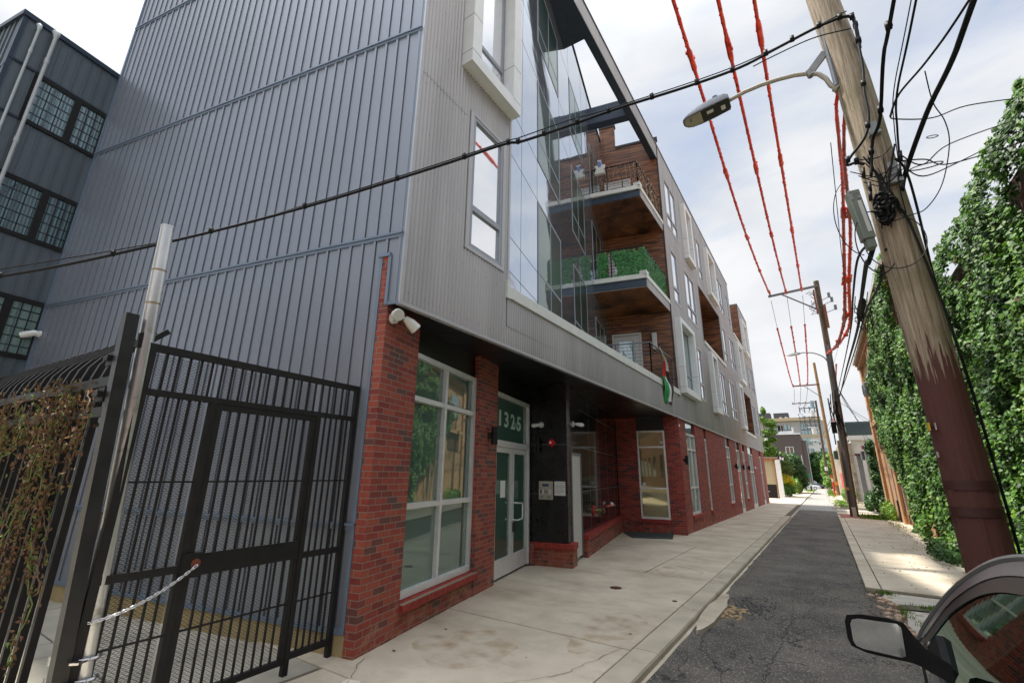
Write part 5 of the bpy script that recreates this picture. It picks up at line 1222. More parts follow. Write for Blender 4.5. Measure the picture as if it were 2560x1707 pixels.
cable('black cable running down the face of the near pole in a loop to its left', [(.905, 4.68, 6.1), (.885, 4.66, 5.73), (.87, 4.65, 5.45), (.835, 4.64, 5.18), (.82, 4.62, 4.9), (.76, 4.62, 4.70), (.63, 4.66, 4.56), (.60, 4.68, 4.50), (.66, 4.68, 4.50), (.72, 4.68, 4.46)], .013, clamps=5)
cable('black cable rising to the top edge, first one right of the pole', [(.74, 4.64, 4.30), (.80, 4.60, 4.62), (.83, 4.3, 4.62), (.81, 3.65, 4.68), (.85, 3.29, 4.78), (1.0, 1.0, 5.15), (1.3, -12, 6.4)], .014, clamps=4)
cable('thick black cable rising to the upper right, thickest of the group', [(.93, 4.70, 4.12), (1.0, 4.75, 4.33), (1.1, 4.24, 4.5), (1.2, 3.86, 4.6), (1.26, 3.47, 4.7), (1.5, 1.5, 5.1), (2.2, -12, 6.6)], .019)
cable('thin black cable between the two thick ones rising steeply', [(.96, 4.68, 4.40), (.96, 4.5, 4.6), (.94, 4.14, 4.7), (.98, 3.37, 4.8), (1.1, 1.0, 5.2), (1.4, -12, 6.4)], .008)
cable('thin pale wire beside the thin steep cable', [(.95, 4.68, 4.40), (.945, 4.5, 4.63), (.925, 4.14, 4.73), (.965, 3.37, 4.84), (1.1, 1.0, 5.25), (1.4, -12, 6.5)], .004)
cable('black service wire bending up and right above the pole hardware', [(.97, 4.66, 4.85), (1.05, 4.59, 5.0), (1.2, 4.27, 5.0), (1.36, 3.79, 5.0), (1.8, 2.4, 5.1), (3.4, -6, 5.8)], .009)
cable('big hanging loop of thin cable right of the near pole', [(1.2, 4.4, 5.0), (1.30, 4.8, 4.95), (1.345, 4.83, 4.75), (1.33, 4.83, 4.51), (1.21, 4.80, 4.14), (1.05, 4.70, 3.90), (.92, 4.62, 3.83), (.78, 4.64, 3.82), (.72, 4.66, 3.87)], .0045)
for i, (a, lb) in enumerate((([(.98, 4.70, 4.88), (1.04, 4.83, 4.92), (1.4, 5.3, 5.12), (1.75, 5.6, 5.33), (2.5, 6.6, 5.86)], 'uppermost thin wire running right from the near pole to the ivy'),
              ([(.98, 4.70, 4.46), (1.16, 4.95, 4.45), (1.53, 5.55, 4.93), (2.33, 6.5, 5.55)], 'second thin wire to the ivy, with a small loop near the pole'),
              ([(.98, 4.70, 4.40), (1.2, 5.0, 4.52), (1.5, 5.55, 4.71), (2.36, 6.5, 5.26)], 'third thin wire running right from the pole to the ivy'),
              ([(.97, 4.70, 4.36), (1.15, 5.0, 4.36), (1.5, 5.4, 4.62), (2.2, 6.5, 5.35)], 'fourth thin wire to the ivy crossing the third one'))):
    cable(lb, a, .006)
cable('blue-black service cable hanging down the right side of the near pole', [(.93, 4.66, 4.42), (.985, 4.70, 4.3), (1.01, 4.78, 4.0), (1.01, 4.84, 3.43), (1.012, 4.84, 3.16), (1.03, 4.83, 2.85), (1.06, 4.86, 2.2), (1.08, 4.9, 1.2), (1.09, 4.9, .1)], .010)
cable('thin cable curling round the right of the pole shaft', [(.86, 4.68, 4.0), (.91, 4.68, 3.85), (.94, 4.67, 3.55), (.97, 4.69, 3.25), (1.0, 4.72, 2.95), (1.03, 4.78, 2.6)], .010)
def loopc(label, c, rx, rz, r, y, a0=0, a1=6.6, tilt=.3):
    pts = [(c[0]+rx*math.cos(a0+(a1-a0)*i/9), y+tilt*.2*math.sin(a0+(a1-a0)*i/9), c[1]+rz*math.sin(a0+(a1-a0)*i/9)) for i in range(10)]
    return cable(label, pts, r, n=4)
loopc('small curl of wire right of the pole', (1.24, 4.63), .035, .05, .004, 4.83)
loopc('flat oval double loop of wire right of the pole hardware', (1.15, 4.36), .11, .055, .005, 4.83)
loopc('wide loop of thin cable left of the pole below the box', (.66, 3.66), .13, .32, .005, 4.62, .6, 5.4)
loopc('thin wire loop crossing the pole under the cable coil', (.78, 3.62), .20, .27, .004, 4.60, 3.3, 7.4)
loopc('large open curve of wire left of the grey box', (.60, 3.95), .18, .42, .004, 4.64, 1.9, 4.5)
box_ = thing('terminal_box', 'narrow grey green telephone terminal box on the left side of the near pole', 'cabinet', (.62, 4.7, 3.9))
BXM = Matrix.Translation((.628, 4.70, 3.72)) @ Matrix.Rotation(math.radians(-5), 4, 'Y') @ Matrix.Rotation(math.radians(14), 4, 'Z')
build('case', MB().bbox(-.045, .045, -.05, .05, .0, .50, .006).bbox(-.03, .035, -.04, .04, -.09, .0, .006), mat('box_green_grey', (.17, .20, .17), .5, .1, .1), box_, BXM)
build('label', MB().box(.0, .030, -.0525, -.0505, .06, .38), M_dwhite, box_, BXM)
build('clips', MB().box(-.045, -.02, -.054, -.05, .40, .46).box(.01, .04, -.056, -.05, .4, .43).box(-.046, .046, -.052, -.0505, .465, .47), M_steelg, box_, BXM)
coil = thing('cable_coil', 'messy bundle of coiled black cable strapped to the near pole', 'cable bundle', (.78, 4.66, 3.95))
m_ = MB()
for k in range(34):
    a0 = random.uniform(0, 6.28); c = (.775+random.gauss(0, .016), 4.655+random.uniform(-.03, .02), 3.97+random.gauss(0, .035)); rx, rz = random.uniform(.03, .07), random.uniform(.05, .12)
    m_.tube([(c[0]+rx*math.cos(a0+i*.45), c[1]+.03*math.sin(i*1.3+k), c[2]+rz*math.sin(a0+i*.45)) for i in range(random.randint(6, 14))], random.uniform(.005, .011), 5)
m_.sphere((.775, 4.68, 3.97), .055, .03, .09, n=10)
build('coils', m_, M_rubber, coil, I4, smooth='all')
m_ = MB()
for k in range(10):
    x0 = random.uniform(.70, .98); x1 = random.uniform(.70, .92)
    m_.tube([tuple(v) for v in smoothp([(x0, 4.655, random.uniform(4.25, 4.60)), ((x0+x1)/2+random.uniform(-.03, .03), 4.645, 4.2), (x1, 4.65, random.uniform(3.75, 4.0))], 5)], random.uniform(.004, .009), 5)
for k in range(5):
    z = random.uniform(4.2, 4.55); m_.tube([tuple(v) for v in smoothp([(random.uniform(.60, .72), 4.66, z+random.uniform(-.1, .1)), (.82, 4.64, z+random.uniform(-.12, .08)), (random.uniform(.92, 1.02), 4.66, z+random.uniform(-.08, .1))], 5)], .0045, 5)
for c in ((.96, 4.42), (.93, 4.28), (.69, 4.36), (.98, 4.30), (.70, 4.12), (.71, 4.20)): m_.bar((c[0], 4.65, c[1]-.05), (c[0]+.01, 4.65, c[1]+.05), .025, .025)
build('jumper_wires', m_, M_rubber, coil, I4, smooth='all')
# bundle towards the second pole
cable('thick black cable bundle sagging from the box on the near pole to the second pole', [(.655, 4.74, 3.66), (.63, 5.0, 3.62), (.68, 5.55, 3.82), (.75, 7.2, 3.97), (.86, 9.7, 4.2), (1.0, 16, 4.75), (1.15, 24, 5.3), (1.2, 30.35, 5.6)], .022)
cable('second thinner black cable beside the bundle to the second pole', [(.74, 4.74, 3.62), (.735, 5.1, 3.58), (.75, 5.7, 3.6), (.84, 8, 4.0), (.95, 12, 4.35), (1.15, 22, 5.2), (1.25, 30.35, 5.9)], .013)
cable('third black cable of the sagging run, leftmost', [(.62, 4.75, 3.7), (.62, 5.6, 3.9), (.69, 7.4, 4.1), (.84, 11, 4.45), (1.05, 22, 5.3), (1.15, 30.35, 5.8)], .012)
cable('thin wire hanging free left of the sagging cables', [(.55, 5.0, 5.0), (.60, 6.5, 4.6), (.72, 9, 4.6), (.9, 16, 5.4), (1.1, 30.35, 7.2)], .004)
splice = thing('splice_closure', 'black cable splice closure and strand hardware on the sagging cables before the second pole', 'splice', (.78, 7.6, 4.0))
build('closure', MB().tube([(.78, 7.4, 4.02), (.80, 7.9, 4.06), (.83, 8.6, 4.12)], [.04, .05, .04], 10), M_rubber, splice, I4, smooth=True)
m_ = MB()
for k in range(14): m_.tube([(.80+random.uniform(-.12, .2), 8.0+random.uniform(-.5, .8), 4.1+random.uniform(-.15, .2)), (.85+random.uniform(-.1, .1), 8.3+random.uniform(-.4, .8), 4.1+random.uniform(-.2, .2)), (.9+random.uniform(-.1, .25), 8.8+random.uniform(-.5, .8), 4.1+random.uniform(-.2, .25))], .006, 4)
build('jumpers', m_, M_rubber, splice, I4)
# ---- red sleeved wires
def sleeve(label, pts, r, seed, bumps=1.0, m_=None, n=10, group='red sleeved overhead wires'):
    P = smoothp(pts, n); rnd = random.Random(seed)
    Q = []
    for a, b_ in zip(P[:-1], P[1:]):
        k = max(1, int((b_-a).length/(.09)))
        for j in range(k): Q.append(a.lerp(b_, j/k))
    Q.append(P[-1]); mb = MB(); rr = []
    for i in range(len(Q)):
        rb = r if not isinstance(r, tuple) else r[0]+(r[1]-r[0])*min(1, (Q[i].y-4.8)/14)
        rr.append(rb*(1+(.55*bumps if (i//16) % 3 == 0 and i % 16 < 5 else 0)+.12*rnd.uniform(-1, 1)))
    mb.tube(Q, rr, 7)
    for i in range(0, len(Q)-1, 1):
        p = Q[i]; d = (Q[i+1]-Q[i]); 
        if d.length < 1e-4: continue
        rb = rr[i]; s = rb*.46*rnd.uniform(.4, 1.2); off = Vector((rnd.choice((-1, 1))*rb*rnd.uniform(.5, .95), 0, rnd.uniform(-1, 1)*rb))
        q = p+off; mb.bar(tuple(q-d.normalized()*s), tuple(q+d.normalized()*s), s*1.6, s*1.6)
    return build('sleeved_wire', mb, m_ or M_red, label=label, cat='wire', group=group)
W1 = [(-1.38, 4.8, 12.9), (-1.33, 8.4, 12.3), (-1.30, 11, 11.95), (-1.29, 15.3, 11.55), (-1.27, 19.3, 11.45), (-1.23, 24, 11.75), (-1.19, 28, 12.2), (-1.17, 30.4, 12.55)]
def sh(pts, fx, dz=0): return [(fx(y), y, z+dz) for x, y, z in pts]
sleeve('red sleeved overhead wire, leftmost of the three above the road', W1, .042, 1)
sleeve('red sleeved overhead wire, middle of the three above the road', sh(W1, lambda y: -.475+.0066*(y-4.8), -.15), .042, 2)
sleeve('red sleeved overhead wire, rightmost of the three above the road', sh(W1, lambda y: .18+.0118*(y-4.8), -.15), .042, 3)
sleeve('red sleeved wire from the near pole down to the second pole, left of the pair', [(.80, 4.98, 5.75), (.70, 5.2, 5.62), (.77, 6.2, 5.8), (.92, 8, 6.2), (1.05, 10.5, 6.5), (1.32, 16.5, 6.96), (1.43, 20, 7.2), (1.36, 25, 7.6), (1.15, 30.3, 8.4)], (.017, .050), 4, 1.2)
sleeve('red sleeved wire from the near pole down to the second pole, right of the pair', [(.82, 5.0, 5.45), (.76, 5.2, 5.50), (.85, 6.8, 5.83), (1.16, 10.5, 6.5), (1.36, 15, 6.9), (1.67, 21, 7.4), (1.62, 26, 8.0), (1.45, 30.3, 8.6)], (.017, .050), 5, 1.2)
for i, (x0, x1, y0) in enumerate(((-1.17, -1.78, 36), (-.31, -.9, 33), (.50, -.1, 32.5))):
    lb = ('leftmost', 'middle', 'rightmost')[i]
    P = [(x0, 30.6, 12.2), (x0+(x1-x0)*.15, 36, 11.9), (x0+(x1-x0)*.45, 50, 12.0), (x0+(x1-x0)*.75, 62, 12.7), (x1, 72.9, 13.65)]
    cable('bare wire leaving the far side of the second pole crossarm, '+lb, P[:2], .012)
    sleeve('faded red sleeved wire between second and third pole, '+lb, P[1:], .05, 10+i, .5, M_redfar, group='red sleeved wires beyond the second pole')
sleeve('short red sleeved wire dropping behind the second pole', [(1.55, 32, 8.1), (1.55, 38, 7.6), (1.5, 46, 7.0), (1.45, 55, 6.4)], .035, 20, .5, M_redfar)
# ---- second pole
p2 = thing('utility_pole', 'dark wooden pole with grey cable riser and crossarm at mid distance on the right pavement', 'utility pole', (1.12, 30.5, -.2))
pole_curve([(1.02, 30.5, -.5), (1.17, 30.5, 5), (1.24, 30.5, 9), (1.27, 30.5, 12.9)], [.19, .17, .15, .14], M_pole2, p2, 18)
build('cable_riser', MB().tube([(1.04, 30.29, -.4), (1.14, 30.32, 4), (1.20, 30.34, 8.9)], .085, 10), M_gpole, p2, I4, smooth=True)
build('riser_foot', MB().tube([(1.035, 30.28, -.4), (1.045, 30.28, .25)], .095, 10), M_alu, p2, I4)
build('crossarm', MB().bar((1.3, 30.35, 12.55), (-1.28, 30.35, 12.40), .10, .12).bar((1.22, 30.33, 11.0), (-.55, 30.33, 12.38), .05, .07), M_gpole, p2, I4)
build('warning_tag', MB().box(.88, 1.0, 30.2, 30.23, 1.08, 1.22), mat('tag_yellow_far', (.55, .35, .02), .5), p2, I4)
for x, z in ((-1.17, 12.48), (-.31, 12.53), (.50, 12.58)): build('insulator', MB().cyl((x, 30.35), .05, z, z+.18, 8), M_dframe, p2, I4)
for x, z in ((1.75, 11.75), (1.85, 11.45), (1.95, 10.95)): build('insulator', MB().cyl((x, 30.4), .07, z, z+.28, 8).bar((1.3, 30.4, z-.15), (x, 30.4, z+.05), .03, .03), M_dframe, p2, I4)
m_ = MB()
for k in range(12): m_.tube([(.7+random.uniform(-.1, .5), 30.3, 12.3-.12*k), (.85+random.uniform(-.2, .2), 30.3, 12.15-.12*k), (1.05, 30.3, 12.2-.12*k)], .018, 4)
build('jumper_wires', m_, M_dframe, p2, I4)
build('transformer_bracket', MB().box(1.38, 1.5, 30.2, 30.32, 9.9, 11.3).box(1.02, 1.10, 30.2, 30.3, 10.8, 12.3), mat('rust_brown', (.20, .07, .03), .8), p2, I4)
m_ = MB()
for k in range(10): a = random.uniform(-.25, .25); m_.tube([(1.1+a, 30.2, 5.9+random.uniform(-.6, .5)), (1.0+a, 30.1, 5.2+random.uniform(-.5, .5)), (.9+random.uniform(-.1, .5), 30.2, 4.4+random.uniform(-.8, .8))], .022, 5)
m_.box(.72, .95, 30.15, 30.35, 4.0, 4.6).tube([(.78, 30.2, 3.4), (.80, 30.2, 5.9)], .03, 5)
build('cable_tangle', m_, M_rubber, p2, I4)
l2 = thing('street_lamp', 'flat street lamp on a curved arm fixed to the second pole over the road', 'street lamp', (1.08, 30.3, 8))
build('lamp_arm', MB().tube(smoothp([(1.10, 30.3, 7.95), (.95, 30.3, 8.25), (.55, 30.3, 8.52), (.1, 30.3, 8.62), (-.2, 30.3, 8.62)], 4), .032, 7), M_steelg, l2, I4)
build('lamp_head', MB().loft([[(x, 30.3-w_, 8.60+b_), (x, 30.3+w_, 8.60+b_), (x, 30.3+w_*.7, 8.60+t_), (x, 30.3-w_*.7, 8.60+t_)] for x, w_, b_, t_ in ((-.1, .08, -.03, .03), (-.25, .14, -.05, .07), (-.6, .13, -.08, .03), (-.82, .03, -.06, -.04))]).cyl((-.35, 30.3), .05, 8.65, 8.75, 8), M_steelg, l2, I4)
# ---- third pole and those behind
def far_pole(label, x, y, z1, r, m_, arms=(), x1=None):
    t = thing('utility_pole', label, 'utility pole', (x, y, gz(y)))
    pole_curve([(x, y, gz(y)-.3), (x1 if x1 is not None else x, y, z1)], [r, r*.75], m_, t, 12)
    for k, (z, xa, xb, br) in enumerate(arms):
        build('crossarm', MB().bar((xa, y-.25, z), (xb, y-.25, z), .14, .16), M_gpole if k else mat('arm_red_brown', (.16, .07, .05), .8), t, I4)
        if br: build('brace', MB().bar((x+.1, y-.3, z-1.8), (xa*.6+xb*.4, y-.3, z), .07, .07), M_gpole, t, I4)
        for q in range(4 if k else 3): xx = xa+(xb-xa)*(q*.26+.03); build('insulator', MB().cyl((xx, y-.25), .09, z-.9 if k else z, z+.25, 6), M_dframe, t, I4)
    return t
p3 = far_pole('tall tan wooden pole with red-brown crossarm, third pole along the right side', 1.20, 73, 16.8, .21, M_pole3, ((13.75, -1.85, 1.3, True),), 1.09)
build('tag', MB().box(1.0, 1.4, 72.7, 72.78, .75, 1.2), mat('orange_tag', (.6, .25, .02), .6), p3, I4)
p4 = far_pole('grey wooden pole crowded with transformers and crossarms, far along the right side', .55, 105, 16.0, .22, M_pole2, ((15.6, -3.2, .9, False), (14.6, -2.2, .9, False), (12.8, -2.4, .6, False), (11.9, -2.4, .6, False), (11.2, -2.0, .6, False)), .75)
for i, (x, z) in enumerate(((-.1, 12.9), (-.3, 9.6))): build('transformer', MB().cyl((x, 104.6), .42, z, z+1.15, 14), M_dwhite, p4, I4, smooth=True)
build('grey_can', MB().cyl((.1, 104.6), .35, 14.5, 15.9, 10), mat('can_blue', (.2, .3, .35), .5), p4, I4)
m_ = MB()
for k in range(40): x = random.uniform(-2.4, .6); z = random.uniform(10.8, 15.6); m_.bar((x, 104.7, z), (x+random.uniform(-.5, .5), 104.7, z+random.uniform(-.6, .6)), .07, .07)
build('hardware', m_, M_dframe, p4, I4)
build('white_band', MB().cyl((.57, 105), .26, 2.9, 3.6, 10), M_dwhite, p4, I4)
build('pale_base', MB().cyl((.56, 105), .25, gz(105), 1.7, 10), mat('pale_wrap', (.42, .33, .2), .8), p4, I4)
for y, z, lb in ((104, 10.9, 'upper'), (103, 8.4, 'lower')):
    t = thing('street_lamp', 'tiny distant lamp on a white curved arm, '+lb+' one on the crowded far pole', 'street lamp', (.5, y, z-.5))
    build('lamp_arm', MB().tube(smoothp([(.5, y, z-.9), (.2, y, z-.2), (-.8, y, z), (-1.3, y, z-.05)], 4), .05, 6), M_dwhite, t, I4)
    build('lamp_head', MB().bbox(-2.1, -1.25, y-.15, y+.15, z-.12, z+.02, .03), M_dframe, t, I4)
t = thing('utility_pole', 'short weathered pole half hidden behind the second pole', 'utility pole', (1.6, 46, -.3))
pole_curve([(1.35, 46, -.4), (1.42, 46, 4.6)], [.16, .13], M_pole2, t, 10)
for i, (z0, z1, x0, x1) in enumerate(((13.4, 15.2, -1.7, -3.0), (13.5, 14.8, -.9, -2.2), (13.5, 14.8, -.1, -1.4), (5.6, 9.5, 1.2, 1.0), (5.8, 8.6, 1.25, 1.1))):
    cable('slack wire between far poles, number %s from left' % ('one', 'two', 'three', 'four', 'five')[i], [(x0, 73 if i < 3 else 30.6, z0), ((x0+x1)/2, 88 if i < 3 else 55, (z0+z1)/2-.8), (x1, 104, z1)], .022)
for i in range(4):
    cable(('first', 'second', 'third', 'fourth')[i]+' thin service wire from second pole to orange building', [(1.35, 30.3, 6.4), (1.8+.1*i, 33, 5.6-.25*i), (2.9, 36+2*i, 4.9-.3*i)], .010)
cable('thin wire from the ivy to the orange building, low', [(2.3, 20, 4.1), (2.5, 26, 3.9), (1.35, 30.3, 5.6)], .010)
# ================================================================ right side: ivy, orange building
M_orange = mat('orange_stucco', (.50, .29, .155), .85, 0, .10, 1.2, bump=.35, bscale=40, dirt=((.36, .22, .13), .8, .60))
ob = thing('orange_building', 'orange stucco building with gabled end and boxed eaves, half covered by ivy', 'building', (2.75, 24, -.1))
XO = 2.72
m_ = MB().box(XO, 3.2, 17.0, 32.6, -.6, 8.0).box(XO-.14, XO, 26.2, 26.9, -.5, 7.9).box(XO-.12, XO, 31.9, 32.62, -.5, 8.0)
build('wall', m_, M_orange, ob, I4)
build('roof', MB().box(XO-.25, 3.25, 16.9, 32.9, 8.0, 8.22).box(XO-.18, XO, 17.1, 32.8, 7.75, 8.0), M_orange, ob, I4)
build('gutter', MB().box(XO-.36, XO-.26, 17, 32.95, 8.1, 8.26), M_dwhite, ob, I4)
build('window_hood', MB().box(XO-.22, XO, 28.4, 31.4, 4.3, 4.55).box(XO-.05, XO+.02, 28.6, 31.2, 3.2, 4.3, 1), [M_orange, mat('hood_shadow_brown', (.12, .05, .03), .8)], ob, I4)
build('downspout', MB().box(XO-.13, XO-.03, 27.5, 27.62, .75, 7.9).box(XO-.13, XO-.03, 24.9, 25.0, .3, 6), mat('pale_stucco_pipe', (.50, .44, .36), .6), ob, I4)
build('downspout_boot', MB().box(XO-.15, XO-.01, 27.48, 27.64, -.3, .75), M_tape, ob, I4)
build('window', MB().box(XO-.03, XO+.01, 29.0, 30.8, 5.4, 7.0), M_glass_dark, ob, I4)
build('drain_pipe', MB().tube(smoothp([(XO-.16, 22.6, 3.2), (XO-.16, 22.4, 1.6), (XO-.18, 22.3, .2), (XO-.35, 22.2, -.08)], 4), .06, 8), M_dwhite, ob, I4, smooth=True)
ac = thing('air_conditioner', 'grey window air conditioner sticking out of the orange building above the ivy', 'air conditioner', (2.4, 27.6, 5.8))
build('case', MB().bbox(2.22, 2.85, 27.2, 28.1, 5.55, 6.15, .02), mat('ac_grey', (.36, .36, .34), .5, .1, .06), ac, I4)
m_ = MB()
for i in range(4): m_.box(2.30, 2.42, 27.17, 27.2, 5.62+.12*i, 5.70+.12*i)
for i in range(4): m_.box(2.19, 2.22, 27.4+.15*i, 27.5+.15*i, 5.65, 6.05)
build('grille', m_, M_dframe, ac, I4)
iw = thing('garden_wall', 'brown wall hidden behind the near ivy at right edge', 'wall', (2.7, 5, 0))
build('wall', MB().box(2.62, 3.0, -22, 16.9, -.5, 5.5), mat('brown_wall', (.09, .045, .03), .9, 0, .3, 3), iw, I4)
LEAF1 = leaf_mat('ivy_leaf', [(.010, .034, .006), (.028, .090, .010), (.054, .155, .013), (.095, .23, .018), (.17, .31, .028), (.13, .10, .035)], .55, .18)
def ivy_mesh(name, fn, n, s0, s1, seed):
    r = np.random.default_rng(seed); P = []; N = []; T = []; S = []; RR = []
    while len(P) < n:
        y, z, x, keep, sc_f = fn(r)
        if not keep: continue
        g = noise.noise(Vector((y*1.1, z*1.1, seed)))
        P.append((x, y, z)); N.append((-1+r.normal(0, .4), -.35+r.normal(0, .5), .75+r.normal(0, .5))); T.append((-.25+r.normal(0, .3), r.normal(0, .55), -1+r.normal(0, .3))); S.append(r.uniform(s0, s1)*sc_f)
        RR.append(min(1, max(0, .38+.35*g+r.normal(0, .2))))
    return leaf_mesh(name, P, N, T, S, RR, .16, .95)
def near_fn(r):
    y = r.uniform(3.2, 12.6); z = r.uniform(-.0, 6.4)
    top = 5.92+.25*noise.noise(Vector((y*.8, 0, 0)))+.12*noise.noise(Vector((y*3, 2, 0)))
    if y > 11.2: top = 5.92-(y-11.2)**2*1.6
    if z > top: return y, z, 0, False, 1
    bulge = .26+.18*noise.noise(Vector((y*.7, z*.6, 3)))+.16*noise.noise(Vector((y*2.6, z*2.4, 5)))+.10*noise.noise(Vector((y*6, z*6, 9)))
    if z > top-.5: bulge *= .5+(top-z)
    if noise.noise(Vector((y*1.1, z*.9, 11))) < -.38: return y, z, 0, False, 1
    return y, z, 2.60-max(.03, bulge)*r.uniform(.45, 1.05)-.03, True, 1
iv = thing('ivy', 'dense glossy ivy covering the near wall right of the large pole', 'ivy', (2.6, 8, 0))
build('leaves', ivy_mesh('leaves', near_fn, 62000, .03, .095, 3), LEAF1, iv, I4)
def far_fn(r):
    y = r.uniform(12.2, 29.3); z = r.uniform(-.1, 8.9)
    top = 8.55-.0*y if y < 21 else 8.55-(y-21)*.30
    if y < 17.1: top = min(top, 5.6+.1*(y-12.2))
    top += .3*noise.noise(Vector((y*.9, 0, 6)))
    lo = -.2
    if y > 22.5: lo = 1.2+(y-22.5)*.55+.5*noise.noise(Vector((y, 4, 0)))
    elif y > 17.2 and noise.noise(Vector((y*1.3, z*.7, 8))) > .12 and z < 1.3+.12*(y-17): return y, z, 0, False, 1
    if y > 27: lo = 3.4+(y-27)*.8
    if z > top or z < lo: return y, z, 0, False, 1
    if noise.noise(Vector((y*.9, z*.9, 21))) < -.42: return y, z, 0, False, 1
    bulge = .28+.20*noise.noise(Vector((y*.5, z*.5, 13)))+.18*noise.noise(Vector((y*1.9, z*1.9, 5)))
    if y > 26.5: bulge *= .5
    if z > top-.6: bulge *= .4+(top-z)
    return y, z, 2.68-max(.04, bulge)*r.uniform(.4, 1.05)-.05, True, 1
iv2 = thing('ivy', 'tall sheet of ivy over the near part of the orange building', 'ivy', (2.7, 18, 0))
build('leaves', ivy_mesh('leaves', far_fn, 50000, .055, .13, 4), LEAF1, iv2, I4)
def stem_mesh(y0, y1, ztop, n, xx):
    m_ = MB()
    for k in range(n):
        y = random.uniform(y0, y1); z = -.1; pts = []
        while z < ztop*random.uniform(.7, 1): pts.append((xx-random.uniform(.02, .10), y, z)); z += .35; y += random.uniform(-.2, .2)
        if len(pts) > 2: m_.tube(pts, random.uniform(.006, .016), 4, caps=False)
    return m_
M_stem = mat('ivy_stem', (.13, .075, .045), .85, 0, .2)
build('stems', stem_mesh(3.5, 12, 5.4, 46, 2.62), M_stem, iv, I4)
build('stems', stem_mesh(14, 27, 6.5, 50, 2.72), M_stem, iv2, I4)
def foliage(name, label, cat, clumps, n, s0, s1, cols, trunk=None, group=None, kind=None, seed=0):
    r = np.random.default_rng(seed); W = np.array([c[3]*c[4]*c[5] for c in clumps])**.66; W /= W.sum()
    P = []; N = []; T = []; RR = []; S = []
    ch = r.choice(len(clumps), n, p=W)
    for k in range(n):
        cx2, cy2, cz2, rx, ry, rz = clumps[ch[k]][:6]
        d = r.normal(0, 1, 3); d /= np.linalg.norm(d); rad = r.uniform(.55, 1.06)
        rad *= 1+.28*noise.noise(Vector((d[0]*2.2+cx2, d[1]*2.2, d[2]*2.2+cz2)))
        P.append((cx2+rx*d[0]*rad, cy2+ry*d[1]*rad, cz2+rz*d[2]*rad)); N.append(d*.8+r.normal(0, .5, 3)+np.array([0, 0, .5])); T.append(r.normal(0, .6, 3)+np.array([0, 0, -.6])); S.append(r.uniform(s0, s1)); RR.append(min(1, max(0, .45+.3*noise.noise(Vector((cx2*2, cz2*2, k % 7)))+r.normal(0, .2))))
    t = thing(name, label, cat, (clumps[0][0], clumps[0][1], gz(clumps[0][1])), group)
    build('leaves', leaf_mesh('leaves', P, N, T, S, RR, .15, .9), leaf_mat(name+'_leaf_%d' % seed, cols, .5, .3), t, I4)
    if trunk:
        m_ = MB()
        x, y, h, rr = trunk
        m_.tube([(x, y, gz(y)-.3), (x+.05, y, h*.4), (x-.03, y, h*.75), (x+.1, y, h)], [rr, rr*.8, rr*.5, rr*.2], 8)
        for c in clumps[:6]: m_.tube([(x, y, h*.45), ((x+c[0])/2, (y+c[1])/2, (h*.5+c[2])/2), (c[0], c[1], c[2])], [rr*.4, rr*.25, rr*.1], 6)
        build('trunk', m_, M_stem, t, I4)
    if kind: t['kind'] = kind
    return t
GR = [(.012, .035, .010), (.025, .075, .015), (.045, .13, .02), (.08, .20, .03)]
YG = [(.05, .12, .012), (.10, .22, .02), (.18, .33, .03), (.28, .42, .05)]
# undergrowth on the right
def tuft(label, x0, x1, y0, y1, h, n, cols, seed, s=.10):
    cl = [(random.uniform(x0, x1), random.uniform(y0, y1), gz(y0)+h*random.uniform(.2, .7), (x1-x0)*.3, (y1-y0)*.2, h*.45) for _ in range(6)]
    return foliage('shrub', label, 'shrub', cl, n, s*.6, s*1.3, cols, seed=seed)
tuft('small weeds at the foot of the near ivy by the pole', 1.9, 2.5, 12.5, 17.5, .35, 1400, GR, 31, .07)
tuft('leafy weeds at the foot of the orange building', 2.1, 2.6, 27.8, 31.5, .9, 1800, YG, 32, .10)
tuft('ivy bush below the wooden fence', 1.9, 2.6, 33.5, 38, 1.1, 2600, GR, 33, .14)
tuft('low green weeds behind the second pole', 1.2, 2.0, 52, 58, 1.0, 1800, YG, 34, .16)
foliage('climber', 'vine climbing the fence post next to the orange building', 'plant', [(2.5, 34, 1.0+.8*i, .25, .5, .5) for i in range(4)], 2600, .10, .2, GR, seed=35)
gr_ = []
m_grass = leaf_mat('grass_blades', [(.06, .14, .015), (.12, .25, .02), (.20, .34, .03)], .5, .3)
def grass(label, spots, seed):
    r = np.random.default_rng(seed); P = []; N = []; T = []; S = []; RR = []
    for (x, y, sx, sy, n, h) in spots:
        for _ in range(n):
            P.append((x+r.normal(0, sx), y+r.normal(0, sy), gz(y)-.045+h*.4)); N.append((r.normal(), r.normal(), .2)); T.append((r.normal(0, .4), r.normal(0, .4), 1)); S.append(h*r.uniform(.6, 1.3)); RR.append(r.random())
    o = build('grass', leaf_mesh('grass', P, N, T, S, RR, .05, .14), m_grass, label=label, cat='grass', kind='stuff')
grass('bright green grass tufts in the cracks of the broken pavement and along walls', [(1.05, 9.36, .14, .05, 170, .07), (1.6, 9.33, .2, .05, 260, .06), (2.0, 9.4, .2, .06, 160, .07), (.56, 10.15, .06, .06, 140, .06), (.68, 8.9, .05, .2, 150, .05), (.80, 8.2, .04, .15, 80, .05), (.32, 14, .015, 2.5, 90, .04), (.33, 20, .02, 3, 90, .05), (2.2, 24.5, .15, 1.5, 500, .10), (1.9, 30, .35, 1.0, 1500, .14), (2.3, 21, .12, 1.8, 300, .08), (-1.58, 9, .01, 2, 10, .03), (.9, 46, .3, 4, 900, .2), (.6, 80, .25, 10, 900, .3), (-2.3, 96, .4, 3, 500, .3)], 5)
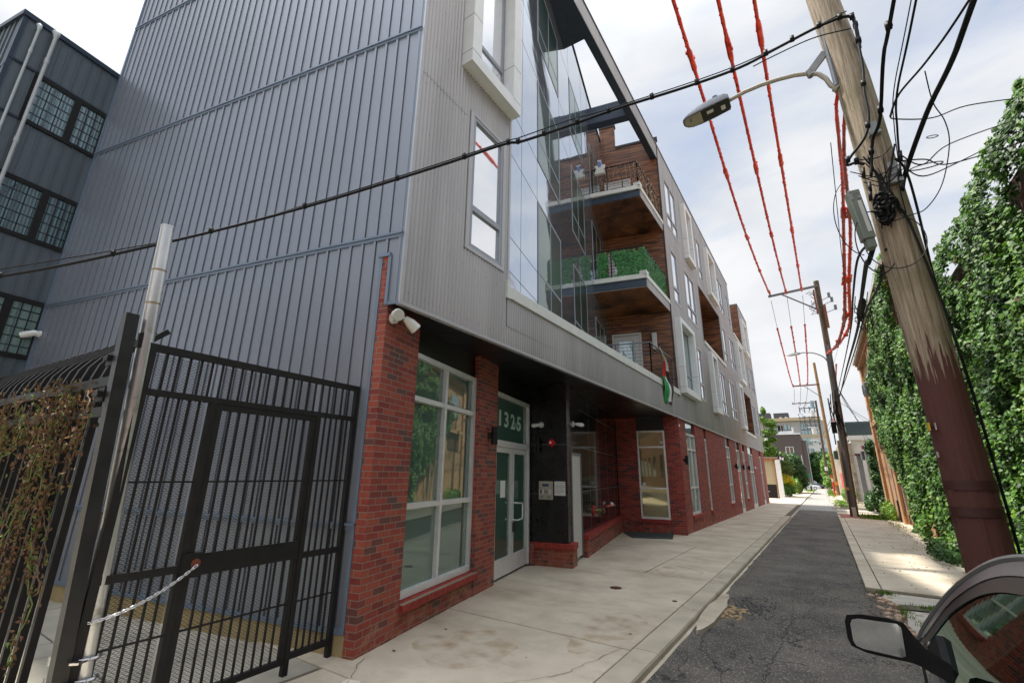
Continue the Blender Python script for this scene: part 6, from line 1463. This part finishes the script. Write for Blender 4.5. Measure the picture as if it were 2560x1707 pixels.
# leaf litter
mb = MB()
r_ = random.Random(4)
P = []; N = []; T = []; S = []; RR = []
for k in range(900):
    y = r_.uniform(10.6, 27); x = 2.45-abs(r_.gauss(0, .28)); 
    if r_.random() < .12: x = r_.uniform(.7, 2.4)
    P.append((x, y, gz(y)+.008)); N.append((r_.gauss(0, .3), r_.gauss(0, .3), 1)); T.append((r_.gauss(0, 1), r_.gauss(0, 1), .1)); S.append(r_.uniform(.02, .06)); RR.append(r_.random())
build('leaf_litter', leaf_mesh('leaf_litter', P, N, T, S, RR), leaf_mat('litter', [(.10, .03, .02), (.16, .07, .03), (.07, .04, .025)], .8, .05), label='dry reddish leaf litter along the edge of the right pavement', cat='leaves', kind='stuff')
# ================================================================ further down the right side
fn_ = thing('wooden_fence', 'old grey brown board and mesh gate on the right beyond the orange building', 'fence', (2.6, 38, -.2))
m_ = MB()
for i in range(14): m_.box(2.50+.012*i, 2.55+.012*i, 36.5+.33*i, 36.5+.33*i+.29, -.3, 2.6+.15*math.sin(i*1.7))
build('boards', m_, wood_mat('grey_board', (.06, .045, .035), (.20, .16, .12), 1, 'v'), fn_, I4)
build('rail', MB().bar((2.45, 36.4, 1.0), (2.62, 41.2, 1.0), .05, .08).bar((2.45, 36.4, .1), (2.62, 41.2, .1), .06, .12), M_gpole, fn_, I4)
sh_ = thing('garage_portal', 'grey concrete gateway with two pillars and red coping beyond the fence', 'gateway', (2.6, 45, -.2))
build('pillar', MB().box(2.30, 2.62, 44.4, 44.9, -.4, 3.35), M_steelg, sh_, I4)
build('pillar', MB().box(2.72, 3.05, 42.3, 42.8, -.4, 3.75), M_steelg, sh_, I4)
build('lintel', MB().box(2.55, 5, 42.9, 44.4, 3.0, 3.6), M_gpole, sh_, I4)
build('coping', MB().box(2.6, 5.2, 42.0, 42.95, 3.75, 3.95).box(2.2, 2.7, 44.3, 45, 3.35, 3.5), mat('red_coping', (.14, .05, .05), .8), sh_, I4)
wb = thing('white_brick_building', 'low building with flaking white painted brick and pale stone edge on the right', 'building', (3.5, 55, -.3))
build('wall', MB().box(2.62, 9, 55, 70, -.5, 5.2), mat('flaking_white_brick', (.52, .50, .47), .85, 0, .1, 2, bump=.3, bscale=20, dirt=((.28, .22, .19), 1.6, .58), stretch=(1, 1, 3)), wb, I4)
build('corner_stones', MB().box(2.3, 2.62, 54.8, 55.6, -.5, 4.9), mat('rough_stone', (.26, .22, .17), .9, 0, .4, 3, bump=.6, bscale=6), wb, I4)
build('coping', MB().box(2.4, 9.1, 54.7, 55.3, 5.2, 5.6), M_dwhite, wb, I4)
db = thing('dark_green_building', 'dark green clad upper storey standing behind the white brick building', 'building', (3.7, 62, 5))
build('wall', MB().box(2.7, 12, 61, 80, 4, 7.5), mat('dark_green_cladding', (.045, .075, .080), .5, .1, .1, 1), db, I4)
m_ = MB()
for i in range(18): m_.box(2.68, 12, 60.97, 61, 5.6+.1*i, 5.612+.1*i)
build('cladding_lines', m_, M_black, db, I4)
lf = thing('left_row_building', 'distant pale peeling house wall with red base on the right of the road', 'building', (2, 64, -.3))
build('wall', MB().box(1.75, 2.6, 63, 92, -.6, 5.2), mat('peeling_plaster', (.38, .32, .25), .9, 0, .3, 1.2, bump=.3, dirt=((.17, .13, .10), .8, .52)), lf, I4)
build('red_base', MB().box(1.70, 1.75, 62.9, 70, -.6, 2.2).box(1.75, 2.4, 62.9, 62.98, -.6, 2.2), mat('red_paint', (.62, .06, .05), .6), lf, I4)
build('green_awning', MB().box(1.35, 2.3, 66, 68.5, 3.8, 4.7), mat('dark_green', (.015, .05, .035), .6), lf, I4)
t = thing('red_pipe', 'red and white utility marker beside the third pole', 'marker', (.9, 71, -.4))
build('tube', MB().tube([(.83, 71, -.5), (.80, 71, 2.0)], .10, 8), mat('marker_red', (.5, .04, .04), .5), t, I4)
build('white_ring', MB().tube([(.82, 71, 1.2), (.815, 71, 1.6)], .11, 8), M_dwhite, t, I4)
# ================================================================ left side beyond the building
gg = thing('timber_shed', 'timber framed shed front with beige panel and black door beyond the building end', 'shed', (-4.3, 53.5, -.3))
M_cedar = wood_mat('cedar', (.26, .12, .05), (.48, .26, .11), 1, 'v')
build('panel', MB().box(-5.6, -3.95, 53.6, 53.7, .95, 3.3), mat('beige_panel', (.45, .38, .24), .7, 0, .05), gg, I4)
build('door', MB().box(-5.6, -4.05, 53.55, 53.62, -.5, .93), M_black, gg, I4)
build('frame', MB().box(-4.02, -3.75, 53.4, 53.7, -.5, 3.3).box(-5.6, -3.5, 53.4, 53.7, 3.2, 3.5).box(-3.75, -3.52, 53.35, 53.6, -.5, 3.4, 1), [M_cedar, mat('pale_cedar', (.50, .38, .20), .7, 0, .1)], gg, I4)
build('cap', MB().box(-5.7, -3.45, 53.3, 53.8, 3.5, 3.6), mat('old_cap', (.35, .27, .25), .8), gg, I4)
build('side_wall', MB().box(-3.88, -3.47, 53.2, 53.9, -.5, 3.3), M_white, gg, I4)
build('handle', MB().box(-5.0, -4.7, 53.5, 53.55, .25, .30), M_dwhite, gg, I4)
sg = thing('round_sign', 'round black shop sign with white brush lettering on the shed corner', 'sign', (-3.1, 53.6, 3.4))
build('disc', MB().tube([(-3.28, 53.35, 3.46), (-3.28, 53.30, 3.46)], .30, 24), M_tape, sg, I4)
text_on('lettering', '34', .42, Matrix.Translation((-3.50, 53.29, 3.33)) @ Matrix.Rotation(math.radians(12), 4, 'Y') @ Matrix.Rotation(math.pi/2, 4, 'X'), sg, M_paper, w=.40, bold=.02)
t = thing('hanging_lantern', 'small black lantern hanging on a rod in front of the brown building', 'lantern', (-4.6, 56, 5))
build('rod', MB().tube([(-4.5, 55, 6.0), (-4.5, 55, 4.6)], .03, 6), M_black, t, I4)
build('ring', MB().tube([(-4.5+.18*math.cos(a), 55, 4.45+.18*math.sin(a)) for a in [i*.524 for i in range(13)]], .03, 6), M_black, t, I4)
build('shade', MB().cyl((-4.5, 55), .14, 5.35, 5.6, 8), M_dwhite, t, I4)
foliage('bush', 'rounded bush with yellow top beside the white shed wall', 'bush', [(-3.9, 62, .75, .9, 2.0, 1.0), (-3.6, 60.8, .5, .7, 1.2, .8), (-4.2, 63, 1.0, .8, 1.5, .75)], 9000, .10, .22, [(.025, .08, .012), (.05, .15, .018), (.10, .22, .02), (.20, .30, .03)], seed=41)
foliage('bush', 'yellow flowering top of the shrub beside the white shed wall', 'bush', [(-3.6, 60.4, 1.42, .60, 1.0, .45), (-3.2, 61.0, 1.05, .35, 1.0, .45), (-3.9, 60.6, 1.7, .55, 1, .35)], 7500, .10, .20, [(.45, .38, .01), (.62, .52, .015), (.30, .36, .02)], seed=42)
foliage('tree', 'young light green tree rising beside the far end of the building', 'tree', [(-4.55, 56.5, 8.6, .28, .4, .42), (-4.1, 56.5, 7.3, .65, .6, .45), (-4.7, 56.5, 7.7, .35, .5, .3), (-4.3, 56.5, 6.3, .8, .6, .42), (-3.75, 56.5, 6.9, .3, .4, .25), (-4.7, 56.5, 5.4, .6, .6, .5), (-4.0, 56.5, 5.5, .4, .4, .3), (-4.6, 56.5, 4.4, .8, .6, .6)], 3600, .10, .22, YG, trunk=(-4.7, 56.8, 8.8, .08), seed=43)
foliage('tree', 'olive leaved tree behind the timber shed', 'tree', [(-4.8, 58, 3.9, 1.2, 1.5, 1.3), (-3.9, 60, 3.4, 1.0, 1.3, 1.0), (-4.0, 62, 2.6, 1.1, 1.5, 1.3)], 8000, .12, .26, [(.03, .06, .015), (.06, .12, .02), (.11, .17, .03), (.16, .15, .04)], trunk=(-4.3, 60, 3.8, .12), seed=44)
foliage('tree', 'dark green tree beyond the yellow bush', 'tree', [(-3.6, 78, 3.6, 1.3, 2.5, 1.4), (-3.2, 80, 2.6, 1.2, 2.5, 1.5), (-2.9, 84, 1.6, .9, 3, 1.6), (-3.9, 82, 1.2, 1.1, 3, 1.8)], 11000, .18, .36, GR, trunk=(-3.7, 80, 3.2, .15), seed=45)
foliage('hedge', 'clipped yellow green hedge along the far left pavement', 'hedge', [(-3.6, 72, .5, .35, 2.0, 1.1), (-3.2, 76, .5, .3, 2.0, 1.0), (-3.1, 80, .4, .3, 2, .9)], 5000, .14, .28, YG, seed=46)
t = thing('white_post', 'slim white post between the yellow bush and the hedge', 'post', (-3.4, 69, -.4))
build('post', MB().box(-3.47, -3.39, 69, 69.1, -.5, 1.7), M_dwhite, t, I4)
# ================================================================ far background
foliage('tree', 'large deep green tree at the end of the street, left of centre', 'tree', [(-.6, 133, 5.6, 1.9, 3, 2.0), (-1.4, 134, 3.9, 1.7, 3, 1.9), (.2, 134, 3.8, 1.8, 3, 2.2), (-1.2, 135, 2.1, 1.8, 3, 1.7), (.6, 134, 6.4, 1.5, 2, 1.2), (.4, 133, 1.9, 1.5, 3, 1.8)], 16000, .28, .55, GR, trunk=(-.6, 134, 6, .3), seed=51)
foliage('tree', 'light green tree leaning over the end of the road on the right', 'tree', [(.55, 108, 3.8, .9, 2, 1.2), (.9, 108, 2.2, 1.2, 2, 1.4), (.7, 106, .9, 1.0, 2, 1.2), (1.4, 110, 5, 1.1, 2, 1.2)], 8000, .2, .4, YG, trunk=(1.3, 109, 5, .16), seed=52)
foliage('tree', 'distant mass of dark trees behind the cross street', 'tree', [(x, 150, 3+1.5*math.sin(x*1.7), 3.2, 3, 3.0) for x in (-3, 0, 3, 7, 11, 16)], 9000, .5, .9, GR, seed=53)
M_bb = mat('grey_brown_brick', (.085, .070, .066), .8, 0, .12, 1.5, stretch=(1, 1, 6))
bb = thing('brown_brick_building', 'grey brown brick building with white boarded opening at the street end', 'building', (-6, 122, -.7))
build('wall', MB().box(-24, -3.40, 130, 150, -1, 11.6).box(-3.40, -2.35, 130.3, 150, -1, 10.1), M_bb, bb, I4)
build('parapet', MB().box(-24, -3.3, 129.8, 130.2, 11.6, 11.85).box(-9.3, -5.05, 132, 133, 11.85, 12.6), M_white, bb, I4)
build('window', MB().box(-6.75, -5.25, 129.9, 130, 7.0, 8.6), mat('brown_infill', (.12, .09, .075), .7), bb, I4)
build('window_frame', MB().box(-6.82, -6.70, 129.85, 130, 6.9, 8.7).box(-6.02, -5.90, 129.85, 130, 6.9, 8.7).box(-5.24, -5.12, 129.85, 130, 6.9, 8.7).box(-6.8, -5.1, 129.85, 130, 8.6, 8.7), M_cap, bb, I4)
build('white_boarding', MB().box(-6.6, -5.15, 129.9, 130, 5.0, 7.0).box(-9.4, -8.8, 129.9, 130, 7.7, 8.3), M_dwhite, bb, I4)
build('pilaster', MB().box(-2.42, -2.25, 130.2, 131, -1, 9.6), M_steelg, bb, I4)
m_ = MB().cyl((-4.75, 131.5), .2, 11.85, 13.4, 8).cyl((-4.75, 131.5), .45, 11.85, 12.2, 8)
build('roof_vent', m_, M_dwhite, bb, I4)
gb = thing('grey_apartment_block', 'wide light grey apartment block with tan cornice and dark rooftop boxes in the distance', 'building', (-5, 175, -1))
M_lg = mat('light_grey_panel', (.42, .42, .42), .8, 0, .05, .5); M_wh2 = mat('pale_panel', (.62, .63, .62), .8, 0, .05, .5)
build('wall', MB().box(-22, 2.6, 172, 190, -2, 18.9).box(-4.2, 2.7, 171.5, 172, -2, 14.0, 1), [M_lg, M_wh2], gb, I4)
build('cornice', MB().box(-22, 1.7, 171, 174, 19.0, 20.0).box(-6.9, 2.5, 170.9, 171.8, 14.0, 14.45), mat('tan_cornice', (.52, .42, .27), .8), gb, I4)
build('rooftop_box', MB().box(-11.2, -6.9, 175, 180, 20, 22.1), mat('dark_box', (.055, .06, .075), .7), gb, I4)
build('rooftop_box', MB().box(-22, -12.2, 175, 180, 20, 22.3), mat('dark_box_b', (.06, .065, .08), .7), gb, I4)
for x in (-9.6, -8.0): build('skylight', MB().box(x, x+.75, 174, 175, 20, 20.6), M_dwhite, gb, I4)
for i, (a, b_) in enumerate(((-12.1, -10.9), (-8.5, -7.75), (-7.45, -6.75), (-3.9, -3.1), (-3.0, -2.3), (-2.1, -1.4), (.2, 1.2))):
    o = build('window', MB().box(a, b_, 171.9, 172, 14.6, 17.8), M_glass_teal, gb, I4)
    build('window_frame', MB().box(a-.08, a, 171.85, 172, 14.6, 17.9).box(b_, b_+.08, 171.85, 172, 14.6, 17.9).box(a, b_, 171.85, 172, 15.9, 16.3), M_dframe, o, I4)
build('window', MB().box(-10.3, -9.6, 171.9, 172, 14.6, 17.7).box(-9.3, -8.9, 171.9, 172, 14.6, 17.7), M_black, gb, I4)
for (a, b_, z0, z1) in ((-3.9, -1.45, 11.3, 13.4), (.2, 1.6, 11.5, 12.7), (-2.6, -1.3, 9.4, 10.3), (.3, 2.0, 8.2, 10.4), (-.9, -.4, 12, 12.6)):
    o = build('window', MB().box(a, b_, 171.4, 171.5, z0, z1), M_glass_teal, gb, I4)
    build('window_frame', MB().box(a-.05, b_+.05, 171.35, 171.4, z0+(z1-z0)*.3, z0+(z1-z0)*.38).box((a+b_)/2-.05, (a+b_)/2+.05, 171.35, 171.4, z0, z1), M_dframe, o, I4)
t = thing('lamp_post', 'slender pale lamp post in front of the brown brick building', 'lamp post', (-3.3, 112, -.7))
build('post', MB().tube([(-3.0, 112, -.8), (-3.25, 112, 6.0)], .07, 6), M_dwhite, t, I4)
t = thing('bin', 'dark bin or bollard at the far corner of the left pavement', 'bin', (-2.05, 94, -.6))
build('body', MB().bbox(-2.2, -1.95, 94, 94.3, -.6, .3, .04), M_tape, t, I4)
t = thing('street_sign', 'green street name sign post at the far junction', 'sign', (-2.4, 111, -.7))
build('post', MB().tube([(-2.3, 111, -.8), (-2.35, 111, 2.4)], .05, 6), M_steelg, t, I4)
build('plate', MB().box(-2.6, -2.1, 110.9, 110.95, 1.6, 2.3), mat('sign_green', (.03, .16, .10), .5), t, I4)
# ================================================================ cars
def car_tree(name, label, Mw, L_=4.3, Wd=1.76, H=1.48, paint=None, glass=None, near=False, truck=False):
    Mw = Mw
    t = link(bpy.data.objects.new(name, None)); t.matrix_basis = Mw; t['label'] = label; t['category'] = 'pickup truck' if truck else 'car'
    hw = Wd/2; dzb = -.055 if near else 0
    # local: origin under the centre, +y forward
    def st(y, zb, zt, w_, sh_=.0):
        zt += dzb; return [(-w_*.90, y, zb), (-w_, y, zb+.10), (-w_*1.0, y, (zb+zt)*.5), (-w_*.985, y, zt-.10), (-w_*.93, y, zt-.02), (-w_*.80, y, zt+.012), (0, y, zt+.012+sh_), (w_*.80, y, zt+.012), (w_*.93, y, zt-.02), (w_*.985, y, zt-.10), (w_, y, (zb+zt)*.5), (w_, y, zb+.10), (w_*.90, y, zb)]
    h = L_/2
    S_ = [st(-h, .42, .74, hw*.72), st(-h+.06, .30, .86, hw*.86), st(-h+.28, .22, .93, hw*.96), st(-h+.9, .20, .965, hw), st(-.2, .19, .96, hw), st(h-1.45, .19, .94, hw), st(h-1.1, .20, .91, hw*.995, .02), st(h-.6, .22, .83, hw*.96, .03), st(h-.22, .24, .74, hw*.88, .03), st(h-.06, .28, .66, hw*.76, .02), st(h, .34, .58, hw*.62)]
    body = MB().loft(S_, True, True)
    bo = build('body', body, paint, t, rootM(t), smooth='all')
    wr = .315
    for sx in (-1, 1):
        for y in (-h+.82, h-.88):
            o = build('wheel', MB().tube([(sx*(hw-.20), y, wr), (sx*(hw+.005), y, wr)], wr, 20), M_tape, t, rootM(t), smooth=True)
            build('rim', MB().tube([(sx*(hw-.0), y, wr), (sx*(hw+.012), y, wr)], .20, 14), M_alu, o, rootM(t), smooth=True)
    for sx in (-1, 1):
        build('headlight', MB().sphere((sx*hw*.66, h-.20, .64), .16, .12, .07, n=10), M_glass_sky, t, rootM(t), smooth=True)
        build('tail_light', MB().sphere((sx*hw*.78, -h+.10, .76), .10, .08, .12, n=10), mat('tail_red', (.35, .01, .01), .3), t, rootM(t), smooth=True)
    # greenhouse: roofline stations (y, z)
    if truck: RL = [(h-1.9, .93), (h-2.2, 1.15), (h-2.6, H-.06), (h-2.9, H), (h-3.6, H), (h-3.8, H-.05), (h-3.9, .95)]
    else: RL = NEAR_RL if near else [(h-1.15, .90), (h-1.55, 1.14), (h-1.95, H-.10), (h-2.3, H-.02), (h-2.8, H), (h-3.3, H-.03), (-h+.6, H-.18), (-h+.28, .98)]
    return t, RL
def greenhouse(t, RL, hw, paint, glass, lean=.24, sub=6, zb=.955, ypil=(), H=1.48, nwind=2, nrear=2):
    P = smoothp([(0, y, z) for y, z in RL], sub); n = len(P)
    def xs(z): return hw*.965-lean*max(0, (z-zb)/(H-zb))**1.25
    # roof skin with windscreen in front and rear window
    top = MB(); 
    for i in range(n-1):
        a, b_ = P[i], P[i+1]
        seg = i/sub; mi = 1 if (seg < nwind or seg > len(RL)-1-nrear) else 0
        def arc(p, k):
            x = xs(p.z); s = k/8*2-1
            cr = .05*(1-s*s); fwd = (.22*(1-s*s) if seg < nwind+1 and p.y > RL[nwind][0]-.02 else 0)*min(1, max(0, (H-p.z)/(H-zb)*1.6))
            return (s*x, p.y+fwd, p.z+cr*(.3+.7*min(1, (p.z-zb)/(H-zb)*1.5)))
        for k in range(8):
            m = mi if 0 < k < 7 or mi == 0 else mi
            top.quad(arc(a, k), arc(b_, k), arc(b_, k+1), arc(a, k+1), m)
    build('roof', top, [paint, glass], t, rootM(t), smooth='all')
    bands = [(0, .05, 'seal'), (.05, .80, 'glass'), (.80, .90, 'seal'), (.90, 1.0, 'paint')]
    for sx in (-1, 1):
        mbs = {'glass': MB(), 'seal': MB(), 'paint': MB()}
        for i in range(n-1):
            a, b_ = P[i], P[i+1]
            if a.z < zb+.005 and b_.z < zb+.005: continue
            for lo, hi, mt in bands:
                def pt(p, f, dx=0):
                    ht = max(p.z-zb, 0); 
                    if f >= .8: zz = p.z-(1-f)/.2*min(.115, ht*.9)
                    elif f <= .05: zz = zb+f/.05*min(.02, ht*.05)
                    else: zz = zb+min(.02, ht*.05)+(f-.05)/.75*(p.z-min(.115, ht*.9)-zb-min(.02, ht*.05))
                    return (sx*(xs(zz)+dx), p.y, zz)
                mm = mt
                if mt == 'glass' and any(abs((a.y+b_.y)/2-yp) < wd for yp, wd in ypil): mm = 'seal'
                dx = .004 if mm == 'glass' else (.014 if mm == 'paint' else .010)
                q = [pt(a, lo, dx), pt(b_, lo, dx), pt(b_, hi, dx), pt(a, hi, dx)]
                mbs[mm].quad(*(q if sx > 0 else q[::-1]))
        build('side_window', mbs['glass'], glass, t, rootM(t), smooth='all')
        build('window_seal', mbs['seal'], mat_seal, t, rootM(t), smooth='all')
        build('roof_rail', mbs['paint'], paint, t, rootM(t), smooth='all')
mat_seal = mat('window_seal', (.022, .020, .020), .35, 0, .1)
def car_paint(name, col, flake=.4):
    m, t, b = nm(name); b.inputs['Base Color'].default_value = (*col, 1); b.inputs['Metallic'].default_value = flake; b.inputs['Roughness'].default_value = .32; b.inputs['Coat Weight'].default_value = .8; b.inputs['Coat Roughness'].default_value = .05
    n = t.nodes; co = n.new('ShaderNodeTexCoord'); z = n.new('ShaderNodeTexNoise'); z.inputs['Scale'].default_value = 5; z.inputs['Detail'].default_value = 6; t.links.new(co.outputs['Object'], z.inputs['Vector'])
    mr = n.new('ShaderNodeMapRange'); mr.inputs['To Min'].default_value = .22; mr.inputs['To Max'].default_value = .42; t.links.new(z.outputs['Fac'], mr.inputs['Value']); t.links.new(mr.outputs['Result'], b.inputs['Roughness'])
    return m
P_grey = car_paint('warm_grey_paint', (.135, .145, .16), .5)
# near car: world side plane x about .30, heading +y
CY = 2.30
NEAR_RL = [(3.58-CY, .895), (3.30-CY, 1.10), (3.02-CY, 1.285), (2.65-CY, 1.435), (2.2-CY, 1.505), (1.6-CY, 1.53), (1.0-CY, 1.505), (.55-CY, 1.39), (.24-CY, .93)]
M_carglass = glass_mat('car_side_glass', (.012, .024, .018), .0, .015, (.36, .47, .41), 0)
Mn = Matrix.Translation((1.175, CY, gz(2)-.03)) @ Matrix.Rotation(math.radians(0.5), 4, 'Z')
nc, RLn = car_tree('parked_car', 'dark grey car parked at right, its black door mirror over the road edge', Mn, 4.2, 1.76, 1.53, P_grey, M_carglass, near=True)
greenhouse(nc, RLn, .88, P_grey, M_carglass, lean=.25, sub=8, ypil=((1.62-CY, .07),), H=1.53, zb=.90)
MN = rootM(nc)
mi_ = MB(); rings = []
hx = -.88
TM = Matrix.Translation((-.045, 0, .045))
def rr_(x, y, z0, z1, d): return [(x, y, z0), (x, y+d*.5, z0+.01), (x, y+d, z0+.035), (x, y+d, z1-.035), (x, y+d*.5, z1-.01), (x, y, z1)]
for x, z0, z1, d in ((hx-.262, 1.02, 1.085, .05), (hx-.252, .992, 1.112, .09), (hx-.20, .975, 1.122, .12), (hx-.11, .970, 1.122, .14), (hx-.055, .968, 1.112, .14), (hx-.03, .962, 1.070, .10), (hx+.0, .945, 1.03, .09), (hx+.045, .925, 1.0, .08), (hx+.07, .915, .985, .07)):
    rings.append(rr_(x, 2.72-CY, z0, z1, d))
mi_.loft(rings)
mo = build('door_mirror', mi_, M_mplast, nc, MN @ TM, smooth=True)
build('mirror_glass', MB().poly([(hx-.243, 2.714-CY, 1.015), (hx-.235, 2.714-CY, .998), (hx-.21, 2.714-CY, .990), (hx-.085, 2.714-CY, .982), (hx-.070, 2.714-CY, .990), (hx-.067, 2.714-CY, 1.095), (hx-.08, 2.714-CY, 1.107), (hx-.21, 2.714-CY, 1.106), (hx-.235, 2.714-CY, 1.098), (hx-.243, 2.714-CY, 1.08)]), glass_mat('mirror_silver', (.05, .05, .055), .50, .05, (.62, .67, .72)), mo, MN @ TM)
m_ = MB().poly([(hx+.012, 3.36-CY, .958), (hx+.030, 2.78-CY, .958), (hx+.060, 2.80-CY, 1.10), (hx+.04, 3.18-CY, 1.09)])
build('mirror_sail', MB().loft([[(hx+.018, 3.36-CY, .90), (hx+.018, 2.88-CY, .90), (hx+.022, 2.90-CY, .97), (hx+.040, 3.12-CY, 1.04)], [(hx+.045, 3.36-CY, .90), (hx+.045, 2.88-CY, .90), (hx+.052, 2.90-CY, .97), (hx+.068, 3.12-CY, 1.04)]]), M_mplast, mo, MN)
build('belt_moulding', MB().bar((hx+.014, 3.5-CY, .897), (hx+.014, .4-CY, .91), .012, .016), mat_seal, nc, MN)
build('drip_rail', MB().tube([(-(.88*.965-.25*max(0, (z-.90)/(1.53-.90))**1.25)-.012, y, z+.004) for (_, y, z) in [tuple(v) for v in smoothp([(0, a, b_) for a, b_ in NEAR_RL[:-1]], 6)]], .012, 6), P_grey, nc, MN, smooth=True)
build('door_gap', MB().box(hx-.003, hx+.01, 1.64-CY, 1.648-CY, .25, .95).box(hx-.003, hx+.01, 3.46-CY, 3.468-CY, .25, .93), M_tape, nc, MN)
build('door_handle', MB().bbox(hx-.03, hx+.01, 1.74-CY, 1.94-CY, .82, .86, .008), P_grey, nc, MN)
c1, RLc = car_tree('parked_car', 'white hatchback parked across the far end of the road', Matrix.Translation((-3.1, 117, -.78)) @ Matrix.Rotation(math.radians(-90), 4, 'Z'), 4.3, 1.8, 1.55, car_paint('white_paint', (.62, .63, .65), .1), M_glass_dark)
greenhouse(c1, RLc, .9, car_paint('white_paint_b', (.62, .63, .65), .1), M_glass_dark, sub=3, H=1.55)
c2, RLc = car_tree('pickup_truck', 'silver pickup truck parked beyond the far junction', Matrix.Translation((-1.1, 134, -.75)) @ Matrix.Rotation(math.radians(-90), 4, 'Z'), 5.2, 1.9, 1.75, car_paint('silver_paint', (.36, .40, .45), .4), M_glass_dark, truck=True)
greenhouse(c2, RLc, .95, car_paint('silver_paint_b', (.36, .40, .45), .4), M_glass_dark, sub=3, H=1.75)

# ================================================================ the street behind the camera (seen only in reflections)
t = thing('tan_brick_building', 'tan brick building along the street behind the camera, left side', 'building', (-9, -20, 0))
build('wall', MB().box(-16, -4.4, -40, -9, -.5, 8.5), mat('tan_brick', (.33, .24, .16), .85, 0, .15, 3, bump=.3), t, I4)
m_ = MB()
for y in range(-38, -10, 4):
    for z in (1.2, 4.9): m_ = MB().box(-4.42, -4.36, y, y+1.5, z, z+1.9); build('window', m_, M_glass_dark, t, I4)
t = thing('brown_warehouse', 'brown brick warehouse along the street behind the camera, right side', 'building', (8, -30, 0))
build('wall', MB().box(2.7, 16, -60, -22.1, -.5, 7.5), mat('brown_brick_b', (.16, .09, .06), .85, 0, .15, 3, bump=.3), t, I4)
for y in range(-56, -24, 5): build('window', MB().box(2.66, 2.72, y, y+2, 1.5, 4.2), M_glass_dark, t, I4)
foliage('tree', 'green street tree well behind the camera', 'tree', [(-1.5, -52, 5, 3, 3, 2.5), (2, -54, 6.5, 3, 3, 2.5), (-5, -54, 7, 3.5, 3, 3), (5, -56, 4, 3, 3, 2.5)], 5000, .3, .6, GR, trunk=(-1, -53, 6, .25), seed=61)
